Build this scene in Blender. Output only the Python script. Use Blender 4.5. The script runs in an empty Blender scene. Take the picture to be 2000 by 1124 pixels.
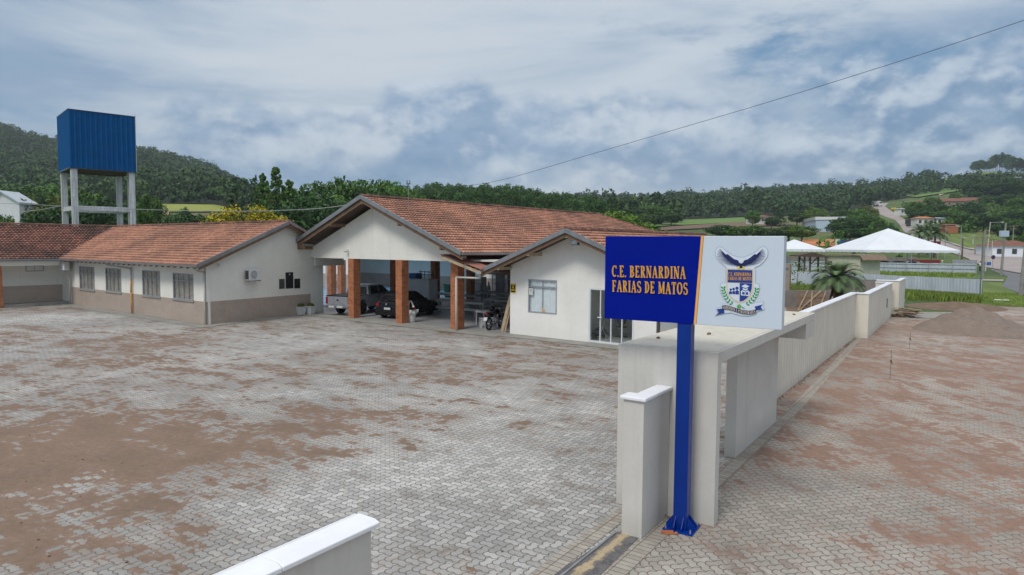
import bpy, bmesh, math, random
import numpy as np
from mathutils import Vector, Matrix
random.seed(7); rng = np.random.default_rng(7)
R = math.radians
S = bpy.context.scene
COL = S.collection
# ------------------------------------------------------------------ camera
CAMH = 4.0; FOC = 1310.0
_p, _r = R(3.6), R(.37)
_w = np.array([0, math.cos(_p), -math.sin(_p)]); _u0 = np.array([0, math.sin(_p), math.cos(_p)]); _x0 = np.array([1., 0, 0])
CX = math.cos(_r)*_x0 + math.sin(_r)*_u0; CU = -math.sin(_r)*_x0 + math.cos(_r)*_u0
cam = bpy.data.cameras.new('camera'); cam.sensor_width = 36; cam.lens = 36*FOC/2000
cam.clip_start = .1; cam.clip_end = 20000
co = bpy.data.objects.new('camera', cam); COL.objects.link(co); S.camera = co
co.matrix_world = Matrix(((CX[0], CU[0], -_w[0], 0), (CX[1], CU[1], -_w[1], 0), (CX[2], CU[2], -_w[2], CAMH), (0, 0, 0, 1)))
# ------------------------------------------------------------------ view, world, sun
S.view_settings.view_transform = 'Standard'; S.view_settings.look = 'None'
S.view_settings.exposure = .36; S.view_settings.gamma = 1; S.view_settings.use_curve_mapping = False
SUN_EL, SUN_AZ = R(50), R(215)          # behind the camera, a little left
class G:
    """tiny node helper"""
    def __init__(s, nt): s.nt = nt
    def n(s, t, **k):
        o = s.nt.nodes.new(t)
        for a, b in k.items(): setattr(o, a, b)
        return o
    def put(s, sock, v):
        if v is None: return
        if isinstance(v, bpy.types.NodeSocket): s.nt.links.new(v, sock)
        elif isinstance(v, (tuple, list)) and sock.type == 'RGBA' and len(v) == 3: sock.default_value = (*v, 1)
        else: sock.default_value = v
    def m(s, op, a, b=None, c=None, clamp=False):
        o = s.n('ShaderNodeMath', operation=op); o.use_clamp = clamp
        for i, v in enumerate((a, b, c)): s.put(o.inputs[i], v)
        return o.outputs[0]
    def vm(s, op, a, b=None):
        o = s.n('ShaderNodeVectorMath', operation=op); s.put(o.inputs[0], a)
        if op == 'SCALE': s.put(o.inputs[3], b)
        else: s.put(o.inputs[1], b)
        return o.outputs[0]
    def noise(s, vec, scale=1., detail=4., rough=.5, dist=0., out=0):
        o = s.n('ShaderNodeTexNoise'); s.put(o.inputs['Vector'], vec)
        s.put(o.inputs['Scale'], scale); s.put(o.inputs['Detail'], detail); s.put(o.inputs['Roughness'], rough); s.put(o.inputs['Distortion'], dist)
        return o.outputs[out]
    def mix(s, f, a, b, typ='MIX'):
        o = s.n('ShaderNodeMix', data_type='RGBA', blend_type=typ); s.put(o.inputs[0], f); s.put(o.inputs[6], a); s.put(o.inputs[7], b)
        return o.outputs[2]
    def mr(s, v, a, b, c=0., d=1., smooth=False):
        o = s.n('ShaderNodeMapRange', interpolation_type='SMOOTHSTEP' if smooth else 'LINEAR'); o.clamp = True
        for i, q in enumerate((v, a, b, c, d)): s.put(o.inputs[i], q)
        return o.outputs[0]
    def xyz(s, x, y, z=0.):
        o = s.n('ShaderNodeCombineXYZ')
        for i, q in enumerate((x, y, z)): s.put(o.inputs[i], q)
        return o.outputs[0]
    def sep(s, v):
        o = s.n('ShaderNodeSeparateXYZ'); s.put(o.inputs[0], v); return o.outputs
    def mapping(s, v, sc=(1, 1, 1), rot=(0, 0, 0), loc=(0, 0, 0)):
        o = s.n('ShaderNodeMapping'); s.put(o.inputs[0], v)
        o.inputs['Scale'].default_value = sc; o.inputs['Rotation'].default_value = rot; o.inputs['Location'].default_value = loc
        return o.outputs[0]
W = bpy.data.worlds.new("World"); S.world = W; W.use_nodes = True
g = G(W.node_tree); W.node_tree.nodes.clear()
sky = g.n('ShaderNodeTexSky', sky_type='NISHITA'); sky.sun_disc = False
sky.sun_elevation = SUN_EL; sky.sun_rotation = SUN_AZ; sky.air_density = 1.2; sky.dust_density = 1.5
tc = g.n('ShaderNodeTexCoord').outputs['Generated']
dx, dy, dz = g.sep(tc)
az = g.m('ARCTAN2', dx, dy)                     # 0 = north, + to the east
el = g.m('ARCSINE', dz)
# a broken overcast: high sheet, cumulus heaps, blue gaps
hp = g.xyz(g.m('MULTIPLY', az, 1.6), g.m('MULTIPLY', el, 7.5), 3.1)
sheet = g.noise(hp, .8, 9, .60, .5)
wisp = g.noise(g.xyz(g.m('MULTIPLY', az, 1.7), g.m('MULTIPLY', el, 13.), 9.), 1.3, 9, .62, .3)
cp = g.xyz(g.m('MULTIPLY', az, 5.2), g.m('MULTIPLY', el, 7.4), 4.3)
cum = g.noise(cp, .72, 12, .55, .1)
cum_up = g.noise(g.vm('ADD', cp, (-.06, .16, 0)), .72, 12, .55, .1)
lit = g.mr(g.m('SUBTRACT', cum, cum_up), -.05, .085, 0, 1, True)
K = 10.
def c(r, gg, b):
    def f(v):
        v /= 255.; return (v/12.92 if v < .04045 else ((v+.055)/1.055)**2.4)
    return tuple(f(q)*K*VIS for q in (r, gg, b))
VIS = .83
blue = g.mix(g.mr(el, .02, .30, 0, 1), c(136, 168, 196), c(98, 136, 172))
# high sheet, paler and smoother towards the middle of the view
paler = g.m('MULTIPLY', g.mr(g.m('ABSOLUTE', g.m('SUBTRACT', az, .02)), .15, .75, .16, -.04, True), 1.)
sheetc = g.mix(g.mr(g.m('ADD', sheet, paler), .40, .68, 0, 1, True), c(136, 160, 186), c(198, 207, 215))
gapn = g.noise(g.xyz(g.m('MULTIPLY', az, 2.6), g.m('MULTIPLY', el, 6.), 21.), 1.0, 9, .62)
side = g.m('MULTIPLY', g.mr(az, .18, .5, 0, 1, True), g.mr(el, .29, .22, 0, 1, True))
mid = g.m('MULTIPLY', g.mr(el, .02, .08, 0, 1, True), g.mr(el, .20, .12, 0, 1, True))
open_ = g.m('ADD', g.m('MULTIPLY', side, .10), g.m('MULTIPLY', mid, .10))
cover = g.mr(g.m('SUBTRACT', gapn, open_), .30, .44, 0, 1, True)
base = g.mix(cover, blue, sheetc)
# heaps of cumulus: pale crowns over blue grey bodies
body = g.mix(g.mr(g.noise(cp, 3.1, 8, .6), .35, .65, 0, 1), c(106, 138, 174), c(142, 167, 194))
cumc = g.mix(g.m('MULTIPLY', lit, .85), body, c(206, 214, 222))
topn = g.m('ADD', el, g.m('MULTIPLY', g.m('SUBTRACT', cum, .5), -.34))
band = g.m('MULTIPLY', g.mr(el, .055, .10, 0, 1, True), g.mr(g.m('ADD', topn, g.m('MULTIPLY', g.mr(az, -.55, .0, 1, 0), .05)), .195, .222, 1, 0, True))
cmask = g.m('MULTIPLY', g.mr(cum, .36, .45, 0, 1, True), band)
base = g.mix(g.m('MULTIPLY', cmask, .85), base, cumc)
sc = g.noise(g.vm('ADD', cp, (7, 3, 2)), .95, 11, .56)
sc_up = g.noise(g.vm('ADD', cp, (6.95, 3.13, 2)), .95, 11, .56)
sl_ = g.mr(g.m('SUBTRACT', sc, sc_up), -.05, .09, 0, 1, True)
smask = g.m('MULTIPLY', g.mr(sc, .43, .50, 0, 1, True), side)
base = g.mix(g.m('MULTIPLY', smask, .8), base, g.mix(sl_, c(104, 136, 170), c(194, 206, 217)))
low = g.mr(el, .03, .085, 1, 0, True)
base = g.mix(g.m('MULTIPLY', low, .8), base, g.mix(g.mr(wisp, .42, .58, 0, 1, True), c(140, 174, 204), c(196, 209, 220)))
dark = g.m('MULTIPLY', g.m('MULTIPLY', g.mr(az, -.60, -.40, 1, 0, True), g.mr(el, .28, .33, 0, 1, True)), g.mr(sheet, .35, .55, .3, 1))
base = g.mix(g.m('MULTIPLY', dark, .65), base, c(104, 130, 158))
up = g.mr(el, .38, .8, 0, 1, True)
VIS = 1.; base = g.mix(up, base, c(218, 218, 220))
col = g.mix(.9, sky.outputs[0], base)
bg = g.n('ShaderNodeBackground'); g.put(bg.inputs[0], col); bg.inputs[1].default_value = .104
wo = g.n('ShaderNodeOutputWorld'); W.node_tree.links.new(bg.outputs[0], wo.inputs[0])
sl = bpy.data.lights.new('sun', 'SUN'); sl.energy = 1.35; sl.angle = R(17); sl.color = (1, .96, .9)
so = bpy.data.objects.new('sun', sl); COL.objects.link(so)
so.rotation_euler = (R(90)-SUN_EL, 0, math.pi-SUN_AZ)
# ------------------------------------------------------------------ geometry of the place
def ray(px, py): return CX*(px-1000)+CU*(562-py)+_w*FOC
def gp(px, py, z=0.):
    d = ray(px, py); t = (z-CAMH)/d[2]; return np.array([0, 0, CAMH])+d*t
def at(px, py, depth):
    d = ray(px, py); t = depth/d[1]; return np.array([0, 0, CAMH])+d*t
def fr(a): a = R(a); return np.array([math.cos(a), -math.sin(a)]), np.array([math.sin(a), math.cos(a)])
BA, GA = 38.2, 34.3
bu, bw = fr(BA); gu, gw = fr(GA)
def Bw(u, v): q = u*bu+v*bw; return float(q[0]), float(q[1])
def Gw(u, v): q = u*gu+v*gw; return float(q[0]), float(q[1])
# terrain: columns (bearing) x depth -> row seen in a survey photo, turned into heights
TD = [130, 180, 200, 250, 300, 330, 400, 480, 600, 850, 1000, 1400]
TT = {
 -400: [None, 462, 448, 430, 415, 400, 380, 355, 310, 236, 240, 250],
 0:    [None, 464, 452, 432, 418, 405, 385, 360, 320, 257, 262, 280],
 100:  [None, 464, 452, 428, 414, 404, 388, 366, 334, 283, 288, 300],
 200:  [None, 462, 448, 424, 410, 402, 388, 366, 337, 293, 300, 310],
 300:  [None, 458, 440, 415, 403, 398, 386, 370, 345, 308, 315, 330],
 400:  [None, 458, 440, 414, 402, 398, 390, 378, 360, 333, 340, 350],
 450:  [None, 462, 446, 420, 408, 404, 396, 386, 374, 360, 368, 380],
 500:  [None, 470, 462, 440, 426, 418, 410, 402, 396, 392, 400, 405],
 600:  [None, 478, 474, 464, 455, 450, 445, 440, 430, 420, 420, 420],
 1000: [None, 479, 477, 470, 465, 460, 450, 440, 425, 410, 405, 405],
 1150: [None, 478, 474, 466, 458, 452, 440, 425, 404, 396, 394, 400],
 1250: [None, 474, 466, 452, 440, 436, 430, 418, 396, 402, 395, 402],
 1350: [None, 472, 463, 450, 440, 437, 430, 424, 408, 399, 400, 410],
 1500: [None, 472, 465, 452, 440, 434, 426, 416, 404, 382, 388, 395],
 1600: [None, 474, 468, 456, 444, 438, 426, 414, 402, 379, 385, 390],
 1700: [None, 478, 472, 460, 447, 440, 418, 397, 393, 375, 380, 385],
 1750: [None, 480, 474, 461, 445, 432, 412, 395, 388, 369, 372, 380],
 1800: [None, 480, 472, 454, 438, 428, 410, 393, 378, 356, 362, 380],
 1850: [None, 486, 474, 452, 436, 426, 407, 388, 370, 345, 350, 370],
 1900: [None, 490, 478, 454, 436, 424, 402, 384, 364, 336, 341, 360],
 1950: [None, 490, 480, 456, 436, 424, 402, 384, 362, 337, 342, 360],
 2000: [None, 490, 480, 456, 436, 424, 402, 384, 364, 343, 348, 360],
 2500: [None, 490, 480, 456, 430, 418, 400, 384, 370, 350, 352, 360]}
TC = sorted(TT)
TZ = np.array([[0.]+[at(cx, cy, d)[2] for cy, d in zip(TT[cx][1:], TD[1:])] for cx in TC])
def terrain(x, y):
    x = np.asarray(x, float); y = np.asarray(y, float)
    ys = np.maximum(y, 1.)
    colx = np.clip(1000+FOC*x/ys, TC[0], TC[-1])
    i = np.clip(np.searchsorted(TC, colx)-1, 0, len(TC)-2)
    tcx = np.array(TC, float); f = (colx-tcx[i])/(tcx[i+1]-tcx[i]); f = f*f*(3-2*f)*.5+f*.5
    dd = np.array(TD, float); yc = np.clip(y, dd[0], dd[-1]); j = np.clip(np.searchsorted(dd, yc)-1, 0, len(dd)-2)
    h = (yc-dd[j])/(dd[j+1]-dd[j])
    z = (TZ[i, j]*(1-h)+TZ[i, j+1]*h)*(1-f)+(TZ[i+1, j]*(1-h)+TZ[i+1, j+1]*h)*f
    return np.where(y <= dd[0], 0., z)
def tz(x, y): return float(terrain(x, y))
def tp(px, py, lo=20., hi=1300.):
    """first hit of the sight line with the terrain"""
    d = ray(px, py); d = d/d[1]
    ds = np.concatenate([np.arange(lo, 150, 1.), np.arange(150, hi, 1.5)])
    zz = CAMH+d[2]*ds; tt = terrain(d[0]*ds, ds); k = np.argmax(zz <= tt)
    if zz[k] > tt[k]: k = len(ds)-1
    D = ds[k]; return np.array([d[0]*D, D, tt[k]])
# ------------------------------------------------------------------ materials
def newmat(name):
    m = bpy.data.materials.new(name); m.use_nodes = True; nt = m.node_tree; nt.nodes.clear()
    g = G(nt); b = g.n('ShaderNodeBsdfPrincipled'); o = g.n('ShaderNodeOutputMaterial'); nt.links.new(b.outputs[0], o.inputs[0])
    return m, g, b
def oc(g): return g.n('ShaderNodeTexCoord').outputs['Object']
def bump(g, b, h, st=.3, d=.02):
    o = g.n('ShaderNodeBump'); o.inputs['Strength'].default_value = st; o.inputs['Distance'].default_value = d
    g.put(o.inputs['Height'], h); g.put(b.inputs['Normal'], o.outputs[0])
MC = {}
def plain(name, colr, rough=.6, var=.12, scale=3., metal=0., spec=.5, bm=0., streak=0., coat=0.):
    if name in MC: return MC[name]
    m, g, b = newmat(name); v = oc(g)
    n1 = g.noise(v, scale, 6, .6)
    f = g.mr(n1, .3, .7, 1-var, 1+var)
    if streak:
        st = g.noise(g.mapping(v, (6, 6, .35)), 1.5, 5, .6)
        f = g.m('MULTIPLY', f, g.mr(st, .35, .7, 1., 1-streak))
    cc = g.vm('SCALE', g.mix(0., colr, colr), f)
    g.put(b.inputs['Base Color'], cc); g.put(b.inputs['Roughness'], g.mr(n1, .3, .7, rough-.06, min(1, rough+.06)))
    b.inputs['Metallic'].default_value = metal; b.inputs['Specular IOR Level'].default_value = spec
    if coat: b.inputs['Coat Weight'].default_value = coat; b.inputs['Coat Roughness'].default_value = .05
    if bm: bump(g, b, g.noise(v, 60, 4, .6), bm, .01)
    MC[name] = m; return m
def wallpaint(name, colr, dirt=.25, low=.5):
    m, g, b = newmat(name); v = oc(g); x, y, z = g.sep(v)
    n = g.noise(v, .9, 6, .62); fine = g.noise(v, 18, 4, .6)
    st = g.noise(g.mapping(v, (5, 5, .25)), 1.2, 6, .62)
    f = g.m('MULTIPLY', g.mr(n, .3, .7, .93, 1.05), g.mr(fine, .3, .7, .975, 1.025))
    c1 = g.vm('SCALE', g.mix(0., colr, colr), f)
    foot = g.m('MULTIPLY', g.mr(z, 0, low, 1, 0, True), g.mr(n, .35, .6, .15, 1))
    d = g.m('ADD', g.m('MULTIPLY', g.mr(st, .5, .75, 0, 1, True), dirt), g.m('MULTIPLY', foot, dirt*1.4), clamp=True)
    patch = g.mr(g.noise(v, .55, 3, .4, 1.2), .58, .60, 0, .05); c1 = g.mix(patch, c1, (.9, .88, .84))
    g.put(b.inputs['Base Color'], g.mix(d, c1, (.34, .31, .25))); b.inputs['Roughness'].default_value = .82
    bump(g, b, g.noise(v, 40, 5, .6), .12, .01); return m
M = {}
M['white'] = wallpaint('cream_plaster', (.80, .79, .725), .10)
M['annexwhite'] = wallpaint('white_plaster', (.85, .84, .80), .07)
M['gate'] = wallpaint('grey_render', (.60, .585, .545), .26, .5)
M['longwall'] = wallpaint('cream_wall_paint', (.70, .67, .58), .22, .35)
M['coping'] = plain('white_gloss_paint', (.86, .88, .92), .35, .04)
def mk_wain():
    m, g, b = newmat('beige_tiles'); x, y, z = g.sep(oc(g))
    h = g.m('ADD', x, y)
    def line(q, s): return g.m('LESS_THAN', g.m('FRACT', g.m('DIVIDE', q, s)), .025)
    l = g.m('MAXIMUM', line(h, .33), line(z, .33))
    n = g.noise(g.xyz(x, y, z), 1.3, 5, .6); n2 = g.noise(g.xyz(x, y, z), 7, 4, .6)
    cc = g.vm('SCALE', g.mix(g.mr(n, .35, .65, 0, 1), (.40, .325, .27), (.45, .375, .32)), g.mr(n2, .3, .7, .94, 1.06))
    g.put(b.inputs['Base Color'], g.mix(g.m('MULTIPLY', l, .35), cc, (.30, .25, .22))); b.inputs['Roughness'].default_value = .45
    return m
M['wain'] = mk_wain()
def mk_brick():
    m, g, b = newmat('orange_brick'); x, y, z = g.sep(oc(g))
    t = g.n('ShaderNodeTexBrick'); g.put(t.inputs['Vector'], g.xyz(g.m('ADD', x, y), z, 0))
    for k, q in (('Color1', (.50, .17, .06, 1)), ('Color2', (.36, .10, .035, 1)), ('Mortar', (.30, .19, .13, 1)), ('Scale', 1.), ('Mortar Size', .008), ('Brick Width', .22), ('Row Height', .075), ('Bias', -.1)):
        t.inputs[k].default_value = q
    n = g.noise(g.xyz(x, y, z), 3, 6, .65)
    g.put(b.inputs['Base Color'], g.vm('SCALE', t.outputs[0], g.mr(n, .3, .7, .72, 1.2))); b.inputs['Roughness'].default_value = .8
    bump(g, b, g.m('SUBTRACT', 1., t.outputs[1]), .5, .01); return m
M['brick'] = mk_brick()
def mk_tile(name, a, bb, dk, amt):
    m, g, b = newmat(name); v = oc(g)
    at_ = g.n('ShaderNodeAttribute', attribute_name='tint').outputs['Fac']
    n = g.noise(v, .35, 7, .65); n2 = g.noise(v, 2.2, 6, .7)
    c1 = g.mix(at_, a, bb)
    stain = g.m('MULTIPLY', g.mr(g.m('ADD', g.m('MULTIPLY', n, .6), g.m('MULTIPLY', n2, .5)), .48, .64, 0, 1, True), amt)
    cc = g.mix(stain, c1, dk); cc = g.vm('SCALE', cc, g.mr(g.noise(v, 14, 5, .7), .3, .7, .75, 1.22))
    lich = g.mr(g.noise(v, 5, 5, .7), .66, .74, 0, .5)
    g.put(b.inputs['Base Color'], g.mix(lich, cc, (.40, .30, .23))); b.inputs['Roughness'].default_value = .85
    return m
M['tile'] = mk_tile('clay_roof_tile', (.54, .285, .19), (.35, .17, .115), (.16, .09, .07), .6)
M['tiledark'] = mk_tile('weathered_roof_tile', (.30, .14, .10), (.15, .07, .055), (.07, .045, .038), .8)
M['cement'] = mk_tile('reddish_cement_sheet', (.36, .15, .11), (.30, .12, .09), (.13, .09, .07), .7)
M['metal'] = plain('grey_flashing', (.30, .31, .32), .38, .15, 4, .6)
M['galv'] = plain('galvanised_steel', (.42, .43, .44), .45, .15, 4, .5)
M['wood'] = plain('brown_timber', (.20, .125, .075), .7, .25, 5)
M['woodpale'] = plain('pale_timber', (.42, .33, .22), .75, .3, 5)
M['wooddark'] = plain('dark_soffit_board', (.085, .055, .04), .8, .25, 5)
M['plankgrey'] = plain('weathered_planks', (.24, .17, .12), .85, .4, 9)
M['pipe'] = plain('white_pvc', (.62, .60, .55), .5, .1, 6, streak=.2)
M['piperust'] = plain('ochre_pipe_paint', (.50, .26, .07), .55, .25, 6)
M['concrete'] = plain('apron_concrete', (.30, .295, .265), .85, .2, 1.2, bm=.2)
M['floor'] = plain('smooth_floor_concrete', (.36, .365, .375), .38, .15, .6)
M['bluefloor'] = plain('blue_court_paint', (.13, .30, .50), .28, .12, .8)
M['blue'] = plain('blue_sheet_metal', (.0, .085, .26), .5, .14, 1.1, 0, .12, streak=.15)
M['towerwhite'] = plain('white_tower_paint', (.66, .68, .69), .6, .12, 2, streak=.5)
M['signblue'] = plain('royal_blue_paint', (.0, .010, .26), .5, .05, 1, 0, .08)
M['postblue'] = plain('blue_post_paint', (.0, .028, .235), .35, .1, 2, 0, .3)
M['signwhite'] = plain('pale_sign_panel', (.60, .69, .79), .35, .03, 1)
M['gold'] = plain('gold_lettering', (.72, .36, .03), .4, .1, 9)
M['orange'] = plain('orange_trim', (.85, .42, .10), .45, .1, 3)
M['emblue'] = plain('emblem_blue', (.01, .045, .27), .45, .05)
M['emnavy'] = plain('emblem_navy', (.006, .014, .10), .45, .05)
M['emwhite'] = plain('emblem_white', (.66, .74, .85), .45, .03)
M['emgrey'] = plain('emblem_outline_grey', (.36, .44, .54), .45, .03)
M['emcream'] = plain('emblem_cream', (.68, .60, .45), .45, .03)
M['emgreen'] = plain('emblem_green', (.02, .30, .04), .45, .1)
M['emgreen2'] = plain('emblem_light_green', (.12, .42, .10), .45, .1)
M['emyellow'] = plain('emblem_yellow', (.75, .62, .03), .45, .1)
M['frame'] = plain('grey_window_frame', (.36, .39, .42), .4, .08, 4, .3)
M['framewhite'] = plain('white_frame', (.70, .74, .76), .35, .05, 4)
M['curtain'] = plain('taupe_curtain', (.44, .385, .34), .9, .3, 4)
M['curtainw'] = plain('pale_curtain', (.78, .83, .88), .9, .08, 4)
M['black'] = plain('black_plastic', (.012, .012, .013), .4, .2, 5)
M['rubber'] = plain('tyre_rubber', (.018, .018, .018), .75, .2, 5)
M['carblack'] = plain('black_car_paint', (.004, .004, .006), .28, .05, 2, 0, .35, coat=.12)
M['carsilver'] = plain('grey_car_paint', (.36, .38, .42), .3, .06, 2, .35, coat=.4)
M['carwhite'] = plain('white_car_paint', (.72, .73, .74), .25, .05, 2, coat=.5)
M['carred'] = plain('dark_red_paint', (.22, .02, .02), .3, .08, 2, coat=.4)
M['carblue'] = plain('dark_blue_paint', (.012, .035, .10), .25, .08, 2, coat=.5)
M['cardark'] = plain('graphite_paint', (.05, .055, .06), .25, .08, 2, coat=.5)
M['autoglass'] = plain('tinted_glass', (.010, .013, .016), .05, .05, 2, 0, .7)
M['chrome'] = plain('bright_rim', (.45, .46, .48), .25, .1, 6, .9)
M['redlamp'] = plain('red_lamp_plastic', (.30, .008, .01), .2, .1, 4)
M['plate'] = plain('number_plate', (.55, .56, .56), .5, .12, 30)
M['plasticwhite'] = plain('white_plastic', (.66, .67, .66), .45, .06, 4)
M['tablewhite'] = plain('white_table_paint', (.50, .50, .49), .5, .1, 4)
M['tablegrey'] = plain('grey_table_top', (.30, .31, .31), .4, .1, 4)
M['granite'] = plain('black_granite', (.015, .016, .018), .25, .5, 30)
M['green'] = plain('green_plastic', (.01, .22, .13), .45, .1)
M['bluep'] = plain('blue_plastic', (.01, .12, .38), .4, .1)
M['yellow'] = plain('yellow_paint', (.70, .48, .02), .5, .1)
M['red'] = plain('red_paint', (.40, .02, .03), .5, .15)
M['tent'] = plain('tent_canvas', (.74, .78, .82), .55, .05, .5)
M['corr'] = plain('corrugated_white_sheet', (.52, .59, .64), .5, .1, 1., 0, streak=.22)
M['bldgblue'] = plain('pale_blue_cladding', (.46, .56, .68), .5, .06, .3)
M['rustroof'] = plain('rusty_orange_roof', (.48, .19, .08), .8, .35, .5)
M['hut'] = plain('cream_boards', (.60, .58, .46), .7, .1, 2, streak=.15)
M['house'] = plain('house_white', (.66, .66, .62), .8, .12, .6)
M['houseroof'] = plain('brown_roof', (.20, .085, .055), .85, .25, .8)
M['block'] = plain('grey_block_wall', (.22, .20, .185), .9, .25, 2.5)
M['postbrown'] = plain('brown_pillar_render', (.30, .25, .20), .85, .15, 2)
M['pole'] = plain('concrete_pole', (.27, .26, .24), .85, .25, 1.5)
M['wire'] = plain('cable_sheath', (.05, .052, .055), .6, .1)
M['wirepale'] = plain('pale_cable', (.32, .34, .35), .6, .1)
M['skin'] = plain('skin', (.35, .20, .13), .6, .08); M['hair'] = plain('dark_hair', (.02, .015, .012), .7)
M['shirt'] = plain('white_shirt', (.70, .71, .72), .85, .06); M['trouser'] = plain('dark_trousers', (.03, .035, .05), .85, .1)
M['bark'] = plain('bark', (.13, .10, .075), .9, .3, 5); M['barkpale'] = plain('pale_bark', (.36, .33, .29), .85, .3, 2)
M['barkmid'] = plain('greyish_bark', (.17, .15, .13), .9, .3, 3)
M['greenmast'] = plain('dull_green_paint', (.10, .17, .12), .6)
M['soil'] = plain('damp_soil', (.17, .115, .075), .95, .35, 2)
def mk_glass():
    m = bpy.data.materials.new('clear_glass'); m.use_nodes = True; nt = m.node_tree; nt.nodes.clear(); g = G(nt)
    t = g.n('ShaderNodeBsdfTransparent'); t.inputs[0].default_value = (.97, .985, .98, 1)
    gl = g.n('ShaderNodeBsdfGlossy'); gl.inputs['Roughness'].default_value = .03
    lw_ = g.n('ShaderNodeLayerWeight'); fr_ = g.m('MULTIPLY', g.m('POWER', lw_.outputs['Facing'], 4.), .6)
    mx = g.n('ShaderNodeMixShader'); nt.links.new(g.m('ADD', fr_, .045), mx.inputs[0]); nt.links.new(t.outputs[0], mx.inputs[1]); nt.links.new(gl.outputs[0], mx.inputs[2])
    o = g.n('ShaderNodeOutputMaterial'); nt.links.new(mx.outputs[0], o.inputs[0]); return m
M['glass'] = mk_glass()
def mk_leaf(name, a, b_, tr=.0, sc=.4):
    m, g, b = newmat(name)
    t = g.n('ShaderNodeAttribute', attribute_name='tint').outputs['Fac']
    rnd = g.n('ShaderNodeObjectInfo').outputs['Random']
    n = g.noise(oc(g), sc, 4, .6)
    f = g.m('ADD', g.m('MULTIPLY', t, .65), g.m('MULTIPLY', g.mr(n, .3, .7, 0, 1), .35))
    cc = g.vm('SCALE', g.mix(f, a, b_), g.mr(rnd, 0, 1, .8, 1.2))
    g.put(b.inputs['Base Color'], cc); b.inputs['Roughness'].default_value = .65; b.inputs['Specular IOR Level'].default_value = .25
    return m
M['leaf'] = mk_leaf('leaves_mid_green', (.026, .078, .014), (.125, .245, .040))
M['leafdark'] = mk_leaf('leaves_dark_green', (.014, .044, .014), (.065, .145, .034))
M['leafeuc'] = mk_leaf('leaves_eucalyptus', (.026, .074, .020), (.10, .20, .050))
M['leafbright'] = mk_leaf('leaves_bright_green', (.05, .11, .016), (.15, .24, .035))
M['leafolive'] = mk_leaf('leaves_olive', (.05, .075, .012), (.15, .17, .025))
M['forest'] = mk_leaf('forest_leaves', (.012, .040, .013), (.085, .165, .036), sc=.02)
M['forestr'] = mk_leaf('forest_leaves_ridge', (.012, .038, .015), (.075, .145, .038), sc=.02)
M['flower'] = mk_leaf('yellow_blossom', (.30, .27, .010), (.66, .50, .012))
M['palm'] = mk_leaf('palm_frond', (.05, .09, .04), (.16, .24, .11))
M['grassb'] = mk_leaf('grass_blades', (.07, .13, .018), (.28, .36, .07))
M['straw'] = mk_leaf('dry_fronds', (.07, .05, .03), (.17, .12, .06))
M['scrub'] = mk_leaf('scrub_leaves', (.03, .085, .014), (.12, .22, .035), sc=.03)
def mk_ground():
    m, g, b = newmat('meadow_ground'); v = g.n('ShaderNodeNewGeometry').outputs['Position']
    n = g.noise(v, .03, 8, .62); n2 = g.noise(v, .6, 6, .65); n3 = g.noise(v, .012, 4, .5)
    cc = g.mix(g.mr(n, .38, .62, 0, 1), (.05, .09, .02), (.11, .165, .035))
    cc = g.mix(g.mr(n3, .56, .62, 0, .55), cc, (.15, .10, .06))
    cc = g.vm('SCALE', cc, g.mr(n2, .3, .7, .7, 1.3))
    g.put(b.inputs['Base Color'], cc); b.inputs['Roughness'].default_value = .95
    bump(g, b, n2, .6, .3); return m
M['ground'] = mk_ground()
def mk_field(name, a, b_, rot, sp):
    m, g, b = newmat(name); v = g.mapping(g.n('ShaderNodeNewGeometry').outputs['Position'], rot=(0, 0, rot)); x, y, z = g.sep(v)
    n = g.noise(v, .08, 6, .6); w = g.m('SINE', g.m('MULTIPLY', x, 6.283/sp))
    f = g.m('ADD', g.mr(w, -1, 1, 0, .5), g.mr(n, .35, .65, 0, .5))
    cc = g.vm('SCALE', g.mix(f, a, b_), g.mr(g.noise(v, .8, 5, .6), .3, .7, .8, 1.2))
    g.put(b.inputs['Base Color'], cc); b.inputs['Roughness'].default_value = .95; return m
M['fieldgreen'] = mk_field('crop_green', (.09, .17, .03), (.15, .26, .05), .6, 4.)
M['fieldyellow'] = mk_field('crop_yellow_green', (.20, .24, .03), (.30, .33, .06), .3, 3.)
M['fieldbrown'] = mk_field('ploughed_brown', (.13, .085, .055), (.19, .13, .085), .4, 3.)
M['earth'] = mk_field('bare_earth_bank', (.30, .18, .09), (.42, .27, .14), .4, 9.)
M['lawn'] = mk_field('lawn', (.09, .14, .025), (.16, .22, .045), .4, 5.)
def mk_road(name, a, b_, sc=.15):
    m, g, b = newmat(name); v = g.n('ShaderNodeNewGeometry').outputs['Position']
    n = g.noise(v, sc, 7, .6); n2 = g.noise(v, 4, 6, .7)
    cc = g.vm('SCALE', g.mix(g.mr(n, .35, .65, 0, 1), a, b_), g.mr(n2, .3, .7, .85, 1.15))
    g.put(b.inputs['Base Color'], cc); b.inputs['Roughness'].default_value = .85; return m
M['road'] = mk_road('dusty_road', (.30, .26, .25), (.38, .33, .31))
M['asphalt'] = mk_road('worn_asphalt', (.13, .135, .145), (.17, .17, .175), .5)
M['dirtroad'] = mk_road('dirt_track', (.42, .33, .24), (.52, .42, .32))
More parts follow.
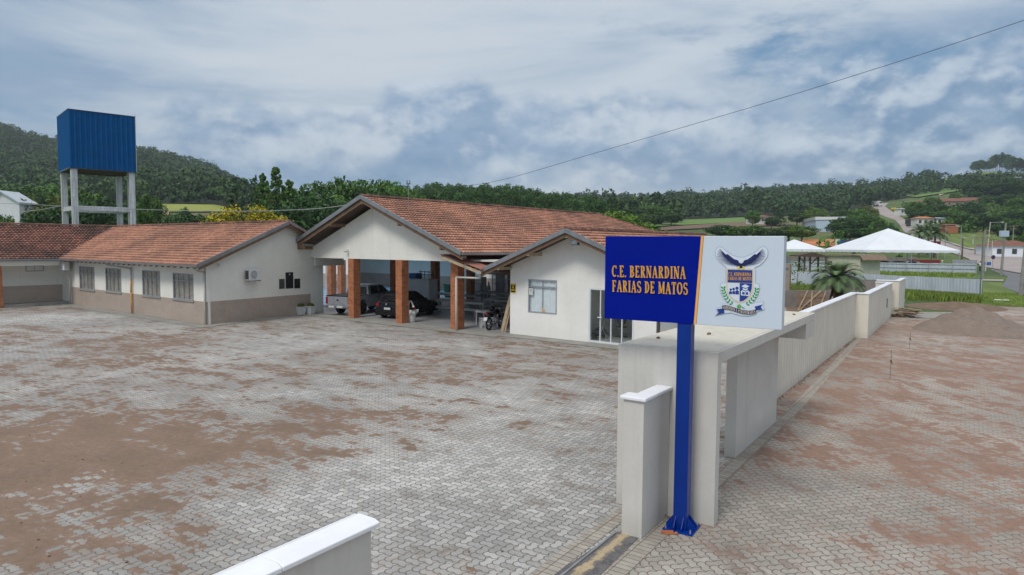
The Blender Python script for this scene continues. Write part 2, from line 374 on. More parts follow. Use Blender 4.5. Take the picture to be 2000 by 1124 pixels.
def mk_paver(name, rot, sandamt, sandc1, sandc2, stone1, stone2, seed):
    m, g, b = newmat(name); P = g.n('ShaderNodeNewGeometry').outputs['Position']
    v = g.mapping(P, rot=(0, 0, R(rot)), loc=(seed, seed*.7, 0)); x, y, z = g.sep(v)
    def tri(q, per, amp): return g.m('MULTIPLY', g.m('SUBTRACT', g.m('PINGPONG', q, per/2), per/4), amp*4/per)
    C_ = .118
    xx = g.m('DIVIDE', g.m('ADD', x, tri(y, C_, .014)), C_); yy = g.m('DIVIDE', g.m('ADD', y, tri(x, C_, .014)), C_)
    ix, iy = g.m('FLOOR', xx), g.m('FLOOR', yy); fx, fy = g.m('FRACT', xx), g.m('FRACT', yy)
    k = g.m('FLOORED_MODULO', g.m('SUBTRACT', ix, iy), 4.)
    def eq(n_): return g.m('COMPARE', k, float(n_), .25)
    k0, k1, k2, k3 = eq(0), eq(1), eq(2), eq(3)
    dL = g.m('MULTIPLY_ADD', k1, 9., fx); dR = g.m('MULTIPLY_ADD', k0, 9., g.m('SUBTRACT', 1., fx)); dB = g.m('MULTIPLY_ADD', k2, 9., fy); dT = g.m('MULTIPLY_ADD', k3, 9., g.m('SUBTRACT', 1., fy))
    dist = g.m('MINIMUM', g.m('MINIMUM', dL, dR), g.m('MINIMUM', dB, dT))
    mort = g.mr(dist, .035, .105, 1, 0, True)
    wn = g.n('ShaderNodeTexWhiteNoise', noise_dimensions='2D'); g.put(wn.inputs['Vector'], g.xyz(g.m('SUBTRACT', ix, k1), g.m('ADD', iy, k3), 0)); rnd = wn.outputs['Value']
    nbig = g.noise(v, .10, 5, .55, .4); nmid = g.noise(g.mapping(v, (.7, 1.25, 1)), .9, 9, .66, .4); nf = g.noise(v, 9, 6, .7); ns = g.noise(v, 60, 3, .6)
    st = g.mix(rnd, stone1, stone2)
    pale = g.mr(g.noise(v, .23, 5, .6), .42, .62, .82, 1.14)
    st = g.vm('SCALE', st, g.m('MULTIPLY', g.m('MULTIPLY', g.mr(nf, .3, .7, .86, 1.1), g.mr(ns, .3, .7, .93, 1.07)), pale))
    wet = g.mr(g.m('ADD', g.m('ADD', g.m('MULTIPLY', nmid, .5), g.m('MULTIPLY', g.noise(v, 1.7, 6, .6), .5)), g.m('MULTIPLY', rnd, .10)), .60, .67, 0, .5, True)
    st = g.mix(wet, st, (.15, .135, .115))
    joint = g.mix(g.mr(nbig, .4, .6, 0, 1), (.11, .09, .075), (.17, .12, .09))
    st = g.mix(g.m('MULTIPLY', mort, .85), st, joint)
    # sand swept over the stones, quantised a little per stone
    s = g.m('ADD', g.m('MULTIPLY', nmid, .70), g.m('MULTIPLY', nbig, .42)); s = g.m('ADD', s, g.m('MULTIPLY', g.m('SUBTRACT', rnd, .5), .14)); s = g.m('ADD', s, g.m('MULTIPLY', g.m('SUBTRACT', g.noise(g.mapping(v, (.7, 1.5, 1)), 2.6, 5, .6), .5), .16))
    s = g.m('ADD', s, g.m('MULTIPLY', g.m('SUBTRACT', nf, .5), .07)); s = g.m('ADD', s, g.m('MULTIPLY', mort, .025))
    return m, g, b, v, P, st, s, mort, nf, ns, nmid, nbig
def fin_paver(name, rot, seed, thr, sa, sb, s1, s2, extra=None):
    m, g, b, v, P, st, s, mort, nf, ns, nmid, nbig = mk_paver(name, rot, 0, sa, sb, s1, s2, seed)
    if extra: s = g.m('ADD', s, extra(g, P))
    mask = g.mr(s, thr, thr+.028, 0, 1, True)
    thin = g.mr(s, thr-.13, thr+.01, 0, .42, True)
    sand = g.vm('SCALE', g.mix(g.mr(nmid, .45, .65, 0, 1), sa, sb), g.m('MULTIPLY', g.mr(nf, .3, .7, .8, 1.15), g.mr(ns, .3, .7, .9, 1.1)))
    cc = g.mix(mask, g.mix(thin, st, sb), sand)
    g.put(b.inputs['Base Color'], cc); g.put(b.inputs['Roughness'], .85); b.inputs['Specular IOR Level'].default_value = .3
    h = g.m('SUBTRACT', g.m('MULTIPLY', ns, .15), g.m('MULTIPLY', mort, g.m('SUBTRACT', 1., mask)))
    bump(g, b, h, .5, .006); return m
def blob(g, P, x, y, rx, ry, amt):
    px_, py_, _z = g.sep(P)
    q = g.m('ADD', g.m('POWER', g.m('DIVIDE', g.m('SUBTRACT', px_, x), rx), 2.), g.m('POWER', g.m('DIVIDE', g.m('SUBTRACT', py_, y), ry), 2.))
    return g.m('MULTIPLY', g.mr(q, 0, 1, 1, 0, True), amt)
def yard_extra(g, P):
    a = gp(60, 930); e = blob(g, P, float(a[0]), float(a[1]), 6.5, 4.5, .095)
    for (px, py, rx, ry, am) in ((330, 840, 7, 4, .07), (650, 715, 8, 5, .07), (760, 800, 3.5, 2, .07), (250, 1080, 2.2, 1.3, .06), (1050, 720, 6, 4, .04), (80, 690, 8, 5, .05), (820, 980, 4, 3, -.08), (1050, 950, 5, 4, -.08), (500, 690, 5, 3, -.06), (250, 620, 12, 5, -.05)):
        a = gp(px, py); e = g.m('ADD', e, blob(g, P, float(a[0]), float(a[1]), rx, ry, am))
    return e
def walk_extra(g, P):
    e = blob(g, P, *map(float, gp(1780, 720)[:2]), 7, 7, .05)
    for (px, py, rx, ry, am) in ((1400, 1060, 3, 2.2, -.10), (1560, 960, 3, 2, -.07), (1850, 900, 4, 2.5, .04), (1950, 1080, 3, 2, .03), (1640, 690, 3, 3, -.05)):
        a = gp(px, py); e = g.m('ADD', e, blob(g, P, float(a[0]), float(a[1]), rx, ry, am))
    return e
M['yard'] = fin_paver('yard_pavers', GA, 3.3, .628, (.24, .165, .122), (.195, .138, .10), (.33, .33, .315), (.53, .53, .51), yard_extra)
M['walk'] = fin_paver('street_pavers', GA+45, 11.7, .590, (.305, .20, .15), (.255, .165, .125), (.36, .335, .295), (.47, .44, .395), walk_extra)
def mk_border():
    m, g, b = newmat('border_pavers'); v = g.mapping(g.n('ShaderNodeNewGeometry').outputs['Position'], rot=(0, 0, R(GA)))
    t = g.n('ShaderNodeTexBrick', offset=0.); g.put(t.inputs['Vector'], v)
    for k, q in (('Color1', (.31, .28, .24, 1)), ('Color2', (.40, .37, .32, 1)), ('Mortar', (.14, .11, .085, 1)), ('Scale', 1.), ('Mortar Size', .006), ('Brick Width', .22), ('Row Height', .105)):
        t.inputs[k].default_value = q
    g.put(b.inputs['Base Color'], g.vm('SCALE', t.outputs[0], g.mr(g.noise(v, 8, 6, .7), .3, .7, .8, 1.15))); b.inputs['Roughness'].default_value = .85
    bump(g, b, g.m('SUBTRACT', 1., t.outputs[1]), .5, .006); return m
M['border'] = mk_border()
def mk_sandheap():
    m, g, b = newmat('grey_gravel_heap'); v = oc(g)
    n = g.noise(v, 2.5, 7, .7); n2 = g.noise(v, 30, 4, .7)
    g.put(b.inputs['Base Color'], g.vm('SCALE', g.mix(g.mr(n, .3, .7, 0, 1), (.19, .15, .12), (.27, .215, .175)), g.mr(n2, .3, .7, .7, 1.25)))
    b.inputs['Roughness'].default_value = .95; bump(g, b, n2, .6, .05); return m
M['heap'] = mk_sandheap()
# ------------------------------------------------------------------ mesh helpers
class MB:
    def __init__(s): s.v = []; s.f = []; s.t = []
    def add(s, vs, fs, tint=None):
        o = len(s.v); s.v += [tuple(map(float, q)) for q in vs]; s.f += [tuple(i+o for i in q) for q in fs]
        s.t += [random.random() if tint is None else tint]*len(fs)
        return s
    def box(s, x0, x1, y0, y1, z0, z1):
        v = [(x0, y0, z0), (x1, y0, z0), (x1, y1, z0), (x0, y1, z0), (x0, y0, z1), (x1, y0, z1), (x1, y1, z1), (x0, y1, z1)]
        return s.add(v, [(3, 2, 1, 0), (4, 5, 6, 7), (0, 1, 5, 4), (1, 2, 6, 5), (2, 3, 7, 6), (3, 0, 4, 7)])
    def cb(s, cx, cy, cz, w, d, h): return s.box(cx-w/2, cx+w/2, cy-d/2, cy+d/2, cz-h/2, cz+h/2)
    def prism(s, pts, a, b_, axis='y'):
        """polygon pts in the plane across axis, between a and b_"""
        n = len(pts)
        def P(p, q): return (p[0], q, p[1]) if axis == 'y' else ((q, p[0], p[1]) if axis == 'x' else (p[0], p[1], q))
        v = [P(p, a) for p in pts]+[P(p, b_) for p in pts]
        f = [tuple(range(n))[::-1], tuple(range(n, 2*n))]+[(i, (i+1) % n, (i+1) % n+n, i+n) for i in range(n)]
        return s.add(v, f)
    def tube(s, p0, p1, r0, r1=None, n=8, cap=True):
        r1 = r0 if r1 is None else r1; p0 = Vector(p0); p1 = Vector(p1); d = (p1-p0)
        if d.length < 1e-6: return s
        d.normalize(); a = d.orthogonal().normalized(); b_ = d.cross(a); v = []
        for p, r in ((p0, r0), (p1, r1)):
            for i in range(n):
                t = 2*math.pi*i/n; v.append(p+(a*math.cos(t)+b_*math.sin(t))*r)
        f = [(i, (i+1) % n, (i+1) % n+n, i+n) for i in range(n)]
        if cap: f += [tuple(range(n))[::-1], tuple(range(n, 2*n))]
        return s.add(v, f)
    def path(s, pts, r, n=6):
        for a, b_ in zip(pts[:-1], pts[1:]): s.tube(a, b_, r, r, n)
        return s
    def bar(s, p0, p1, w, h):
        """rectangular bar, w horizontal, h vertical"""
        p0 = Vector(p0); p1 = Vector(p1); d = (p1-p0).normalized(); up = Vector((0, 0, 1))
        if abs(d.z) > .99: a = Vector((1, 0, 0))
        else: a = d.cross(up).normalized()
        b_ = a.cross(d).normalized(); v = []
        for p in (p0, p1):
            for i, j in ((-1, -1), (1, -1), (1, 1), (-1, 1)): v.append(p+a*(w/2*i)+b_*(h/2*j))
        return s.add(v, [(0, 1, 2, 3)[::-1], (4, 5, 6, 7), (0, 1, 5, 4), (1, 2, 6, 5), (2, 3, 7, 6), (3, 0, 4, 7)])
    def lathe(s, prof, n=16, c=(0, 0, 0), sx=1., sy=1.):
        v = []; f = []
        for r, z in prof:
            for i in range(n): t = 2*math.pi*i/n; v.append((c[0]+r*sx*math.cos(t), c[1]+r*sy*math.sin(t), c[2]+z))
        for k in range(len(prof)-1):
            for i in range(n): f.append((k*n+i, k*n+(i+1) % n, (k+1)*n+(i+1) % n, (k+1)*n+i))
        f.append(tuple(range(n))[::-1]); f.append(tuple(range((len(prof)-1)*n, len(prof)*n)))
        return s.add(v, f)
    def blob(s, c, rx, ry, rz, n=10, m=6, j=0.):
        prof = []; v = []; f = []
        for k in range(m+1):
            a = math.pi*k/m
            for i in range(n):
                t = 2*math.pi*i/n; q = 1+random.uniform(-j, j)
                v.append((c[0]+rx*q*math.sin(a)*math.cos(t), c[1]+ry*q*math.sin(a)*math.sin(t), c[2]-rz*q*math.cos(a)))
        for k in range(m):
            for i in range(n): f.append((k*n+i, k*n+(i+1) % n, (k+1)*n+(i+1) % n, (k+1)*n+i))
        return s.add(v, f)
    def torus(s, c, R0, r, axis='x', n=20, k=8):
        v = []; f = []
        for i in range(n):
            a = 2*math.pi*i/n
            for j in range(k):
                b_ = 2*math.pi*j/k; q = R0+r*math.cos(b_); e = r*math.sin(b_)
                p = (e, q*math.cos(a), q*math.sin(a)) if axis == 'x' else ((q*math.cos(a), e, q*math.sin(a)) if axis == 'y' else (q*math.cos(a), q*math.sin(a), e))
                v.append((c[0]+p[0], c[1]+p[1], c[2]+p[2]))
        for i in range(n):
            for j in range(k): f.append((i*k+j, ((i+1) % n)*k+j, ((i+1) % n)*k+(j+1) % k, i*k+(j+1) % k))
        return s.add(v, f)
    def mesh(s, name, m, smooth=False):
        me = bpy.data.meshes.new(name); me.from_pydata(s.v, [], s.f)
        if m is not None: me.materials.append(M[m] if isinstance(m, str) else m)
        a = me.attributes.new('tint', 'FLOAT', 'FACE'); a.data.foreach_set('value', s.t)
        if smooth: me.polygons.foreach_set('use_smooth', [True]*len(me.polygons))
        me.validate(); me.update(); return me
    def obj(s, name, m, parent=None, off=(0, 0, 0), smooth=False, bevel=0., label=None):
        if parent is not None and off == (0, 0, 0) and 'off' in OFF.get(parent.name, {}): off = OFF[parent.name]['off']
        o = bpy.data.objects.new(name, s.mesh(name, m, smooth)); COL.objects.link(o)
        if parent is not None: o.parent = parent
        o.location = (-off[0], -off[1], -off[2])
        if bevel:
            b_ = o.modifiers.new('bevel', 'BEVEL'); b_.width = bevel; b_.segments = 2; b_.limit_method = 'ANGLE'; b_.angle_limit = R(40)
        if label: o['label'] = label
        return o
OFF = {}
def npmesh(name, V, F, tint, m, smooth=False):
    """fast mesh: V (n,3), F (m,k) same k"""
    me = bpy.data.meshes.new(name); n = len(V); k = F.shape[1]
    me.vertices.add(n); me.vertices.foreach_set('co', np.asarray(V, np.float32).ravel())
    me.loops.add(F.size); me.loops.foreach_set('vertex_index', F.astype(np.int32).ravel())
    me.polygons.add(len(F)); me.polygons.foreach_set('loop_start', np.arange(0, F.size, k, dtype=np.int32)); me.polygons.foreach_set('loop_total', np.full(len(F), k, np.int32))
    me.update(calc_edges=True)
    a = me.attributes.new('tint', 'FLOAT', 'FACE'); a.data.foreach_set('value', np.asarray(tint, np.float32))
    if smooth: me.polygons.foreach_set('use_smooth', np.ones(len(F), bool))
    me.materials.append(M[m]); return me
def link(name, me, parent=None):
    o = bpy.data.objects.new(name, me); COL.objects.link(o)
    if parent is not None: o.parent = parent
    return o
def tag(o, label=None, cat=None, group=None, kind=None):
    if label: o['label'] = label
    if cat: o['category'] = cat
    if group: o['group'] = group
    if kind: o['kind'] = kind
    return o
def thing(name, label, cat, loc=(0, 0, 0), rot=0., group=None):
    o = bpy.data.objects.new(name, None); COL.objects.link(o); o.empty_display_size = .3
    o.location = loc; o.rotation_euler = (0, 0, rot); return tag(o, label, cat, group)
def bthing(name, label, cat, u, v, group=None, frame='b', z=0.):
    """a thing whose parts are written in the building (or gate) frame"""
    w_ = Bw(u, v) if frame == 'b' else Gw(u, v)
    o = thing(name, label, cat, (*w_, z), -R(BA if frame == 'b' else GA), group); OFF[o.name] = {'off': (u, v, z)}
    return o
def dup(root, loc=None, rot=None, label=None, group=None, scale=None):
    r = root.copy(); COL.objects.link(r)
    if loc is not None: r.location = loc
    if rot is not None: r.rotation_euler = (0, 0, rot)
    if scale is not None: r.scale = scale
    if label: r['label'] = label
    if group: r['group'] = group
    for ch in list(root.children):
        c_ = ch.copy(); COL.objects.link(c_); c_.parent = r
        for g_ in list(ch.children):
            d_ = g_.copy(); COL.objects.link(d_); d_.parent = c_
    return r
# ================================================================== SETTING
def structure(o): o['kind'] = 'structure'; return o
def polar_ground():
    az_ = np.concatenate([np.linspace(-180, -48, 20)[:-1], np.linspace(-48, 48, 160), np.linspace(48, 180, 20)[1:-1]])
    rr = np.concatenate([[0, 5, 15, 40, 80, 120], np.arange(130, 520, 9), np.arange(520, 1000, 22), [1040, 1100, 1250, 1500, 2200, 3500, 6000]])
    V = []
    for r in rr:
        x = r*np.sin(np.radians(az_)); y = r*np.cos(np.radians(az_))
        z = np.where(np.abs(az_) < 60, terrain(x, y), 0)
        fl = np.clip((np.abs(az_)-48)/40, 0, 1); z = z*(1-fl)
        if r > 1300: z = z*max(.15, 1-(r-1300)/3000)
        V.append(np.stack([x, y, z-.03], 1))
    V = np.concatenate(V); n = len(az_); F = []
    for i in range(len(rr)-1):
        for j in range(n): F.append((i*n+j, i*n+(j+1) % n, (i+1)*n+(j+1) % n, (i+1)*n+j))
    me = npmesh('ground', V, np.array(F)[:, ::-1], np.zeros(len(F)), 'ground', True); return link('ground', me)
structure(polar_ground())
def sheet_xy(name, pts, m, z=0., drape=False, t=None):
    """flat polygon, or draped strip"""
    mb = MB(); mb.add([(p[0], p[1], z) for p in pts], [tuple(range(len(pts)))])
    me = mb.mesh(name, m)
    bm = bmesh.new(); bm.from_mesh(me)
    if bm.faces and sum(f.normal.z for f in bm.faces) < 0: bmesh.ops.reverse_faces(bm, faces=bm.faces)
    bmesh.ops.triangulate(bm, faces=bm.faces); bm.to_mesh(me); bm.free()
    return structure(link(name, me))
sheet_xy('yard_paving', [Gw(-3.6, -14), Gw(-3.6, 16), Gw(-4.0, 33), Gw(-3.95, 62), Bw(-20, 75), Bw(-66, 60), Gw(-62, -14)], 'yard', 0.)
sheet_xy('street_paving', [Gw(-3.6, -14), Gw(24, -14), Gw(26, 44), Gw(18, 57.5), Gw(.66, 57.5), Gw(.66, 50.2), Gw(-3.4, 46.4), Gw(-3.4, 44.5), Gw(-3.8, 44), Gw(-3.8, 33.3), Gw(-4.15, 33), Gw(-4.08, 15.9), Gw(-3.6, 15.9)], 'walk', .001)
mb = MB()
for a, b_ in ((-3.52, -3.28), (-4.28, -4.02)):
    mb.add([(*Gw(a, 9.9 if a > -4 else -12), .006), (*Gw(b_, 9.9 if a > -4 else -12), .006), (*Gw(b_, 15.9 if a > -4 else 9.2), .006), (*Gw(a, 15.9 if a > -4 else 9.2), .006)], [(0, 1, 2, 3)])
mb.add([(*Gw(-3.55, 5.2), .006), (*Gw(-3.30, 5.2), .006), (*Gw(-3.30, 9.3), .006), (*Gw(-3.55, 9.3), .006)], [(0, 1, 2, 3)])
mb.add([(*Gw(-3.5, 16), .006), (*Gw(-3.25, 16), .006), (*Gw(-3.8, 33), .006), (*Gw(-4.05, 33), .006)], [(0, 1, 2, 3)])
structure(mb.obj('border_paving', 'border'))
def mk_strip():
    m, g, b = newmat('track_bed'); v = g.n('ShaderNodeNewGeometry').outputs['Position']
    a = (np.array(Gw(-3.80, 8.3))+np.array(Gw(-3.76, 6.9)))/2; vv = g.mapping(v, rot=(0, 0, R(GA))); x, y, z = g.sep(vv)
    n = g.noise(v, 5, 7, .7); n2 = g.noise(v, 40, 4, .7)
    along = g.m('ABSOLUTE', g.m('SUBTRACT', x, -3.80)); e = g.mr(g.m('ADD', along, g.m('MULTIPLY', g.m('SUBTRACT', n, .5), .35)), .03, .09, 1, 0, True)
    far = g.mr(y, 6.6, 7.2, 0, 1, True)
    cc = g.mix(g.m('MULTIPLY', e, far), g.mix(g.mr(n, .4, .6, 0, 1), (.09, .09, .095), (.16, .15, .145)), (.44, .35, .22))
    g.put(b.inputs['Base Color'], g.vm('SCALE', cc, g.mr(n2, .3, .7, .7, 1.25))); b.inputs['Roughness'].default_value = .95; bump(g, b, n2, .5, .01); return m
mb = MB(); pts = [(-4.02, 3.3), (-3.56, 3.3), (-3.28, 4.6), (-3.30, 5.6), (-3.56, 7.2), (-3.6, 8.42), (-3.92, 8.42), (-4.02, 7)]
mb.add([(*Gw(*p), .007) for p in pts], [tuple(range(len(pts)))]); structure(mb.obj('gate_track_strip', mk_strip()))
mb = MB(); mb.bar((*Gw(-3.93, 3.3), .012), (*Gw(-3.93, 8.35), .012), .03, .02); structure(mb.obj('gate_rail', 'metal'))
# concrete aprons round the buildings
def bsheet(name, pts, m, z): return sheet_xy(name, [Bw(*p) for p in pts], m, z)
bsheet('apron_left', [(-49.6, 15.7), (-31.2, 15.7), (-32.4, 22.5), (-33.2, 23.25), (-33.2, 24.), (-49.6, 17.2)], 'concrete', .012)
bsheet('apron_hall', [(-32.7, 22.15), (-18.6, 22.3), (-18.6, 23.9), (-33.1, 23.9)], 'concrete', .016)
bsheet('apron_annex', [(-18.6, 22.75), (-10.9, 22.75), (-10.9, 40), (-11.6, 40), (-11.6, 23.8), (-18.6, 23.8)], 'concrete', .014)
bsheet('hall_floor', [(-36.0, 23.6), (-18.7, 23.6), (-18.7, 44), (-36.0, 44)], 'floor', .02)
bsheet('court_floor', [(-60, 24.4), (-36.0, 24.4), (-36.0, 44), (-60, 44)], 'bluefloor', .018)
# grass, dirt, kerbs beside the street
sheet_xy('lawn', [Gw(.7, 57.55), Gw(18, 57.5), Gw(18, 60), gp(1998, 578)[:2], gp(1960, 560)[:2], gp(1958, 552)[:2], gp(1919, 552)[:2], Gw(.9, 60)], 'lawn', .02)
sheet_xy('vacant_lot_soil', [gp(1536, 628)[:2], Gw(-4.3, 34), Gw(-4.1, 60), gp(1536, 585)[:2]], 'soil', .03)
sheet_xy('concrete_strip', [Gw(-3.5, 44.6), Gw(-.6, 44.9), Gw(.6, 49.6), Gw(-3.2, 46.9)], 'concrete', .02)
mb = MB(); mb.bar((*Gw(.66, 50.2), .06), (*Gw(.66, 57.4), .06), .12, .14); mb.bar((*Gw(.62, 50.2), .04), (*Gw(-3.2, 47.2), .04), .10, .08)
structure(mb.obj('kerb', plain('kerb_concrete', (.50, .47, .43), .8, .2, 3)))
sheet_xy('gravel_verge', [gp(1926, 524)[:2], gp(2040, 541)[:2], gp(2040, 590)[:2], gp(1996, 576)[:2], gp(1956, 559)[:2], gp(1963, 551)[:2], gp(1968, 541)[:2]], 'asphalt', .03)
sheet_xy('footpath', [gp(1919, 546)[:2], gp(1960, 547)[:2], gp(1960, 550)[:2], gp(1919, 549)[:2]], mk_road('pale_path', (.34, .30, .27), (.42, .38, .34)), .036)
def drape(name, L, Rr, m, lift=.12, n=6, far=False):
    """strip between two lists of surveyed points laid on the terrain"""
    mb = MB()
    def dens(Q):
        out = []
        for a, b_ in zip(Q[:-1], Q[1:]):
            for i in range(n): t = i/n; out.append((a[0]*(1-t)+b_[0]*t, a[1]*(1-t)+b_[1]*t))
        out.append(Q[-1]); return out
    A = [tp(*q) for q in dens(L)]; B = [tp(*q) for q in dens(Rr)]; k = 5; V = []
    for a, b_ in zip(A, B):
        for i in range(k+1):
            t = i/k; x = a[0]*(1-t)+b_[0]*t; y = a[1]*(1-t)+b_[1]*t; V.append((x, y, max(tz(x, y), a[2]*(1-t)+b_[2]*t-.6)+lift))
    F = [(i*(k+1)+j, i*(k+1)+j+1, (i+1)*(k+1)+j+1, (i+1)*(k+1)+j) for i in range(len(A)-1) for j in range(k)]
    mb.add(V, F); return structure(mb.obj(name, m))
drape('road', [(2060, 545), (2000, 537), (1926, 524), (1880, 503), (1827, 484), (1796, 471), (1765, 453), (1757, 440), (1748, 431), (1728, 424), (1713, 417), (1701, 400)],
      [(2060, 510), (2000, 503), (1950, 495), (1889, 489), (1839, 472), (1808, 456), (1792, 445), (1777, 437), (1761, 426), (1744, 415), (1728, 404), (1736, 397)], 'road', .15, 8)
drape('roadside_walk', [(2060, 509), (2000, 502), (1950, 494), (1889, 488), (1839, 471), (1808, 455), (1776, 436)], [(2060, 505), (2000, 498.5), (1950, 491.5), (1889, 485.5), (1839, 469), (1808, 453), (1776, 434.5)], mk_road('verge_kerb', (.36, .33, .30), (.44, .40, .37)), .2)
drape('hill_track', [(1834, 384), (1850, 378), (1868, 372), (1882, 369)], [(1834, 380), (1850, 374.5), (1868, 370), (1882, 367.5)], 'dirtroad', .5)
def fieldpatch(name, quad, m, lift=.4, n=14):
    """quad of surveyed points (tl,tr,br,bl) draped on the terrain"""
    tl, tr, br, bl = [np.array(q, float) for q in quad]; V = []
    for i in range(n+1):
        for j in range(n+1):
            s_, t_ = j/n, i/n; q = (tl*(1-s_)+tr*s_)*(1-t_)+(bl*(1-s_)+br*s_)*t_; p = tp(q[0], q[1]); V.append((p[0], p[1], p[2]+lift))
    F = [(i*(n+1)+j, i*(n+1)+j+1, (i+1)*(n+1)+j+1, (i+1)*(n+1)+j) for i in range(n) for j in range(n)]
    mb = MB(); mb.add(V, F); return structure(mb.obj(name, m))
fieldpatch('field_left', [(292, 400), (440, 402), (440, 416), (300, 416)], 'fieldyellow')
fieldpatch('earth_bank', [(240, 410), (330, 416), (330, 438), (240, 438)], 'earth')
fieldpatch('field_green', [(1235, 437), (1455, 426), (1470, 434), (1235, 447)], 'fieldgreen')
fieldpatch('field_brown', [(1290, 446), (1460, 434), (1560, 440), (1290, 452)], 'fieldbrown')
fieldpatch('field_far', [(1205, 392), (1292, 391), (1285, 403), (1205, 404)], 'fieldgreen', 1.)
fieldpatch('field_hill_gap', [(1390, 400), (1422, 393), (1418, 409), (1392, 411)], 'fieldgreen', 1.)
fieldpatch('field_slope', [(1735, 380), (1850, 370), (1895, 372), (1790, 388)], 'fieldgreen', 1.)
fieldpatch('field_crest', [(1800, 352), (1895, 333), (2000, 342), (2000, 362)], mk_field('hill_pasture', (.10, .15, .03), (.15, .20, .04), .5, 9.), 1.)
fieldpatch('roadside_grass', [(1820, 456), (1960, 456), (1960, 492), (1880, 485)], 'lawn', .1)
# ================================================================== BUILDINGS
def wall_u(mb, u0, u1, v0, v1, z0, z1, holes=()):
    """wall running along u, thickness v0..v1, rectangular holes (ua,ub,za,zb)"""
    us = sorted({u0, u1, *[h[0] for h in holes], *[h[1] for h in holes]}); zs = sorted({z0, z1, *[h[2] for h in holes], *[h[3] for h in holes]})
    for a, b_ in zip(us[:-1], us[1:]):
        for c_, d in zip(zs[:-1], zs[1:]):
            m_, n_ = (a+b_)/2, (c_+d)/2
            if not any(h[0] < m_ < h[1] and h[2] < n_ < h[3] for h in holes): mb.box(a, b_, v0, v1, c_, d)
    return mb
def tiles(mb, e0, e1, r1, r0, wave=.022, step=.33, colw=.21, sag=0.):
    """roof slope: eave e0->e1, ridge r0 (above e0) -> r1"""
    e0, e1, r0, r1 = [Vector(q) for q in (e0, e1, r0, r1)]
    X = (e1-e0).normalized(); up = (r0-e0)-X*((r0-e0).dot(X)); L = up.length; Y = up/L; N = X.cross(Y)
    if N.z < 0: N = -N
    lo0, hi0 = 0., (e1-e0).length; lo1 = (r0-e0).dot(X); hi1 = (r1-e0).dot(X)
    nc = max(1, round(L/step)); xmin, xmax = min(lo0, lo1), max(hi0, hi1); ncol = int((xmax-xmin)/colw)+1; sub = 4
    xs = [xmin+colw*i/sub for i in range(ncol*sub+1)]
    for i in range(nc):
        t0, t1 = i/nc, (i+1)/nc; V = []; F = []; T = []
        ph = (i % 2)*.0; jz = random.uniform(-.004, .004)
        a0, b0 = lo0+(lo1-lo0)*t0, hi0+(hi1-hi0)*t0; a1, b1 = lo0+(lo1-lo0)*t1, hi0+(hi1-hi0)*t1
        for k, x in enumerate(xs):
            h = wave*math.cos(2*math.pi*(x/colw+ph)); sg = sag*math.sin(math.pi*(x-xmin)/max(1e-3, xmax-xmin))
            xa = min(max(x, a0), b0); xb = min(max(x, a1), b1)
            for (xx, t, lift) in ((xa, t0, -.02), (xa, t0, .072+jz), (xb, t1, .0)):
                V.append(e0+X*xx+Y*(t*L)+N*(h+lift+sg))
        for k in range(len(xs)-1):
            if xs[k] >= max(b0, b1) or xs[k+1] <= min(a0, a1): continue
            q = k*3; tt = hash_t(i, k//sub)
            F.append((q+1, q+4, q+5, q+2)); T.append(tt); F.append((q, q+3, q+4, q+1)); T.append(tt)
        o = len(mb.v); mb.v += [tuple(v) for v in V]; mb.f += [tuple(a+o for a in f) for f in F]; mb.t += T
def hash_t(i, k): return (math.sin(i*127.1+k*311.7)*43758.5453) % 1.
def ridge(mb, a, b_, r=.11, step=.36):
    a, b_ = Vector(a), Vector(b_); n = max(1, int((b_-a).length/step)); d = (b_-a).normalized(); side = d.cross(Vector((0, 0, 1))).normalized(); up = side.cross(d)
    for i in range(n):
        p = a+(b_-a)*(i/n); q = a+(b_-a)*((i+1.12)/n); V = []
        for P, rr in ((p, r*1.12), (q, r*.92)):
            for k in range(6): t = math.pi*k/5; V.append(P+side*math.cos(t)*rr+up*(math.sin(t)*rr-.03+random.uniform(0, .008)))
        mb.add(V, [(k, k+1, k+7, k+6) for k in range(5)]+[(5, 4, 3, 2, 1, 0)])
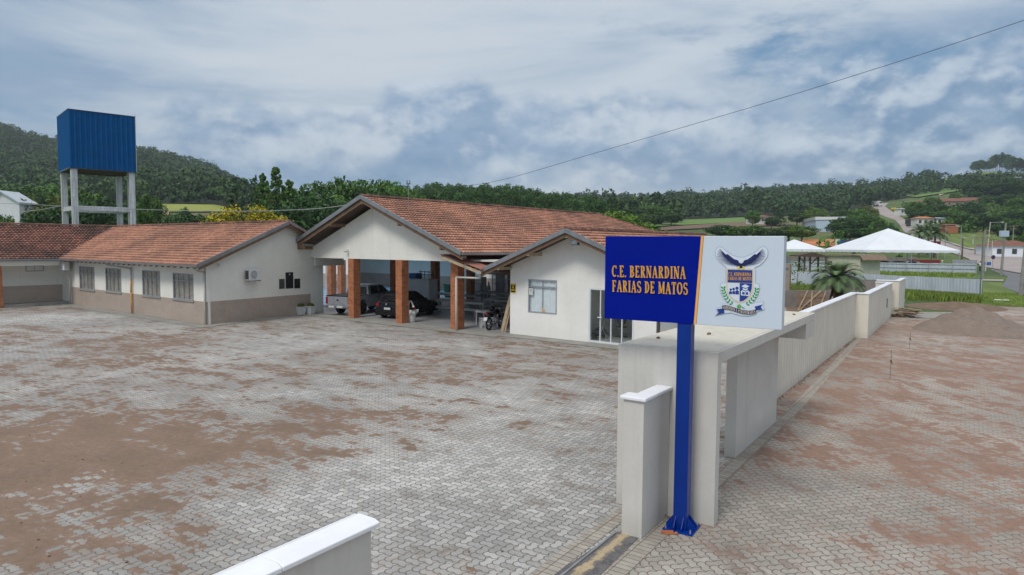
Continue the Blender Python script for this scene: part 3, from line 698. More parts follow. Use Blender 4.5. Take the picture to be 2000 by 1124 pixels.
def window(parent, kind, axis, pos, a0, a1, z0, z1, out, ncol=4, off=None, curtain='curtain', fm='frame', trans=.28):
    """steel window: frame > pane, curtain. axis 'u' = wall runs along u at v=pos; out = outward sign"""
    P = lambda a, d, z: (a, pos+out*d, z) if axis == 'u' else (pos+out*d, a, z)
    def bx(mb, aa, ab, da, db, za, zb):
        p, q = P(aa, da, za), P(ab, db, zb); mb.box(min(p[0], q[0]), max(p[0], q[0]), min(p[1], q[1]), max(p[1], q[1]), za, zb)
    mb = MB(); w = .05; d0, d1 = -.015, .07
    bx(mb, a0, a0+w, d0, d1, z0, z1); bx(mb, a1-w, a1, d0, d1, z0, z1); bx(mb, a0+w, a1-w, d0, d1, z1-w, z1); bx(mb, a0+w, a1-w, d0, d1, z0, z0+w)
    zt = z1-(z1-z0)*trans
    bx(mb, a0+w, a1-w, .0, .06, zt-.025, zt+.025)
    for i in range(1, ncol):
        x = a0+(a1-a0)*i/ncol; bx(mb, x-.013, x+.013, .005, .055, z0+w, zt-.025); bx(mb, x-.010, x+.010, .007, .05, zt+.025, z1-w)
    f = mb.obj('window', fm, parent); OFF_ = f
    loc = f.location.copy()
    g_ = MB(); bx(g_, a0+w, a1-w, .028, .034, z0+w, z1-w)
    go = g_.obj('pane', 'glass', None); go.parent = f
    c_ = MB(); n = max(12, int((a1-a0)/.035)); V = []
    for i in range(n+1):
        a = a0+w+(a1-a0-2*w)*i/n; dd = .085+.022*math.sin(i*1.35)+.010*math.sin(i*.5+a)
        V += [P(a, dd, z0+.02), P(a, dd, z1-.03)]
    c_.add(V, [(2*i, 2*i+2, 2*i+3, 2*i+1) for i in range(n)]); c2 = c_.obj('curtain', curtain, None, smooth=True); c2.parent = f
    return f
def fascia(mb, a, b_, w=.03, h=.16): mb.bar(a, b_, w, h)
# ---- main hall ------------------------------------------------------
FV = 23.2
hall = bthing('hall_building', 'open-sided hall under a wide tiled gable carried on brick pillars, cars parked inside', 'building', -27.2, FV)
APZ, SL = 6.10, .40; AU = -27.3
def roofz(u): return APZ-abs(u-AU)*SL
uL, uR = -33.05, -21.15
mb = MB(); mb.prism([(uL, 3.22), (uR, 3.22), (uR, roofz(uR)-.06), (AU, roofz(AU)-.06), (uL, roofz(uL)-.06)], FV, FV+.2, 'y')
mb.obj('gable_wall', 'white', hall)
VE = 45.3; EU = -20.35; EL = -33.1
mb = MB()
rz = 6.42; ez = rz-(EU-AU)*.402; ezl = rz-(AU-EL)*.40
V0 = 22.2
tiles(mb, (EU, V0, ez), (EU, VE+6.8, ez), (AU, VE, rz), (AU, V0, rz)); tiles(mb, (EL, VE+5.8, ezl), (EL, V0, ezl), (AU, V0, rz), (AU, VE, rz))
mb.obj('roof', 'tile', hall)
mb = MB(); tiles(mb, (EL, VE+5.8, ezl), (EU, VE+6.8, ez), (AU, VE, rz), (AU, VE, rz)); mb.obj('roof', 'tile', hall)
mb = MB(); ridge(mb, (AU, V0, rz+.06), (AU, VE, rz+.06)); ridge(mb, (AU, VE, rz+.06), (EU, VE+6.8, ez+.05)); mb.obj('ridge_cap', 'tiledark', hall)
mb = MB()
for (a, b_) in (((AU, V0-.02, rz), (EU-.02, V0-.02, ez)), ((AU, V0-.02, rz), (EL, V0-.02, ezl))):
    mb.bar(a, b_, .05, .20)
mb.bar((EU+.03, V0, ez-.02), (EU+.03, 30.5, ez-.02), .09, .10); mb.bar((EU+.03, 30.5, ez-.02), (EU+.03, VE+6, ez-.02), .09, .10)
mb.obj('gutter', 'metal', hall)
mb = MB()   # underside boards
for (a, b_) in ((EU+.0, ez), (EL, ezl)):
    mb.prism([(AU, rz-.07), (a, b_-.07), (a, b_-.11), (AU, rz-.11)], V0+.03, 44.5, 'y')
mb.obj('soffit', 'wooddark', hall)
mb = MB()
for (a, b_) in ((EU, ez), (EL, ezl)): mb.bar((AU, V0+.10, rz-.22), (a, V0+.10, b_-.22), .06, .17)
mb.obj('barge_board', 'wood', hall)
for u_, dz_ in ((-32.85, .42), (-29.9, .36), (-27.3, .30), (-24.6, .34), (-21.75, .36)):
    z_ = min(rz-abs(u_-AU)*.40, 9)-dz_; mb = MB(); mb.bar((u_, V0+.05, z_), (u_, FV+.05, z_), .09, .17); mb.obj('purlin', 'wood', hall)
mb = MB(); mb.bar((-33.0, V0+.12, 3.83), (-32.3, V0+.12, 3.83), .08, .20); mb.obj('beam_end', 'wood', hall)
mb = MB(); mb.box(-36, -18.8, FV+.25, 44, 3.24, 3.32); mb.box(-33.05, -32.85, FV+.2, FV+2.2, 2.74, 3.22); mb.obj('ceiling', 'house', hall)
def pillar(u, v, z1=3.22, w=.46, lab=None):
    mb = MB(); mb.box(u-w/2, u+w/2, v-w/2, v+w/2, .02, z1); q = mb.obj('brick_pillar', 'brick', hall)
    if lab: q['label'] = lab
for u_ in (-29.25, -25.45, -21.62): pillar(u_, FV+.1)
for u_, v_ in ((-33.0, 29.6), (-33.0, 33.3), (-33.0, 37.), (-25.4, 33.5), (-21.6, 33), (-21.6, 28.6)): pillar(u_, v_)
for u_, v_ in ((-40.6, 30.3), (-43.6, 33.5)): pillar(u_, v_, 2.75)
# rear walls of the hall and the court
mb = MB(); wall_u(mb, -56, -18.7, 43, 43.2, 0, 3.24, [(-34.4, -33.0, .02, 2.2), (-30.6, -29.6, .02, 2.1), (-29.2, -24.5, .02, 3.2)]); mb.box(-56, -18.7, 42.99, 42.999, 1.2, 1.21)
mb.obj('rear_wall', 'white', hall)
mb = MB(); mb.box(-56, -34.45, 42.96, 42.99, .02, 1.22); mb.box(-32.95, -30.65, 42.96, 42.99, .02, 1.22); mb.obj('wainscot', 'wain', hall)
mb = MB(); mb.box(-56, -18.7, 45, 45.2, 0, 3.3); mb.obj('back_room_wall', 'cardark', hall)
mb = MB(); mb.box(-60, -49, 38.6, 38.8, 0, 2.9); mb.obj('court_wall', 'white', hall)
mb = MB(); mb.box(-60, -49, 38.55, 38.59, 0.02, 1.25); mb.obj('wainscot', 'wain', hall)
mb = MB(); mb.box(-62, -37, 39.5, 44.5, 2.95, 3.1); mb.obj('court_canopy', 'house', hall)
mb = MB(); mb.tube((-45.2, 33.2, 0), (-45.2, 33.2, 2.95), .05); mb.obj('court_post', 'pipe', hall)
mb = MB(); mb.tube((-29.6, FV-.06, 3.70), (-29.6, FV-.16, 3.66), .05, .07, 10); mb.tube((-29.6, FV-.16, 3.66), (-29.6, FV-.2, 3.6), .07, .09, 10); mb.obj('wall_lamp', 'plasticwhite', hall)
# antenna mast on the roof ridge
mast = bthing('antenna_mast', 'thin grey antenna mast with cross arm rising from the hall roof slope', 'antenna', -25.6, 23.9, z=5.5)
mb = MB(); mb.tube((-25.6, 23.9, 5.45), (-25.6, 23.9, 7.15), .018); mb.obj('mast', 'pole', mast)
mb = MB(); mb.bar((-25.75, 23.9, 7.1), (-25.45, 23.9, 7.1), .04, .04); mb.tube((-25.7, 23.9, 7.1), (-25.7, 23.9, 7.28), .02); mb.tube((-25.5, 23.9, 7.1), (-25.5, 23.9, 7.28), .02); mb.obj('cross_arm', 'wire', mast)
# ---- lean-to roof between the hall and the annex ------------------------
lean = bthing('lean_to_roof', 'low rusty red corrugated lean-to roof between hall and annex with a white drainpipe', 'roof', -20.7, 22.7)
mb = MB(); tiles(mb, (-19.5, 22.45, 2.86), (-19.5, 44, 2.86), (-22.0, 44, 3.56), (-22.0, 22.45, 3.56), .022, 2.4, .17); mb.obj('roof_sheet', 'cement', lean)
mb = MB(); mb.bar((-19.5, 22.55, 2.76), (-21.95, 22.55, 3.44), .06, .14); mb.obj('barge_board', 'woodpale', lean)
mb = MB(); mb.bar((-19.66, 22.5, 2.76), (-19.66, 44, 2.76), .22, .10); mb.obj('valley_gutter', 'galv', lean)
mb = MB(); mb.path([(-19.7, 22.75, 2.70), (-19.75, 22.75, 2.52), (-21.28, 22.85, 2.50), (-21.28, 22.85, .02)], .045, 8); mb.obj('drainpipe', 'pipe', lean, smooth=True)
mb = MB(); mb.box(-21.9, -19.0, 24.6, 24.7, 2.6, 2.86); mb.obj('header_beam', 'wooddark', lean)
# ---- annex ------------------------------------------------------------------
AV = 23.7
annex = bthing('annex_building', 'small white gabled annex with curtained window and glass shopfront beside the hall', 'building', -15.1, AV)
aA = -15.12; arz = 4.62; ael, aer = -19.72, -10.55; aez = arz-(aA-ael)*.392
AW0, AW1, AEND = -18.75, -11.55, 36.3
def az_(u): return arz-abs(u-aA)*.392-.10
mb = MB(); wall_u(mb, AW0, AW1, AV, AV+.18, 0, 2.9, [(-17.73, -16.2, 1.05, 2.52), (-14.6, -12.5, .03, 2.28)])
mb.prism([(AW0, 2.9), (AW1, 2.9), (AW1, az_(AW1)), (aA, az_(aA)), (AW0, az_(AW0))], AV, AV+.18, 'y')
mb.box(AW1-.18, AW1, AV+.18, 26, 0, az_(AW1)); mb.box(AW1-.18, AW1, 26, 29.6, 0, .9); mb.box(AW1-.18, AW1, 26, 29.6, 2.4, az_(AW1)); mb.box(AW1-.18, AW1, 29.6, AEND, 0, az_(AW1)); mb.box(AW0, AW0+.18, AV+.18, AEND, 0, az_(AW0)); mb.box(AW0, AW1, AEND, AEND+.18, 0, 2.9)  # unseen opening in the right side wall, added to let daylight into the room
mb.obj('wall', 'annexwhite', annex)
mb = MB(); mb.box(AW0-.03, AW0-.002, AV+.02, AV+3, .02, 3.0); mb.obj('brick_return', 'brick', annex)
window(annex, 'w', 'u', AV, -17.73, -16.2, 1.05, 2.52, 1, 2, curtain='curtainw', trans=.22)
mb = MB()
for q in ((-14.6, -14.52), (-12.58, -12.5)): mb.box(q[0], q[1], AV-.01, AV+.09, .03, 2.28)
mb.box(-14.52, -12.58, AV-.01, AV+.09, 2.2, 2.28); mb.box(-14.52, -12.58, AV-.01, AV+.09, .03, .10)
for x in (-14.05, -13.55, -13.05): mb.box(x-.022, x+.022, AV, AV+.07, .1, 2.2)
sf = mb.obj('shopfront_frame', 'framewhite', annex)
mb = MB(); mb.box(-14.52, -12.58, AV+.03, AV+.04, .1, 2.2); q = mb.obj('glazing', 'glass', None); q.parent = sf
mb = MB(); mb.box(-14.15, -13.95, AV-.06, AV-.01, 1.06, 1.10); q = mb.obj('handle', 'framewhite', None); q.parent = sf
# room behind the glass
mb = MB(); mb.box(AW0+.2, AW1-.2, AV+.2, 30, .0, .035); mb.obj('room_floor', plain('pale_floor_tile', (.42, .46, .46), .35, .08, 2), annex)
mb = MB(); mb.box(AW0+.2, AW1-.2, 29.9, 30.0, .03, 2.9); mb.box(AW0+.2, AW1-.2, AV+.2, 30.0, 2.8, 2.86); mb.box(-15.3, -15.2, AV+.2, 29.9, .03, 2.8); mb.obj('room_wall', 'house', annex)
mb = MB(); tiles(mb, (aer, 22.68, aez+.03), (aer, AEND+.8, aez+.03), (aA, AEND+.8, arz), (aA, 22.68, arz)); tiles(mb, (ael, AEND+.8, aez), (ael, 22.68, aez), (aA, 22.68, arz), (aA, AEND+.8, arz)); mb.obj('roof', 'tile', annex)
mb = MB(); ridge(mb, (aA, 22.68, arz+.06), (aA, AEND+.8, arz+.06)); mb.obj('ridge_cap', 'tiledark', annex)
mb = MB()
for (a, b_) in ((ael, aez), (aer, aez+.03)): mb.bar((aA, 22.66, arz), (a, 22.66, b_), .05, .18)
mb.bar((aer+.03, 22.7, aez), (aer+.03, AEND+.8, aez), .09, .10); mb.obj('gutter', 'metal', annex)
mb = MB()
for (a, b_) in ((ael, aez), (aer, aez)): mb.bar((aA, 22.76, arz-.17), (a, 22.76, b_-.17), .06, .15)
mb.obj('barge_board', 'wood', annex)
mb = MB()
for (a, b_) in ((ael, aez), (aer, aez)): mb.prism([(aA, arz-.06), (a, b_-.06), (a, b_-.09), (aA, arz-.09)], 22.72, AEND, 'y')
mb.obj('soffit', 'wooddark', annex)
for u_ in (-18.7, -17.05, -15.12, -13.2, -11.6):
    z_ = arz-abs(u_-aA)*.392-.24; mb = MB(); mb.bar((u_, 22.74, z_), (u_, AV+.02, z_), .09, .13); mb.obj('purlin', 'woodpale', annex)
mb = MB(); mb.tube((AW1+.06, AV+.1, .02), (AW1+.06, AV+.1, 2.85), .055); mb.obj('drainpipe', 'wire', annex)
mb = MB(); mb.box(-15.02, -14.70, 22.95, 23.12, 4.02, 4.24); mb.tube((-14.86, 23.0, 4.26), (-14.86, 23.0, 4.38), .03); fl = mb.obj('floodlight', 'cardark', annex, bevel=.02)
mb = MB(); mb.box(-14.99, -14.73, 22.935, 22.949, 4.05, 4.21); q = mb.obj('lens', 'chrome', None); q.parent = fl
# signs on the annex
def sign_plate(name, label, u0, u1, z0, z1, v, m):
    t = bthing(name, label, 'sign', (u0+u1)/2, v, z=z0); mb = MB(); mb.box(u0, u1, v-.015, v, z0, z1); mb.obj('plate', m, t); return t
t = sign_plate('warning_sign', 'small yellow and black warning sign on the left corner of the annex wall', -18.72, -18.42, 1.86, 2.28, AV-.005, 'yellow')
mb = MB(); mb.torus((-18.57, AV-.028, 2.12), .075, .02, 'y', 16, 6); mb.box(-18.69, -18.45, AV-.03, AV-.022, 1.90, 1.97); mb.box(-18.69, -18.65, AV-.03, AV-.022, 2.0, 2.24); mb.box(-18.49, -18.45, AV-.03, AV-.022, 2.0, 2.24); mb.obj('symbol', 'black', t)
t = sign_plate('window_notice', 'small white notice in the left pane of the annex window', -17.66, -17.46, 1.83, 2.12, AV-.02, 'plasticwhite')
mb = MB(); mb.blob((-17.56, AV-.037, 2.03), .045, .004, .05); mb.box(-17.57, -17.55, AV-.0405, AV-.038, 1.90, 2.0); mb.obj('symbol', 'frame', t)
t = sign_plate('window_sticker', 'small orange sticker at the foot of the annex window', -16.94, -16.82, 1.13, 1.24, AV-.02, 'orange')
# ---- left wing -----------------------------------------------------------
lw = bthing('left_wing_building', 'long low white wing with beige tiled base, four windows and orange tiled roof', 'building', -40.5, 16.5)
sh = lambda v: -32.06-.153*(v-16.5)
holes = [(-48.05, -45.65, 1.06, 2.5), (-44.0, -41.8, 1.12, 2.5), (-39.05, -36.92, 1.11, 2.5), (-35.47, -33.3, 1.12, 2.46)]
mb = MB(); wall_u(mb, -51.25, -32.06, 16.5, 16.7, 0, 2.9, holes); mb.obj('long_wall', 'white', lw)
mb = MB()
for a, b_ in ((-49.4, -48.05), (-45.65, -44.0), (-41.8, -39.05), (-36.92, -35.47), (-33.3, -32.05)): mb.box(a, b_, 16.487, 16.499, .02, 1.13)
for h in holes: mb.box(h[0], h[1], 16.487, 16.499, .02, h[2]-.02)
mb.obj('wainscot', 'wain', lw)
lA, lz = 21.35, 5.18; le = 15.72; lez = lz-(lA-le)*.398
def gz(v): return lz-.12-abs(v-lA)*(.40 if v < lA else .44)
def gpt(v, z, d=0.): return (sh(v)+d, v, z)
mb = MB(); prof = [(16.5, 0), (24.2, 0), (24.2, 3.3), (23.3, gz(23.3)), (lA, gz(lA)), (16.5, gz(16.5))]
V = [gpt(v, z, 0) for v, z in prof]+[gpt(v, z, -.2) for v, z in prof]; n = len(prof)
mb.add(V, [tuple(range(n)), tuple(range(n, 2*n))[::-1]]+[(i, i+n, (i+1) % n+n, (i+1) % n) for i in range(n)]); mb.obj('gable_wall', 'white', lw)
mb = MB(); prof = [(16.49, .02), (23.19, .02), (23.19, 1.13), (16.49, 1.13)]
V = [gpt(v, z, .012) for v, z in prof]+[gpt(v, z, .001) for v, z in prof]; mb.add(V, [(0, 1, 2, 3), (7, 6, 5, 4), (3, 2, 6, 7), (1, 5, 6, 2), (0, 3, 7, 4)]); mb.obj('wainscot', 'wain', lw)
mb = MB(); vr = -55.0
rx = sh(lA)+.55; ex = sh(le)+.62
tiles(mb, (-49.15, le, lez), (ex, le, lez), (rx, lA, lz), (vr, lA, lz)); tiles(mb, (sh(23.2)+.4, 23.15, lz-1.8*.44), (-56, 23.15, lz-1.8*.44), (-56, lA, lz), (rx, lA, lz)); mb.obj('roof', 'tile', lw)
mb = MB(); ridge(mb, (rx, lA, lz+.06), (vr, lA, lz+.06)); mb.obj('ridge_cap', 'tiledark', lw)
mb = MB(); mb.bar((ex+.02, le, lez), (rx+.02, lA, lz), .05, .18); mb.bar((rx+.02, lA, lz), (sh(22.9)+.5, 22.75, lz-1.4*.44), .05, .18); mb.bar((-49.15, le-.05, lez-.03), (ex, le-.05, lez-.03), .09, .10); mb.obj('gutter', 'metal', lw)
mb = MB(); mb.bar((ex-.08, le+.1, lez-.15), (rx-.08, lA, lz-.17), .06, .14); mb.bar((rx-.08, lA, lz-.17), (sh(22.9)+.4, 22.75, lz-1.4*.44-.17), .06, .14); mb.obj('barge_board', 'wood', lw)
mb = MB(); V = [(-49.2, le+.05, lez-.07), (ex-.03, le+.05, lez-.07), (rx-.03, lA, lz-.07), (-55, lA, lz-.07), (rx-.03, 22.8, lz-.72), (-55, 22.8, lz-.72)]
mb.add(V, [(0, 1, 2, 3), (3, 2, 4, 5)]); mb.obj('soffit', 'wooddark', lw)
for i in range(27):
    u_ = -49.0+i*.66; mb = MB(); mb.bar((u_, le+.06, lez-.12), (u_, 16.5, lez+.16), .06, .11); mb.obj('rafter_end', 'wood', lw)
for v_ in (17.4, 19.3, 21.35):
    z_ = gz(v_)+.02; mb = MB(); mb.bar((sh(v_)+.02, v_, z_), (sh(v_)+.5, v_, z_), .09, .13); mb.obj('purlin', 'wood', lw)
for h in holes:
    window(lw, 'w', 'u', 16.5, h[0], h[1], h[2], h[3], 1, 4)
    mb = MB(); mb.box(h[0]-.06, h[1]+.06, 16.42, 16.486, h[2]-.07, h[2]-.004); mb.obj('sill', 'concrete', lw)
mb = MB(); mb.path([(-31.85, 15.75, 2.82), (-31.85, 16.0, 2.66), (-32.1, 16.42, 2.60), (-32.08, 16.43, .02)], .045, 8); mb.obj('drainpipe', 'pipe', lw, smooth=True)
mb = MB(); mb.path([(-41.9, 15.72, 2.86), (-41.9, 15.75, 2.74), (-40.25, 16.4, 2.55), (-40.25, 16.41, 1.9)], .045, 8); dp = mb.obj('drainpipe', 'galv', lw, smooth=True)
mb = MB(); mb.tube((-40.25, 16.41, 1.9), (-40.3, 16.40, 1.2), .05, .055, 8); mb.tube((-40.3, 16.40, 1.2), (-40.22, 16.38, .02), .055, .05, 8); mb.obj('drainpipe', 'piperust', lw, label='ochre painted lower drainpipe', smooth=True)
mb = MB(); mb.path([(-49.35, 16.35, 2.75), (-49.35, 16.35, .02)], .05, 8); mb.obj('drainpipe', 'pipe', lw, smooth=True)
mb = MB(); v_ = 17.15; mb.tube((sh(v_), v_, 2.98), (sh(v_)+.14, v_, 2.93), .03); mb.blob((sh(v_)+.17, v_, 2.90), .07, .07, .09); mb.obj('security_camera', 'plasticwhite', lw, smooth=True)
# ---- far left wing -------------------------------------------------------------
fw = bthing('porch_wing_building', 'far left wing with dark weathered tiled roof, porch and beige tiled base', 'building', -51, 14)
mb = MB(); mb.box(-51.2, -51, 2, 16.5, 0, 2.9); mb.obj('wall', 'white', fw)
mb = MB(); mb.box(-50.999, -50.988, 2, 16.48, .15, 1.22); mb.obj('wainscot', 'wain', fw)
mb = MB(); mb.box(-51, -49.6, 2, 16.49, .0, .15); mb.obj('porch_step', 'concrete', fw)
fe = -49.12; fez = lez+.02; fr_ = -55.0
mb = MB(); tiles(mb, (fe, 1, fez), (fe, le+.1, fez), (fr_, lA, lz), (fr_, 1, lz)); mb.obj('roof', 'tiledark', fw)
mb = MB(); tiles(mb, (-61, 24, 2.8), (-61, 1, 2.8), (fr_, 1, lz), (fr_, 24, lz)); mb.obj('roof', 'tiledark', fw)
mb = MB(); ridge(mb, (fr_, 1, lz+.06), (fr_, lA, lz+.06)); mb.obj('ridge_cap', 'tiledark', fw)
mb = MB(); mb.bar((fe+.04, 1, fez-.04), (fe+.04, le, fez-.04), .09, .10); mb.obj('gutter', 'metal', fw)
mb = MB(); mb.bar((-49.5, 1, 2.66), (-49.5, 16.1, 2.66), .14, .24); mb.obj('porch_beam', 'white', fw)
mb = MB(); mb.box(-51, fe, 1, 16.4, 2.80, 2.84); mb.obj('porch_ceiling', 'house', fw)
mb = MB(); mb.box(-49.75, -49.4, 12.45, 12.8, .0, 2.55); mb.obj('brick_pillar', 'brick', fw)
window(fw, 'w', 'v', -50.985, 14.45, 15.45, 2.12, 2.52, -1, 2, curtain='cardark', trans=.0001)
# valley flashing
mb = MB(); mb.bar((fe, le, lez+.05), (fr_, lA, lz+.06), .16, .03); mb.obj('valley_flashing', 'tiledark', fw)
# ---- things on the wing wall -------------------------------------------------------
def ac_unit(label, org, ang):
    t = thing('air_conditioner', label, 'air conditioner', org, ang, 'outdoor air conditioner units')
    mb = MB(); mb.box(-.42, .42, -.32, 0, 0, .58); mb.obj('casing', 'plasticwhite', t, bevel=.02)
    mb = MB(); mb.tube((-.12, -.325, .3), (-.12, -.34, .3), .21, .21, 20); mb.obj('fan_grille', 'frame', t)
    mb = MB()
    for r in (.07, .13, .2): mb.torus((-.12, -.342, .3), r, .008, 'y', 20, 4)
    mb.bar((-.33, -.345, .3), (.09, -.345, .3), .01, .012); mb.obj('grille_ring', 'plasticwhite', t)
    mb = MB(); mb.box(-.435, -.421, -.28, -.04, .06, .5); mb.obj('side_vent', 'cardark', t)
    mb = MB(); mb.bar((-.3, -.34, -.03), (-.3, .1, -.03), .04, .05); mb.bar((.3, -.34, -.03), (.3, .1, -.03), .04, .05); mb.obj('bracket', 'galv', t)
    return t
ga = math.atan2(-.153, 1.)  # gable wall skew
def gwall(v, z, d=0.): x, y = Bw(sh(v)+d, v); return (x, y, z)
ac_unit('white air conditioner with round fan on the gable wall of the left wing', gwall(19.1, 2.10, .12), R(90-BA)+ga*-1)
a0 = Bw(-49.25, 16.22); ac_unit('smaller white air conditioner under the eave in the inner corner of the wings', (*a0, 2.22), -R(BA))
for v0, v1, z0, z1, lb in ((20.95, 21.32, 1.53, 2.07, 'left grey granite plaque of the three on the gable wall'), (21.40, 21.93, 1.52, 2.42, 'tall middle black granite plaque of the three on the gable wall'), (22.01, 22.42, 1.50, 2.04, 'right black granite plaque of the three on the gable wall')):
    t = bthing('memorial_plaque', lb, 'plaque', sh(v0), (v0+v1)/2, 'dark plaques on the gable wall', z=z0)
    prof = [(v0, z0), (v1, z0), (v1, z1), (v0, z1)]; mb = MB()
    V = [gpt(v, z, .03) for v, z in prof]+[gpt(v, z, .0) for v, z in prof]; mb.add(V, [(0, 1, 2, 3), (7, 6, 5, 4), (3, 2, 6, 7), (1, 5, 6, 2), (0, 4, 5, 1), (0, 3, 7, 4)])
    mb.obj('slab', 'granite' if 'grey' not in lb else 'cardark', t)
    mb = MB(); vm, zm = (v0+v1)/2, z1-.12; mb.blob(gpt(vm, zm, .035), .006, .05, .05)
    if 'middle' in lb: mb.obj('crest', 'galv', t)
# ================================================================== GATE, WALLS, SIGN
portal = bthing('gate_portal', 'grey rendered gate portal with flat roof slab on two wall-like piers behind the blue post', 'gateway', -3.6, 9.4, frame='g')
mb = MB(); mb.box(-4.40, -2.87, 9.36, 9.54, 0, 2.51); mb.obj('pier', 'gate', portal, bevel=.008)
mb = MB(); mb.box(-3.73, -3.52, 12.7, 15.93, 0, 2.34); mb.obj('pier', 'gate', portal, bevel=.008)
mb = MB(); mb.box(-4.40, -2.87, 9.542, 16.5, 2.345, 2.51); mb.box(-4.25, -2.872, 15.55, 16.5, 2.0, 2.344); mb.obj('roof_slab', 'gate', portal, bevel=.008)
slabtop = wallpaint('weathered_slab_top', (.60, .58, .50), .5, .01)
mb = MB(); mb.box(-4.36, -2.91, 9.40, 16.4, 2.511, 2.516); mb.obj('slab_screed', slabtop, portal)
mb = MB()
for u_, v_ in ((-3.6, 11.2), (-3.55, 13.9), (-3.3, 14.4), (-4.1, 10.2), (-3.15, 15.6), (-3.7, 15.2)): mb.blob((u_, v_, 2.53), .035, .05, .02, 7, 4, .3)
tag(mb.obj('debris', 'wood', None), 'small clods of debris scattered on the portal roof slab', 'debris', kind='stuff')
bpy.data.objects['debris'].location = (0, 0, 0); bpy.data.objects['debris'].rotation_euler = (0, 0, -R(GA))
st = bthing('gate_end_wall', 'short grey gate end wall with white L-shaped coping left of the blue post', 'wall', -3.7, 8.4, frame='g')
mb = MB(); mb.box(-3.86, -3.56, 8.40, 8.60, 0, 1.90); mb.box(-3.74, -3.56, 8.60, 9.355, 0, 1.90); mb.obj('wall', 'gate', st, bevel=.006)
mb = MB(); mb.prism([(-3.90, 8.36), (-3.52, 8.36), (-3.52, 9.35), (-3.77, 9.35), (-3.77, 8.64), (-3.90, 8.64)], 1.902, 1.955, 'z'); mb.obj('coping', 'coping', st, bevel=.015)
fw2 = bthing('foreground_wall', 'grey wall with glossy white coping at the bottom edge, nearest the viewer', 'wall', -3.7, 3.4, frame='g')
mb = MB(); mb.box(-3.78, -3.60, -3, 3.44, 0, 1.90); mb.obj('wall', 'gate', fw2, bevel=.006)
mb = MB()
for a, b_ in ((-3, 2.62), (2.626, 3.48)):
    mb.prism([(-3.83, 1.902), (-3.55, 1.902), (-3.55, 1.935), (-3.60, 1.955), (-3.76, 1.955), (-3.83, 1.935)], a, b_, 'y')
mb.obj('coping', 'coping', fw2, bevel=.006)
lwall = bthing('boundary_wall', 'long cream stepped boundary wall with white coping running back along the street', 'wall', -4.0, 30, frame='g')
def grooved(mb, ua, va, ub, vb, th, z1, gr=.33):
    d = Vector((ub-ua, vb-va)); L = d.length; d /= L; nrm = Vector((d.y, -d.x))  # outer side is +u
    n = int(L/gr); P = []
    for i in range(n+1):
        for s_, dep in ((0, .0), (gr*.84, .0), (gr*.88, .008), (gr, .008)):
            q = i*gr+s_
            if q <= L: P.append((q, dep))
    P.append((L, 0)); V = []
    for q, dep in P:
        p = Vector((ua, va))+d*q-nrm*dep; V += [(p.x, p.y, 0), (p.x, p.y, z1)]
    k = len(P); mb.add(V, [(2*i, 2*i+2, 2*i+3, 2*i+1) for i in range(k-1)])
    a = Vector((ua, va))-nrm*th; b_ = Vector((ub, vb))-nrm*th
    mb.add([(a.x, a.y, 0), (b_.x, b_.y, 0), (b_.x, b_.y, z1), (a.x, a.y, z1), (ua, va, 0), (ub, vb, 0), (ub, vb, z1), (ua, va, z1)], [(0, 1, 2, 3)[::-1], (4, 0, 3, 7), (1, 5, 6, 2)])
mb = MB(); grooved(mb, -4.06, 15.9, -4.12, 33.1, .2, 1.95); mb.obj('wall_panel', 'longwall', lwall)
mb = MB(); mb.box(-4.32, -3.60, 33.1, 33.3, 0, 1.952); grooved(mb, -3.60, 33.3, -3.66, 44.3, .2, 1.95, 5.5); mb.obj('wall_panel', 'longwall', lwall)
mb = MB(); mb.box(-4.5, -3.66, 44.3, 44.46, 0, 1.955); mb.box(-4.5, -3.34, 44.9, 45.06, 0, 2.05); mb.box(-3.54, -3.34, 45.06, 49.2, 0, 2.05); mb.obj('wall_panel', 'longwall', lwall)
mb = MB(); cz = 1.955
def cop(pts, z=cz): mb.prism(pts, z, z+.05, 'z')
cop([(-4.31, 16.5), (-4.02, 16.5), (-4.08, 33.06), (-4.37, 33.06)]); cop([(-4.37, 33.06), (-3.56, 33.06), (-3.56, 33.36), (-4.37, 33.36)]); cop([(-3.86, 33.36), (-3.56, 33.36), (-3.62, 44.26), (-3.92, 44.26)])
cop([(-4.54, 44.26), (-3.62, 44.26), (-3.62, 44.5), (-4.54, 44.5)], 1.958); cop([(-4.54, 44.86), (-3.30, 44.86), (-3.30, 45.1), (-4.54, 45.1)], 2.055); cop([(-3.58, 45.1), (-3.30, 45.1), (-3.30, 49.24), (-3.58, 49.24)], 2.055)
mb.obj('coping', 'coping', lwall, bevel=.008)
mb = MB(); mb.box(-3.645, -3.62, 41.4, 41.75, .75, 1.25); mb.obj('meter_hatch', 'cardark', lwall)
# rubble line at the wall foot
mb = MB()
for i in range(260):
    v_ = random.uniform(16, 33); x = -4.05+.05*abs(random.gauss(0, 1.)); r = random.uniform(.006, .022); mb.blob((x, v_, r*.4), r, r*1.4, r*.6, 6, 3, .3)
o = mb.obj('wall_foot_rubble', 'soil'); o.rotation_euler = (0, 0, -R(GA)); tag(o, kind='stuff')
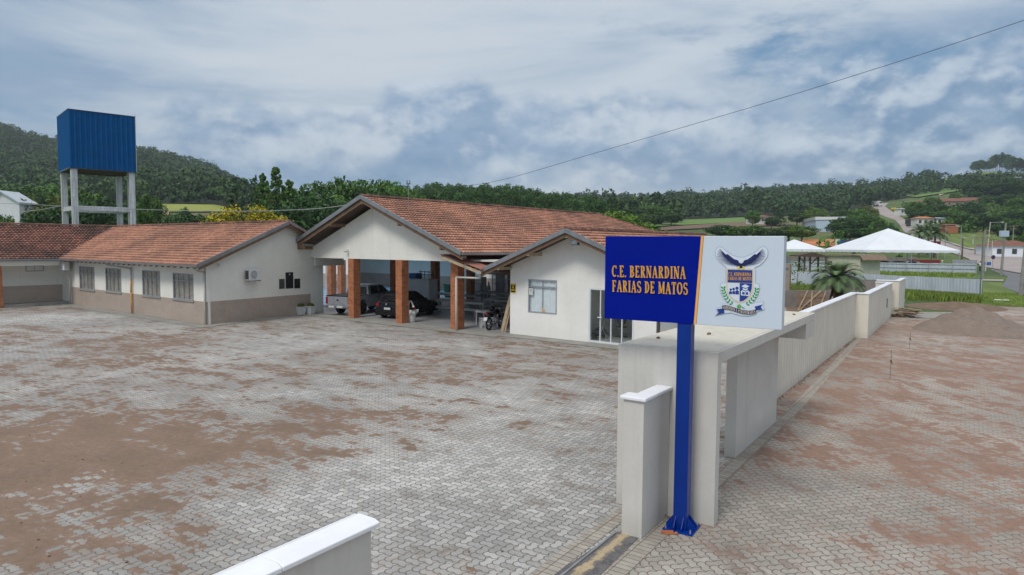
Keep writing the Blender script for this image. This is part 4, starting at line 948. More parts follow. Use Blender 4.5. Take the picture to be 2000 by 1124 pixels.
# ---- sign ----
SA = 31.1; su = np.array([math.cos(R(SA)), -math.sin(R(SA))]); sn = np.array([math.sin(R(SA)), math.cos(R(SA))])
Q = gp(1338, 1040)[:2]
def sp(px, py):
    d = ray(px, py); C = np.array([0, 0, CAMH]); t = ((Q-C[:2])@sn)/(d[:2]@sn); P = C+d*t
    return float((P[:2]-Q)@su), float(P[2])
sign = thing('school_sign', 'blue and pale sign board with gold school name and eagle crest on a blue post', 'sign', (Q[0], Q[1], 0), -R(SA))
def tri(mb): return mb
mb = MB(); mb.box(-.182, .012, .012, .205, .02, 2.94); mb.obj('post', 'postblue', sign, bevel=.01)
mb = MB(); mb.box(-.30, .13, -.10, .32, .0, .022); mb.obj('base_plate', 'postblue', sign, bevel=.004)
for (x0, x1, ax) in ((-.182, -.29, 'x'), (.012, .12, 'x')):
    for y_ in (.05, .165): mb = MB(); mb.prism([(x0, .024), (x1, .024), (x1, .07), (x0, .20)], y_-.004, y_+.004, 'y'); mb.obj('gusset', 'postblue', sign)
for x_ in (-.14, -.03):
    mb = MB(); mb.prism([(.012, .024), (-.09, .024), (-.09, .07), (.012, .20)], x_-.004, x_+.004, 'x'); mb.obj('gusset', 'postblue', sign)
for x_ in (-.26, .09):
    for y_ in (-.06, .28): mb = MB(); mb.tube((x_, y_, .02), (x_, y_, .05), .012, .012, 6); mb.tube((x_, y_, .05), (x_, y_, .075), .007, .007, 6); mb.obj('bolt', 'galv', sign)
TL, TR_, ZB, ZT = -1.272, 1.185, 2.936, 4.140
ta, tb = .125, .052
DP = .19
mb = MB(); mb.prism([(TL, ZB), (tb, ZB), (ta, ZT), (TL, ZT)], 0, DP, 'y'); mb.obj('blue_panel', 'signblue', sign, bevel=.006)
mb = MB(); mb.prism([(tb+.002, ZB-.002), (tb+.034, ZB-.002), (ta+.034, ZT+.002), (ta+.002, ZT+.002)], -.008, DP, 'y'); mb.obj('orange_strip', 'orange', sign)
mb = MB(); mb.prism([(tb+.036, ZB), (TR_, ZB), (TR_, ZT), (ta+.036, ZT)], 0, DP, 'y'); mb.obj('pale_panel', 'signwhite', sign, bevel=.006)
# letters drawn with strokes: thick stems, thin joins, slab serifs
TK, TN = .17, .085
def glyph(ch):
    S_ = []; L = lambda a, b_, c_, d, w=TK: S_.append(('l', a, b_, c_, d, w)); A = lambda cx, cy, rx, ry, a0, a1, tk=TK: S_.append(('a', cx, cy, rx, ry, a0, a1, tk))
    def sf(x, y, w=.30): L(x-w/2, y, x+w/2, y, TN*.8)
    if ch == 'I': L(.2, 0, .2, 1); sf(.2, .035); sf(.2, .965); return S_, .40
    if ch == '.': L(.12, 0, .12, .15, .15); return S_, .26
    if ch == ' ': return S_, .32
    if ch in 'EF':
        L(.2, 0, .2, 1); sf(.2, .035); sf(.2, .965); L(.2, .955, .56, .955, TN); L(.555, .78, .555, 1, TN*.8); L(.2, .51, .45, .51, TN); L(.44, .40, .44, .62, TN*.7)
        if ch == 'E': L(.2, .045, .58, .045, TN); L(.575, 0, .575, .24, TN*.8)
        return S_, .68
    if ch == 'D': L(.2, 0, .2, 1); sf(.17, .035, .24); sf(.17, .965, .24); A(.24, .5, .34, .46, -90, 90); return S_, .72
    if ch == 'B': L(.2, 0, .2, 1); sf(.17, .035, .24); sf(.17, .965, .24); A(.26, .74, .25, .22, -90, 90); A(.27, .27, .29, .235, -90, 90); L(.2, .505, .3, .505, TN); return S_, .70
    if ch in 'RP':
        L(.2, 0, .2, 1); sf(.2, .035); sf(.2, .965); A(.27, .735, .26, .225, -90, 90); L(.2, .51, .3, .51, TN)
        if ch == 'R': L(.34, .52, .58, .03, TK*.95); L(.56, .035, .70, .035, TN*.8)
        return S_, .74
    if ch == 'A': L(.10, .02, .34, .98, TN); L(.34, .98, .60, .02, TK); L(.17, .33, .50, .33, TN*.8); sf(.11, .03, .22); sf(.60, .03, .26); return S_, .74
    if ch == 'V': L(.12, .98, .36, .02, TK); L(.36, .02, .60, .98, TN); sf(.12, .97, .26); sf(.60, .97, .22); return S_, .72
    if ch == 'N': L(.14, 0, .14, 1, TN); L(.14, .98, .60, .02, TK*1.05); L(.62, 0, .62, 1, TN); sf(.14, .035, .24); sf(.10, .965, .18); sf(.62, .965, .24); return S_, .78
    if ch == 'M': L(.14, 0, .14, 1, TN); L(.16, .98, .45, .06, TK); L(.45, .06, .74, .98, TN); L(.76, 0, .76, 1, TK); sf(.14, .035, .24); sf(.76, .035, .28); sf(.10, .965, .16); sf(.80, .965, .20); return S_, .95
    if ch == 'T': L(.32, 0, .32, 1); sf(.32, .035); L(.06, .955, .58, .955, TN); L(.065, .76, .065, 1, TN*.8); L(.575, .76, .575, 1, TN*.8); return S_, .66
    if ch in 'CÇ':
        A(.36, .5, .27, .46, 50, 310); L(.60, .72, .60, .98, TN*.9)
        if ch == 'Ç': L(.38, -.02, .34, -.2, TN)
        return S_, .68
    if ch == 'O': A(.37, .5, .28, .46, 0, 360); return S_, .76
    if ch == 'S': A(.31, .73, .20, .225, 35, 270, TK*.8); A(.31, .27, .22, .235, -90, 90+0, TK); A(.31, .27, .22, .235, -145, -90, TN); L(.12, .04, .12, .28, TN*.8); L(.50, .74, .50, .96, TN*.8); L(.24, .56, .42, .46, TK*.9); return S_, .62
    return S_, .5
def text_mesh(txt, mapf, y0, depth=.008, bold=1.):
    """mapf(s in 0..1 along, h in 0..1 up) -> (t, z)"""
    gl = [glyph(ch) for ch in txt]; total = sum(w for _, w in gl)+.06*(len(gl)-1); x = 0; mb = MB(); k = 0
    def quad(p, q, w0, w1):
        nonlocal k
        dx_, dy_ = q[0]-p[0], q[1]-p[1]; l = math.hypot(dx_, dy_) or 1; nx, ny = -dy_/l, dx_/l
        c_ = [(p[0]+nx*w0/2, p[1]+ny*w0/2), (q[0]+nx*w1/2, q[1]+ny*w1/2), (q[0]-nx*w1/2, q[1]-ny*w1/2), (p[0]-nx*w0/2, p[1]-ny*w0/2)]
        k += 1; P = [mapf(a/total, b_) for a, b_ in c_]
        mb.prism(P, y0-depth-(k % 9)*.00025, y0-.0003, 'y')
    for S_, w in gl:
        for s_ in S_:
            if s_[0] == 'l': quad((x+s_[1], s_[2]), (x+s_[3], s_[4]), s_[5]*bold, s_[5]*bold)
            else:
                _, cx, cy, rx_, ry, a0, a1, tk = s_; n = max(5, int(abs(a1-a0)/20)); pts = []
                for i in range(n+1):
                    a = R(a0+(a1-a0)*i/n); pts.append(((x+cx+rx_*math.cos(a), cy+ry*math.sin(a)), (TN*.9+(tk-TN*.9)*abs(math.cos(a))**1.3)*bold))
                for (p, w0), (q, w1) in zip(pts[:-1], pts[1:]): quad(p, q, w0, w1)
        x += w+.06
    return mb
def quadmap(bl, br, tl, tr, conv):
    B_ = [np.array(conv(*q)) for q in (bl, br, tl, tr)]
    return lambda s_, h: tuple((B_[0]*(1-s_)+B_[1]*s_)*(1-h)+(B_[2]*(1-s_)+B_[3]*s_)*h)
c5 = lambda x, y: sp(1150+x/4.6825, 440+y/4.6825)
text_mesh('C.E. BERNARDINA', quadmap((216, 473), (890, 492), (216, 369), (890, 380), c5), -.006, .012, 1.08).obj('lettering', 'gold', sign)
text_mesh('FARIAS DE MATOS', quadmap((216, 608), (909, 638), (216, 504), (909, 526), c5), -.006, .012, 1.08).obj('lettering', 'gold', sign)
# crest
c3 = lambda x, y: sp(1380+x/6.25, 460+y/6.25)
crest_ob = None
def shape(name, pts, m, y, lay=.003, parent=None):
    mb = MB()
    for P in (pts if isinstance(pts[0], list) else [pts]): mb.prism([c3(*p) for p in P], y-lay, y-.0002, 'y')
    return mb.obj(name, m, parent)
def sub(o, par): o.parent = par; return o
mir = lambda P, c_=425: [(2*c_-x, y) for x, y in P][::-1]
halo = [(104, 190), (118, 160), (160, 132), (205, 152), (262, 203), (330, 244), (400, 264), (455, 264), (520, 238), (590, 205), (650, 150), (700, 128), (742, 160), (756, 205), (748, 260), (705, 325), (650, 372), (590, 398), (600, 440), (600, 585), (640, 590), (655, 640), (630, 740), (560, 830), (700, 805), (690, 850), (712, 908), (625, 935), (600, 968), (520, 990), (420, 985), (300, 950), (225, 958), (105, 985), (140, 940), (112, 892), (180, 872), (195, 835), (270, 840), (200, 760), (165, 680), (165, 600), (190, 578), (225, 580), (235, 560), (235, 390), (200, 360), (145, 310), (108, 250)]
crest = shape('crest', halo, 'emgrey', -.004, .002, sign)
def shrink(P, k=6):
    n = len(P); out = []
    for i in range(n):
        a, b_, c_ = P[i-1], P[i], P[(i+1) % n]; nx = -(c_[1]-a[1]); ny = c_[0]-a[0]; l = math.hypot(nx, ny) or 1; out.append((b_[0]+nx/l*k, b_[1]+ny/l*k))
    return out
sub(shape('backing', shrink(halo, 7), 'emwhite', -.0065, .002), crest)
fe_ = []
for sgn in (0, 1):
    for i in range(17):
        t = i/16; bx_ = 232+t*170; by_ = 238+t*122; a = R(118+t*-205) if False else None
        # feather tips run round the outer edge of the wing
        tips = [(162, 168), (150, 182), (141, 198), (134, 216), (131, 236), (133, 256), (140, 276), (152, 296), (168, 314), (186, 328), (206, 342), (228, 352), (252, 360), (278, 366), (306, 372), (336, 378), (364, 384)]
        tx, ty = tips[i]; dx_, dy_ = tx-bx_, ty-by_; l = math.hypot(dx_, dy_); nx, ny = -dy_/l, dx_/l; w0, w1 = 6, 2.2
        P = [(bx_+nx*w0, by_+ny*w0), (tx+nx*w1, ty+ny*w1), (tx-nx*w1, ty-ny*w1), (bx_-nx*w0, by_-ny*w0)]
        fe_.append(mir(P) if sgn else P)
mb = MB()
for k, P in enumerate(fe_): mb.prism([c3(*p) for p in P], -.0100-k*.00006, -.0088, 'y')
wing = mb.obj('wing_feathers', 'emnavy', None); wing.parent = crest
arm = [(214, 240), (262, 230), (300, 262), (340, 292), (388, 306), (398, 330), (418, 352), (418, 400), (404, 398), (392, 378), (340, 356), (300, 336), (262, 300)]
sub(shape('eagle_body', [arm, mir(arm), [(400, 345), (450, 345), (442, 402), (408, 402)]], 'emnavy', -.0118, .003), crest)
sub(shape('eagle_head', [[(425+24*math.cos(R(a)), 318+24*math.sin(R(a))) for a in range(0, 360, 30)]], 'emwhite', -.015, .002), crest)
sub(shape('talon', [[(383, 392), (402, 372), (412, 408), (386, 410)], [(440, 408), (446, 372), (468, 392), (464, 410)]], 'emyellow', -.0165, .003), crest)
sub(shape('shield_border', [(243, 402), (577, 406), (577, 640), (562, 700), (522, 770), (470, 812), (412, 828), (350, 812), (290, 762), (252, 694), (241, 620)], 'emcream', -.0088, .004), crest)
sub(shape('shield_top', [(262, 418), (561, 426), (559, 582), (259, 574)], 'emblue', -.013, .003), crest)
sub(shape('shield_left', [(258, 580), (404, 583), (404, 806), (352, 791), (302, 746), (266, 682)], 'emwhite', -.013, .003), crest)
sub(shape('shield_right', [(408, 583), (558, 588), (554, 650), (532, 715), (491, 770), (450, 799), (408, 806)], 'emblue', -.013, .003), crest)
cir = lambda x, y, r, a0=0, a1=360: [(x+r*math.cos(R(a)), y+r*math.sin(R(a))) for a in range(a0, a1, 24)]
sub(shape('people_symbol', [cir(299, 662, 14), cir(334, 655, 16), cir(375, 645, 19), [(278, 716), (280, 688), (298, 678), (316, 690), (316, 716)], [(320, 716), (320, 684), (336, 674), (354, 688), (354, 718)], [(358, 719), (356, 680), (377, 666), (398, 682), (398, 722)]], 'emblue', -.0162, .0025), crest)
sub(shape('cap_symbol', [[(428, 621), (474, 597), (526, 622), (480, 645)], [(446, 640), (480, 656), (506, 640), (506, 662), (478, 676), (446, 660)]], 'emwhite', -.0162, .0025), crest)
sub(shape('book_symbol', [[(422, 682), (442, 668), (474, 684), (474, 736), (424, 732)], [(478, 684), (508, 672), (530, 690), (528, 742), (478, 738)]], 'emwhite', -.0163, .0025), crest)
sub(shape('book_page', [[(440, 686), (468, 696), (468, 724), (440, 720)], [(484, 696), (510, 690), (512, 726), (484, 724)]], 'emblue', -.0190, .0015), crest)
lv = []
def leaves(path):
    for i in range(len(path)-1):
        x, y = path[i]; dx_, dy_ = path[i+1][0]-x, path[i+1][1]-y; l = math.hypot(dx_, dy_); ux, uy = dx_/l, dy_/l
        for s_ in (-1, 1):
            a = math.atan2(-uy, -ux)+s_*.75; ex_, ey_ = math.cos(a)*42, math.sin(a)*42; px_, py_ = -math.sin(a)*12, math.cos(a)*12
            lv.append([(x, y), (x+ex_*.5+px_, y+ey_*.5+py_), (x+ex_, y+ey_), (x+ex_*.5-px_, y+ey_*.5-py_)])
leaves([(208, 652), (212, 684), (224, 716), (240, 748), (260, 780), (286, 812), (318, 838), (350, 862)])
leaves([(612, 668), (606, 700), (592, 732), (574, 762), (550, 794), (522, 822), (490, 846), (462, 866)])
mb = MB()
for k, P in enumerate(lv): mb.prism([c3(*p) for p in P], -.0105-(k % 5)*.0003, -.0088, 'y')
lo = mb.obj('laurel', 'emgreen', None); lo.parent = crest
sub(shape('laurel_knot', [cir(400, 868, 26), [(420, 860), (462, 882), (470, 896), (440, 888)]], 'emgreen2', -.0105, .003), crest)
sub(shape('ribbon_tail', [(128, 902), (214, 890), (222, 946), (118, 972), (152, 940)], 'emblue', -.0125, .003), crest)
sub(shape('ribbon_tail', [(588, 870), (684, 845), (662, 876), (688, 906), (612, 914)], 'emblue', -.0125, .003), crest)
top = [(194, 858), (230, 852), (270, 857), (350, 884), (430, 908), (520, 920), (570, 914), (610, 900)]; bot = [(610, 944), (570, 958), (520, 966), (430, 956), (350, 930), (270, 906), (230, 902), (198, 908)]
sub(shape('ribbon', top+bot, 'emnavy', -.016, .003), crest)
def ribmap(s_, h):
    x = 204+s_*396; tt = np.interp(x, [p[0] for p in top], [p[1] for p in top]); bb = np.interp(x, [p[0] for p in bot[::-1]], [p[1] for p in bot[::-1]])
    y = bb+(tt-bb)*(.14+.72*h); return c3(x, y)
q = text_mesh('SABEDORIA E PERSEVERANÇA', ribmap, -.0195, .002, 1.15).obj('motto', 'emcream', None); q.parent = crest
q = text_mesh('C.E. BERNARDINA', quadmap((270, 492), (548, 497), (270, 450), (548, 456), c3), -.0165, .002, 1.2).obj('crest_lettering', 'gold', None); q.parent = crest
q = text_mesh('FARIAS DE MATOS', quadmap((266, 545), (555, 552), (266, 503), (555, 509), c3), -.0165, .002, 1.2).obj('crest_lettering', 'gold', None); q.parent = crest
# bits at the post foot
x0, y0 = gp(1290, 1010)[:2]
cab = thing('conduit_loop', 'thin grey cable loop sticking up from the paving beside the blue post foot', 'cable', (x0, y0, 0))
mb = MB(); mb.path([(-.12, -.06, 0), (-.10, -.03, .10), (-.05, 0, .13), (.10, -.06, .02), (.14, -.10, .0)], .007); mb.obj('cable', 'wire', cab)
x0, y0 = gp(1305, 1043)[:2]
br = thing('broken_brick', 'orange broken brick piece on the paving at the blue post base plate', 'brick', (x0, y0, 0)); mb = MB(); mb.box(-.09, .07, -.035, .03, .005, .04); mb.blob((.10, -.03, .02), .03, .025, .02, 7, 4, .3); mb.obj('brick', 'brick', br, bevel=.008)
# ================================================================== VEHICLES
def wheel(par, x, y, r, w, rim='chrome'):
    """axle along y"""
    mb = MB(); s_ = 1 if y > 0 else -1
    mb.lathe([(r*.62, -w/2), (r*.96, -w/2), (r, -w*.3), (r, w*.3), (r*.96, w/2), (r*.62, w/2)], 22)
    mb.v = [(a, c_, b_) for a, b_, c_ in mb.v]; mb.v = [(a+x, b_+y, c_+r) for a, b_, c_ in mb.v]
    o = mb.obj('wheel', 'rubber', par, smooth=False)
    m2 = MB(); yy = y+s_*(w/2)
    m2.tube((x, yy-s_*.05, r), (x, yy-s_*.02, r), r*.60, r*.58, 20)
    for i in range(6):
        a = 2*math.pi*i/6; m2.bar((x, yy-s_*.01, r), (x+math.cos(a)*r*.56, yy-s_*.012, r+math.sin(a)*r*.56), .02, r*.14)
    q = m2.obj('rim', rim, None); q.parent = o; return o
def arch_profile(L, z0, zb, wheels, r, top):
    """closed side outline with wheel arches; top = list of points from front to rear along the belt"""
    P = [(0, z0)]
    for wx in sorted(wheels):
        P.append((wx-r*1.18, z0))
        for k in range(1, 8):
            a = math.pi*(1-k/8); P.append((wx+math.cos(a)*r*1.18, z0+math.sin(a)*r*1.25))
        P.append((wx+r*1.18, z0))
    P.append((L, z0)); return P+top
def loft(mb, rings):
    n = len(rings[0]); o = []
    for rg in rings: o += rg
    mb.add(o, [(k*n+i, k*n+(i+1) % n, (k+1)*n+(i+1) % n, (k+1)*n+i) for k in range(len(rings)-1) for i in range(n)]+[tuple(range(n))[::-1], tuple(range((len(rings)-1)*n, len(rings)*n))])
def sidebody(mb, prof, W_, inset=.06):
    """side outline pulled into a body whose flanks turn in at the top"""
    zmax = max(p[1] for p in prof); zmid = .45*zmax
    def ring(y, k): return [(p[0], y-math.copysign(max(0, (p[1]-zmid))/(zmax-zmid)*inset*k, y) if p[1] > zmid else y, p[1]) for p in prof]
    A = ring(-W_/2, 1); B = ring(W_/2, 1); n = len(prof)
    mb.add(A+B, [tuple(range(n)), tuple(range(n, 2*n))[::-1]]+[(i, i+n, (i+1) % n+n, (i+1) % n) for i in range(n)])
def cabin(mb, low, high, Wl, Wh):
    """low/high: lists of x stations (rear->front) at belt and roof: [(x,z)...]"""
    V = [(x, s_*Wl/2, z) for s_ in (-1, 1) for x, z in low]+[(x, s_*Wh/2, z) for s_ in (-1, 1) for x, z in high]; n = len(low)
    lo = lambda s_, i: s_*n+i
    hi = lambda s_, i: 2*n+s_*n+i
    F = []
    for i in range(n-1): F += [(lo(0, i), lo(0, i+1), hi(0, i+1), hi(0, i)), (lo(1, i+1), lo(1, i), hi(1, i), hi(1, i+1)), (hi(0, i), hi(0, i+1), hi(1, i+1), hi(1, i))]
    F += [(lo(1, 0), lo(0, 0), hi(0, 0), hi(1, 0)), (lo(0, n-1), lo(1, n-1), hi(1, n-1), hi(0, n-1))]
    mb.add(V, F)
def glass_side(par, pts, Wl, Wh, zl, zh, m='autoglass'):
    for s_ in (-1, 1):
        V = []
        for x, z in pts:
            w_ = Wl+(Wh-Wl)*(z-zl)/(zh-zl); V.append((x, s_*(w_/2+.006), z))
        mb = MB(); mb.add(V, [tuple(range(len(V)))]); mb.add([(a, b_-s_*.004, c_) for a, b_, c_ in V], [tuple(range(len(V)))[::-1]]); mb.obj('side_window', m, par)
def simple_car(label, paint, org, ang, group=None, L=4.0, W_=1.68, H=1.42, detail=True, name='parked_car'):
    t = thing(name, label, 'car', org, ang, group); r = .30
    wx = (.72, L-.82)
    top = [(L-.02, .42), (L-.06, .62), (L-.35, .78), (L-1.05, .90), (.55, .98), (.08, .90), (.0, .62)]
    mb = MB(); sidebody(mb, arch_profile(L, .2, .9, wx, r, top), W_); mb.obj('body', paint, t, bevel=.03)
    low = [(.12, .90), (.55, .95), (L-1.7, .93), (L-1.05, .88)]; high = [(.42, H-.12), (.85, H-.01), (L-2.2, H), (L-1.95, H-.05)]
    mb = MB(); cabin(mb, low, high, W_*.93, W_*.72); mb.obj('roof', paint, t, bevel=.03)
    glass_side(t, [(.72, .98), (1.75, .97), (1.78, H-.10), (1.02, H-.12)], W_*.93, W_*.72, .92, H)
    glass_side(t, [(1.83, .97), (L-1.35, .95), (L-1.98, H-.11), (1.86, H-.10)], W_*.93, W_*.72, .92, H)
    mb = MB(); a, b_ = np.array([.135, 0, .96]), np.array([.40, 0, H-.17]); mb.add([(a[0]-.02, -W_*.38, a[2]), (a[0]-.02, W_*.38, a[2]), (b_[0]-.012, W_*.32, b_[2]), (b_[0]-.012, -W_*.32, b_[2])], [(0, 1, 2, 3)[::-1]]); mb.obj('rear_window', 'autoglass', t)
    mb = MB(); mb.add([(L-1.10, -W_*.42, .92), (L-1.10, W_*.42, .92), (L-1.92, W_*.34, H-.08), (L-1.92, -W_*.34, H-.08)], [(0, 1, 2, 3)]); mb.obj('windscreen', 'autoglass', t)
    for x in wx:
        for s_ in (-1, 1): wheel(t, x, s_*(W_/2-.10), r, .19)
    for s_ in (-1, 1):
        mb = MB(); mb.box(-.012, .10, s_*W_*.40-.09, s_*W_*.40+.09, .68, .86); mb.obj('tail_lamp', 'redlamp', t, bevel=.02)
        if detail: mb = MB(); mb.box(L-.30, L-.03, s_*W_*.38-.12, s_*W_*.38+.12, .60, .72); mb.obj('headlight', 'chrome', t, bevel=.02)
    mb = MB(); mb.box(-.06, .14, -W_*.46, W_*.46, .26, .5); mb.obj('bumper', paint, t, bevel=.03)
    if detail:
        mb = MB(); mb.box(-.075, -.061, -.2, .2, .52, .63); mb.obj('number_plate', 'plate', t)
        mb = MB(); mb.box(1.9, 2.05, -W_/2-.008, W_/2+.008, .74, .765); mb.box(1.0, 1.14, -W_/2-.008, W_/2+.008, .76, .785); mb.obj('door_handle', 'black', t)
        mb = MB()
        for s_ in (-1, 1): mb.blob((L-1.45, s_*(W_/2+.06), .98), .07, .09, .06)
        mb.obj('wing_mirror', paint, t, smooth=True)
    return t
hd = R(66)
ax = Vector((-6.35, 36.45, 0)); org = ax-Vector((math.cos(hd), math.sin(hd), 0))*.72
hb = simple_car('black hatchback parked between the brick pillars under the hall gable', 'carblack', tuple(org), hd, H=1.46, L=3.9)
mb = MB(); mb.blob((-.012, .10, .80), .012, .06, .06); mb.obj('boot_emblem', 'chrome', hb)
# pickup
pk = thing('pickup_truck', 'silver grey double-cab pickup truck parked in the hall behind the first brick pillar', 'pickup truck', None or (0, 0, 0), hd)
ax = Vector((-9.25, 38.45, 0)); pk.location = ax-Vector((math.cos(hd), math.sin(hd), 0))*1.18
L, W_, r, H = 5.15, 1.72, .36, 1.66; wx = (1.18, 4.15)
top = [(L, .55), (L-.02, .85), (L-.35, 1.0), (L-1.25, 1.08), (L-1.3, 1.09), (1.72, 1.06), (1.70, 1.10), (0, 1.10), (-.0, .55)]
mb = MB(); sidebody(mb, arch_profile(L, .42, 1, wx, r, top), W_, .05); mb.obj('body', 'carsilver', pk, bevel=.03)
mb = MB(); mb.box(.06, 1.64, -.72, .72, 1.0, 1.113); mb.obj('bed_liner', 'black', pk)
mb = MB(); mb.box(-.005, 1.7, -.80, -.74, 1.08, 1.135); mb.box(-.005, 1.7, .74, .80, 1.08, 1.135); mb.box(-.012, .05, -.80, .80, 1.08, 1.135); mb.obj('bed_rail', 'black', pk)
mb = MB(); cabin(mb, [(1.72, 1.07), (2.0, 1.07), (3.6, 1.07), (4.05, 1.05)], [(1.86, H-.03), (2.1, H), (3.0, H), (3.25, H-.05)], W_*.95, W_*.78); mb.obj('cab', 'carsilver', pk, bevel=.04)
glass_side(pk, [(1.98, 1.12), (2.74, 1.12), (2.74, H-.10), (2.06, H-.10)], W_*.95, W_*.78, 1.07, H)
glass_side(pk, [(2.82, 1.12), (3.80, 1.11), (3.26, H-.10), (2.82, H-.10)], W_*.95, W_*.78, 1.07, H)
mb = MB(); mb.add([(1.725, -.68, 1.13), (1.725, .68, 1.13), (1.835, .60, H-.12), (1.835, -.60, H-.12)], [(0, 1, 2, 3)[::-1]]); mb.obj('rear_window', 'autoglass', pk)
mb = MB(); mb.add([(4.02, -.72, 1.1), (4.02, .72, 1.1), (3.30, .62, H-.09), (3.30, -.62, H-.09)], [(0, 1, 2, 3)]); mb.obj('windscreen', 'autoglass', pk)
mb = MB(); mb.box(-.02, .0, -.66, .66, .62, 1.07); tg = mb.obj('tailgate', 'carsilver', pk, bevel=.01)
mb = MB(); mb.blob((-.025, 0, .88), .012, .08, .05); q = mb.obj('handle', 'black', None); q.parent = tg
mb = MB(); mb.box(-.22, .06, -.84, .84, .46, .58); mb.obj('bumper', 'chrome', pk, bevel=.03)
mb = MB(); mb.box(-.235, -.221, -.5, -.1, .47, .585); mb.box(-.235, -.221, .08, .46, .47, .575); mb.obj('number_plate', 'plate', pk)
for s_ in (-1, 1):
    mb = MB(); mb.box(-.018, .12, s_*.77-.075, s_*.77+.075, .66, 1.04); mb.obj('tail_lamp', 'redlamp', pk, bevel=.02)
    for x in wx: wheel(pk, x, s_*(W_/2-.13), r, .22)
    mb = MB(); mb.blob((3.75, s_*(W_/2+.08), 1.16), .06, .11, .09); mb.obj('wing_mirror', 'black', pk, smooth=True)
mb = MB(); mb.box(2.4, 2.54, -W_/2-.006, W_/2+.006, .93, .96); mb.box(3.2, 3.34, -W_/2-.006, W_/2+.006, .93, .96); mb.obj('door_handle', 'black', pk)
# motorcycle
def motorcycle(org, ang):
    t = thing('motorcycle', 'dark motorcycle with helmet on the mirror parked by the annex corner', 'motorcycle', org, ang)
    for x, nm in ((0, 'rear'), (1.25, 'front')):
        mb = MB(); mb.torus((x, 0, .30), .27, .045, 'y', 24, 8); w_ = mb.obj('wheel', 'rubber', t, smooth=True)
        mb = MB(); mb.torus((x, 0, .30), .22, .012, 'y', 24, 5); mb.tube((x, -.05, .3), (x, .05, .3), .05)
        for k in range(12): a = k*math.pi/6; mb.tube((x, 0, .3), (x+.22*math.cos(a), 0, .3+.22*math.sin(a)), .004, n=4)
        q = mb.obj('rim', 'chrome', None); q.parent = w_
    mb = MB(); mb.path([(0, .09, .3), (.45, .09, .36), (.75, .07, .42), (1.02, .05, .92)], .022); mb.path([(0, -.09, .3), (.45, -.09, .36), (.75, -.07, .42), (1.02, -.05, .92)], .022); mb.path([(.0, 0, .78), (.55, 0, .72), (1.0, 0, .86)], .03); mb.obj('frame', 'cardark', t)
    mb = MB(); mb.path([(1.25, .09, .3), (1.02, .09, .95)], .024); mb.path([(1.25, -.09, .3), (1.02, -.09, .95)], .024); mb.obj('fork', 'chrome', t)
    mb = MB(); mb.box(.42, .78, -.14, .14, .28, .56); mb.tube((.6, -.17, .42), (.6, .17, .42), .10, n=14); mb.obj('engine', 'galv', t, bevel=.03)
    mb = MB(); mb.blob((.80, 0, .80), .24, .14, .13, 14, 8); mb.obj('fuel_tank', 'carblack', t, smooth=True)
    mb = MB(); mb.prism([(-.12, .80), (-.1, .86), (.25, .84), (.62, .80), (.62, .73), (.2, .74)], -.12, .12, 'y'); mb.obj('seat', 'rubber', t, bevel=.03)
    mb = MB(); mb.prism([(-.30, .80), (-.08, .84), (.2, .74), (.3, .60), (.05, .62)], -.09, .09, 'y'); mb.obj('tail_fairing', 'carblack', t, bevel=.02)
    mb = MB(); mb.box(-.36, -.29, -.08, .08, .76, .84); mb.obj('tail_lamp', 'redlamp', t, bevel=.015)
    mb = MB(); mb.add([(-.40, -.09, .48), (-.40, .09, .48), (-.33, .09, .63), (-.33, -.09, .63)], [(0, 1, 2, 3)[::-1]]); mb.add([(-.395, -.09, .48), (-.395, .09, .48), (-.325, .09, .63), (-.325, -.09, .63)], [(0, 1, 2, 3)]); mb.obj('number_plate', 'plate', t)
    mb = MB(); mb.path([(.92, .36, .98), (1.0, .12, 1.03), (1.0, -.12, 1.03), (.92, -.36, .98)], .016); mb.path([(.98, .22, 1.02), (1.0, .3, 1.22)], .008); mb.path([(.98, -.22, 1.02), (1.0, -.3, 1.22)], .008); mb.blob((1.0, .31, 1.24), .02, .07, .05); mb.blob((1.0, -.31, 1.24), .02, .07, .05); mb.obj('handlebar', 'black', t)
    mb = MB(); mb.blob((1.12, 0, .92), .09, .09, .09); mb.obj('headlight', 'chrome', t, smooth=True)
    mb = MB(); mb.tube((.1, -.16, .34), (.62, -.15, .28), .045, .03); mb.obj('exhaust', 'chrome', t)
    mb = MB(); n = 9; V = []
    for i in range(n):
        a = R(20+i*15); V += [(1.25+.34*math.cos(a), -.07, .3+.34*math.sin(a)), (1.25+.34*math.cos(a), .07, .3+.34*math.sin(a))]
    mb.add(V, [(2*i, 2*i+1, 2*i+3, 2*i+2) for i in range(n-1)]); mb.obj('mudguard', 'carblack', t)
    return t
mo = gp(955, 646); motorcycle((mo[0], mo[1], .02), R(64))
hx, hy = mo[0]+math.cos(R(64))*.30, mo[1]+math.sin(R(64))*.30
hel = thing('helmet', 'black helmet with pale visor strapped on the motorcycle seat', 'helmet', (hx, hy, .88), R(64)); mb = MB(); mb.blob((0, 0, .12), .15, .13, .14, 14, 8); mb.obj('shell', 'carblack', hel, smooth=True)
mb = MB(); mb.blob((.05, -.05, .12), .115, .10, .06, 12, 6); mb.obj('visor', 'chrome', hel, smooth=True)
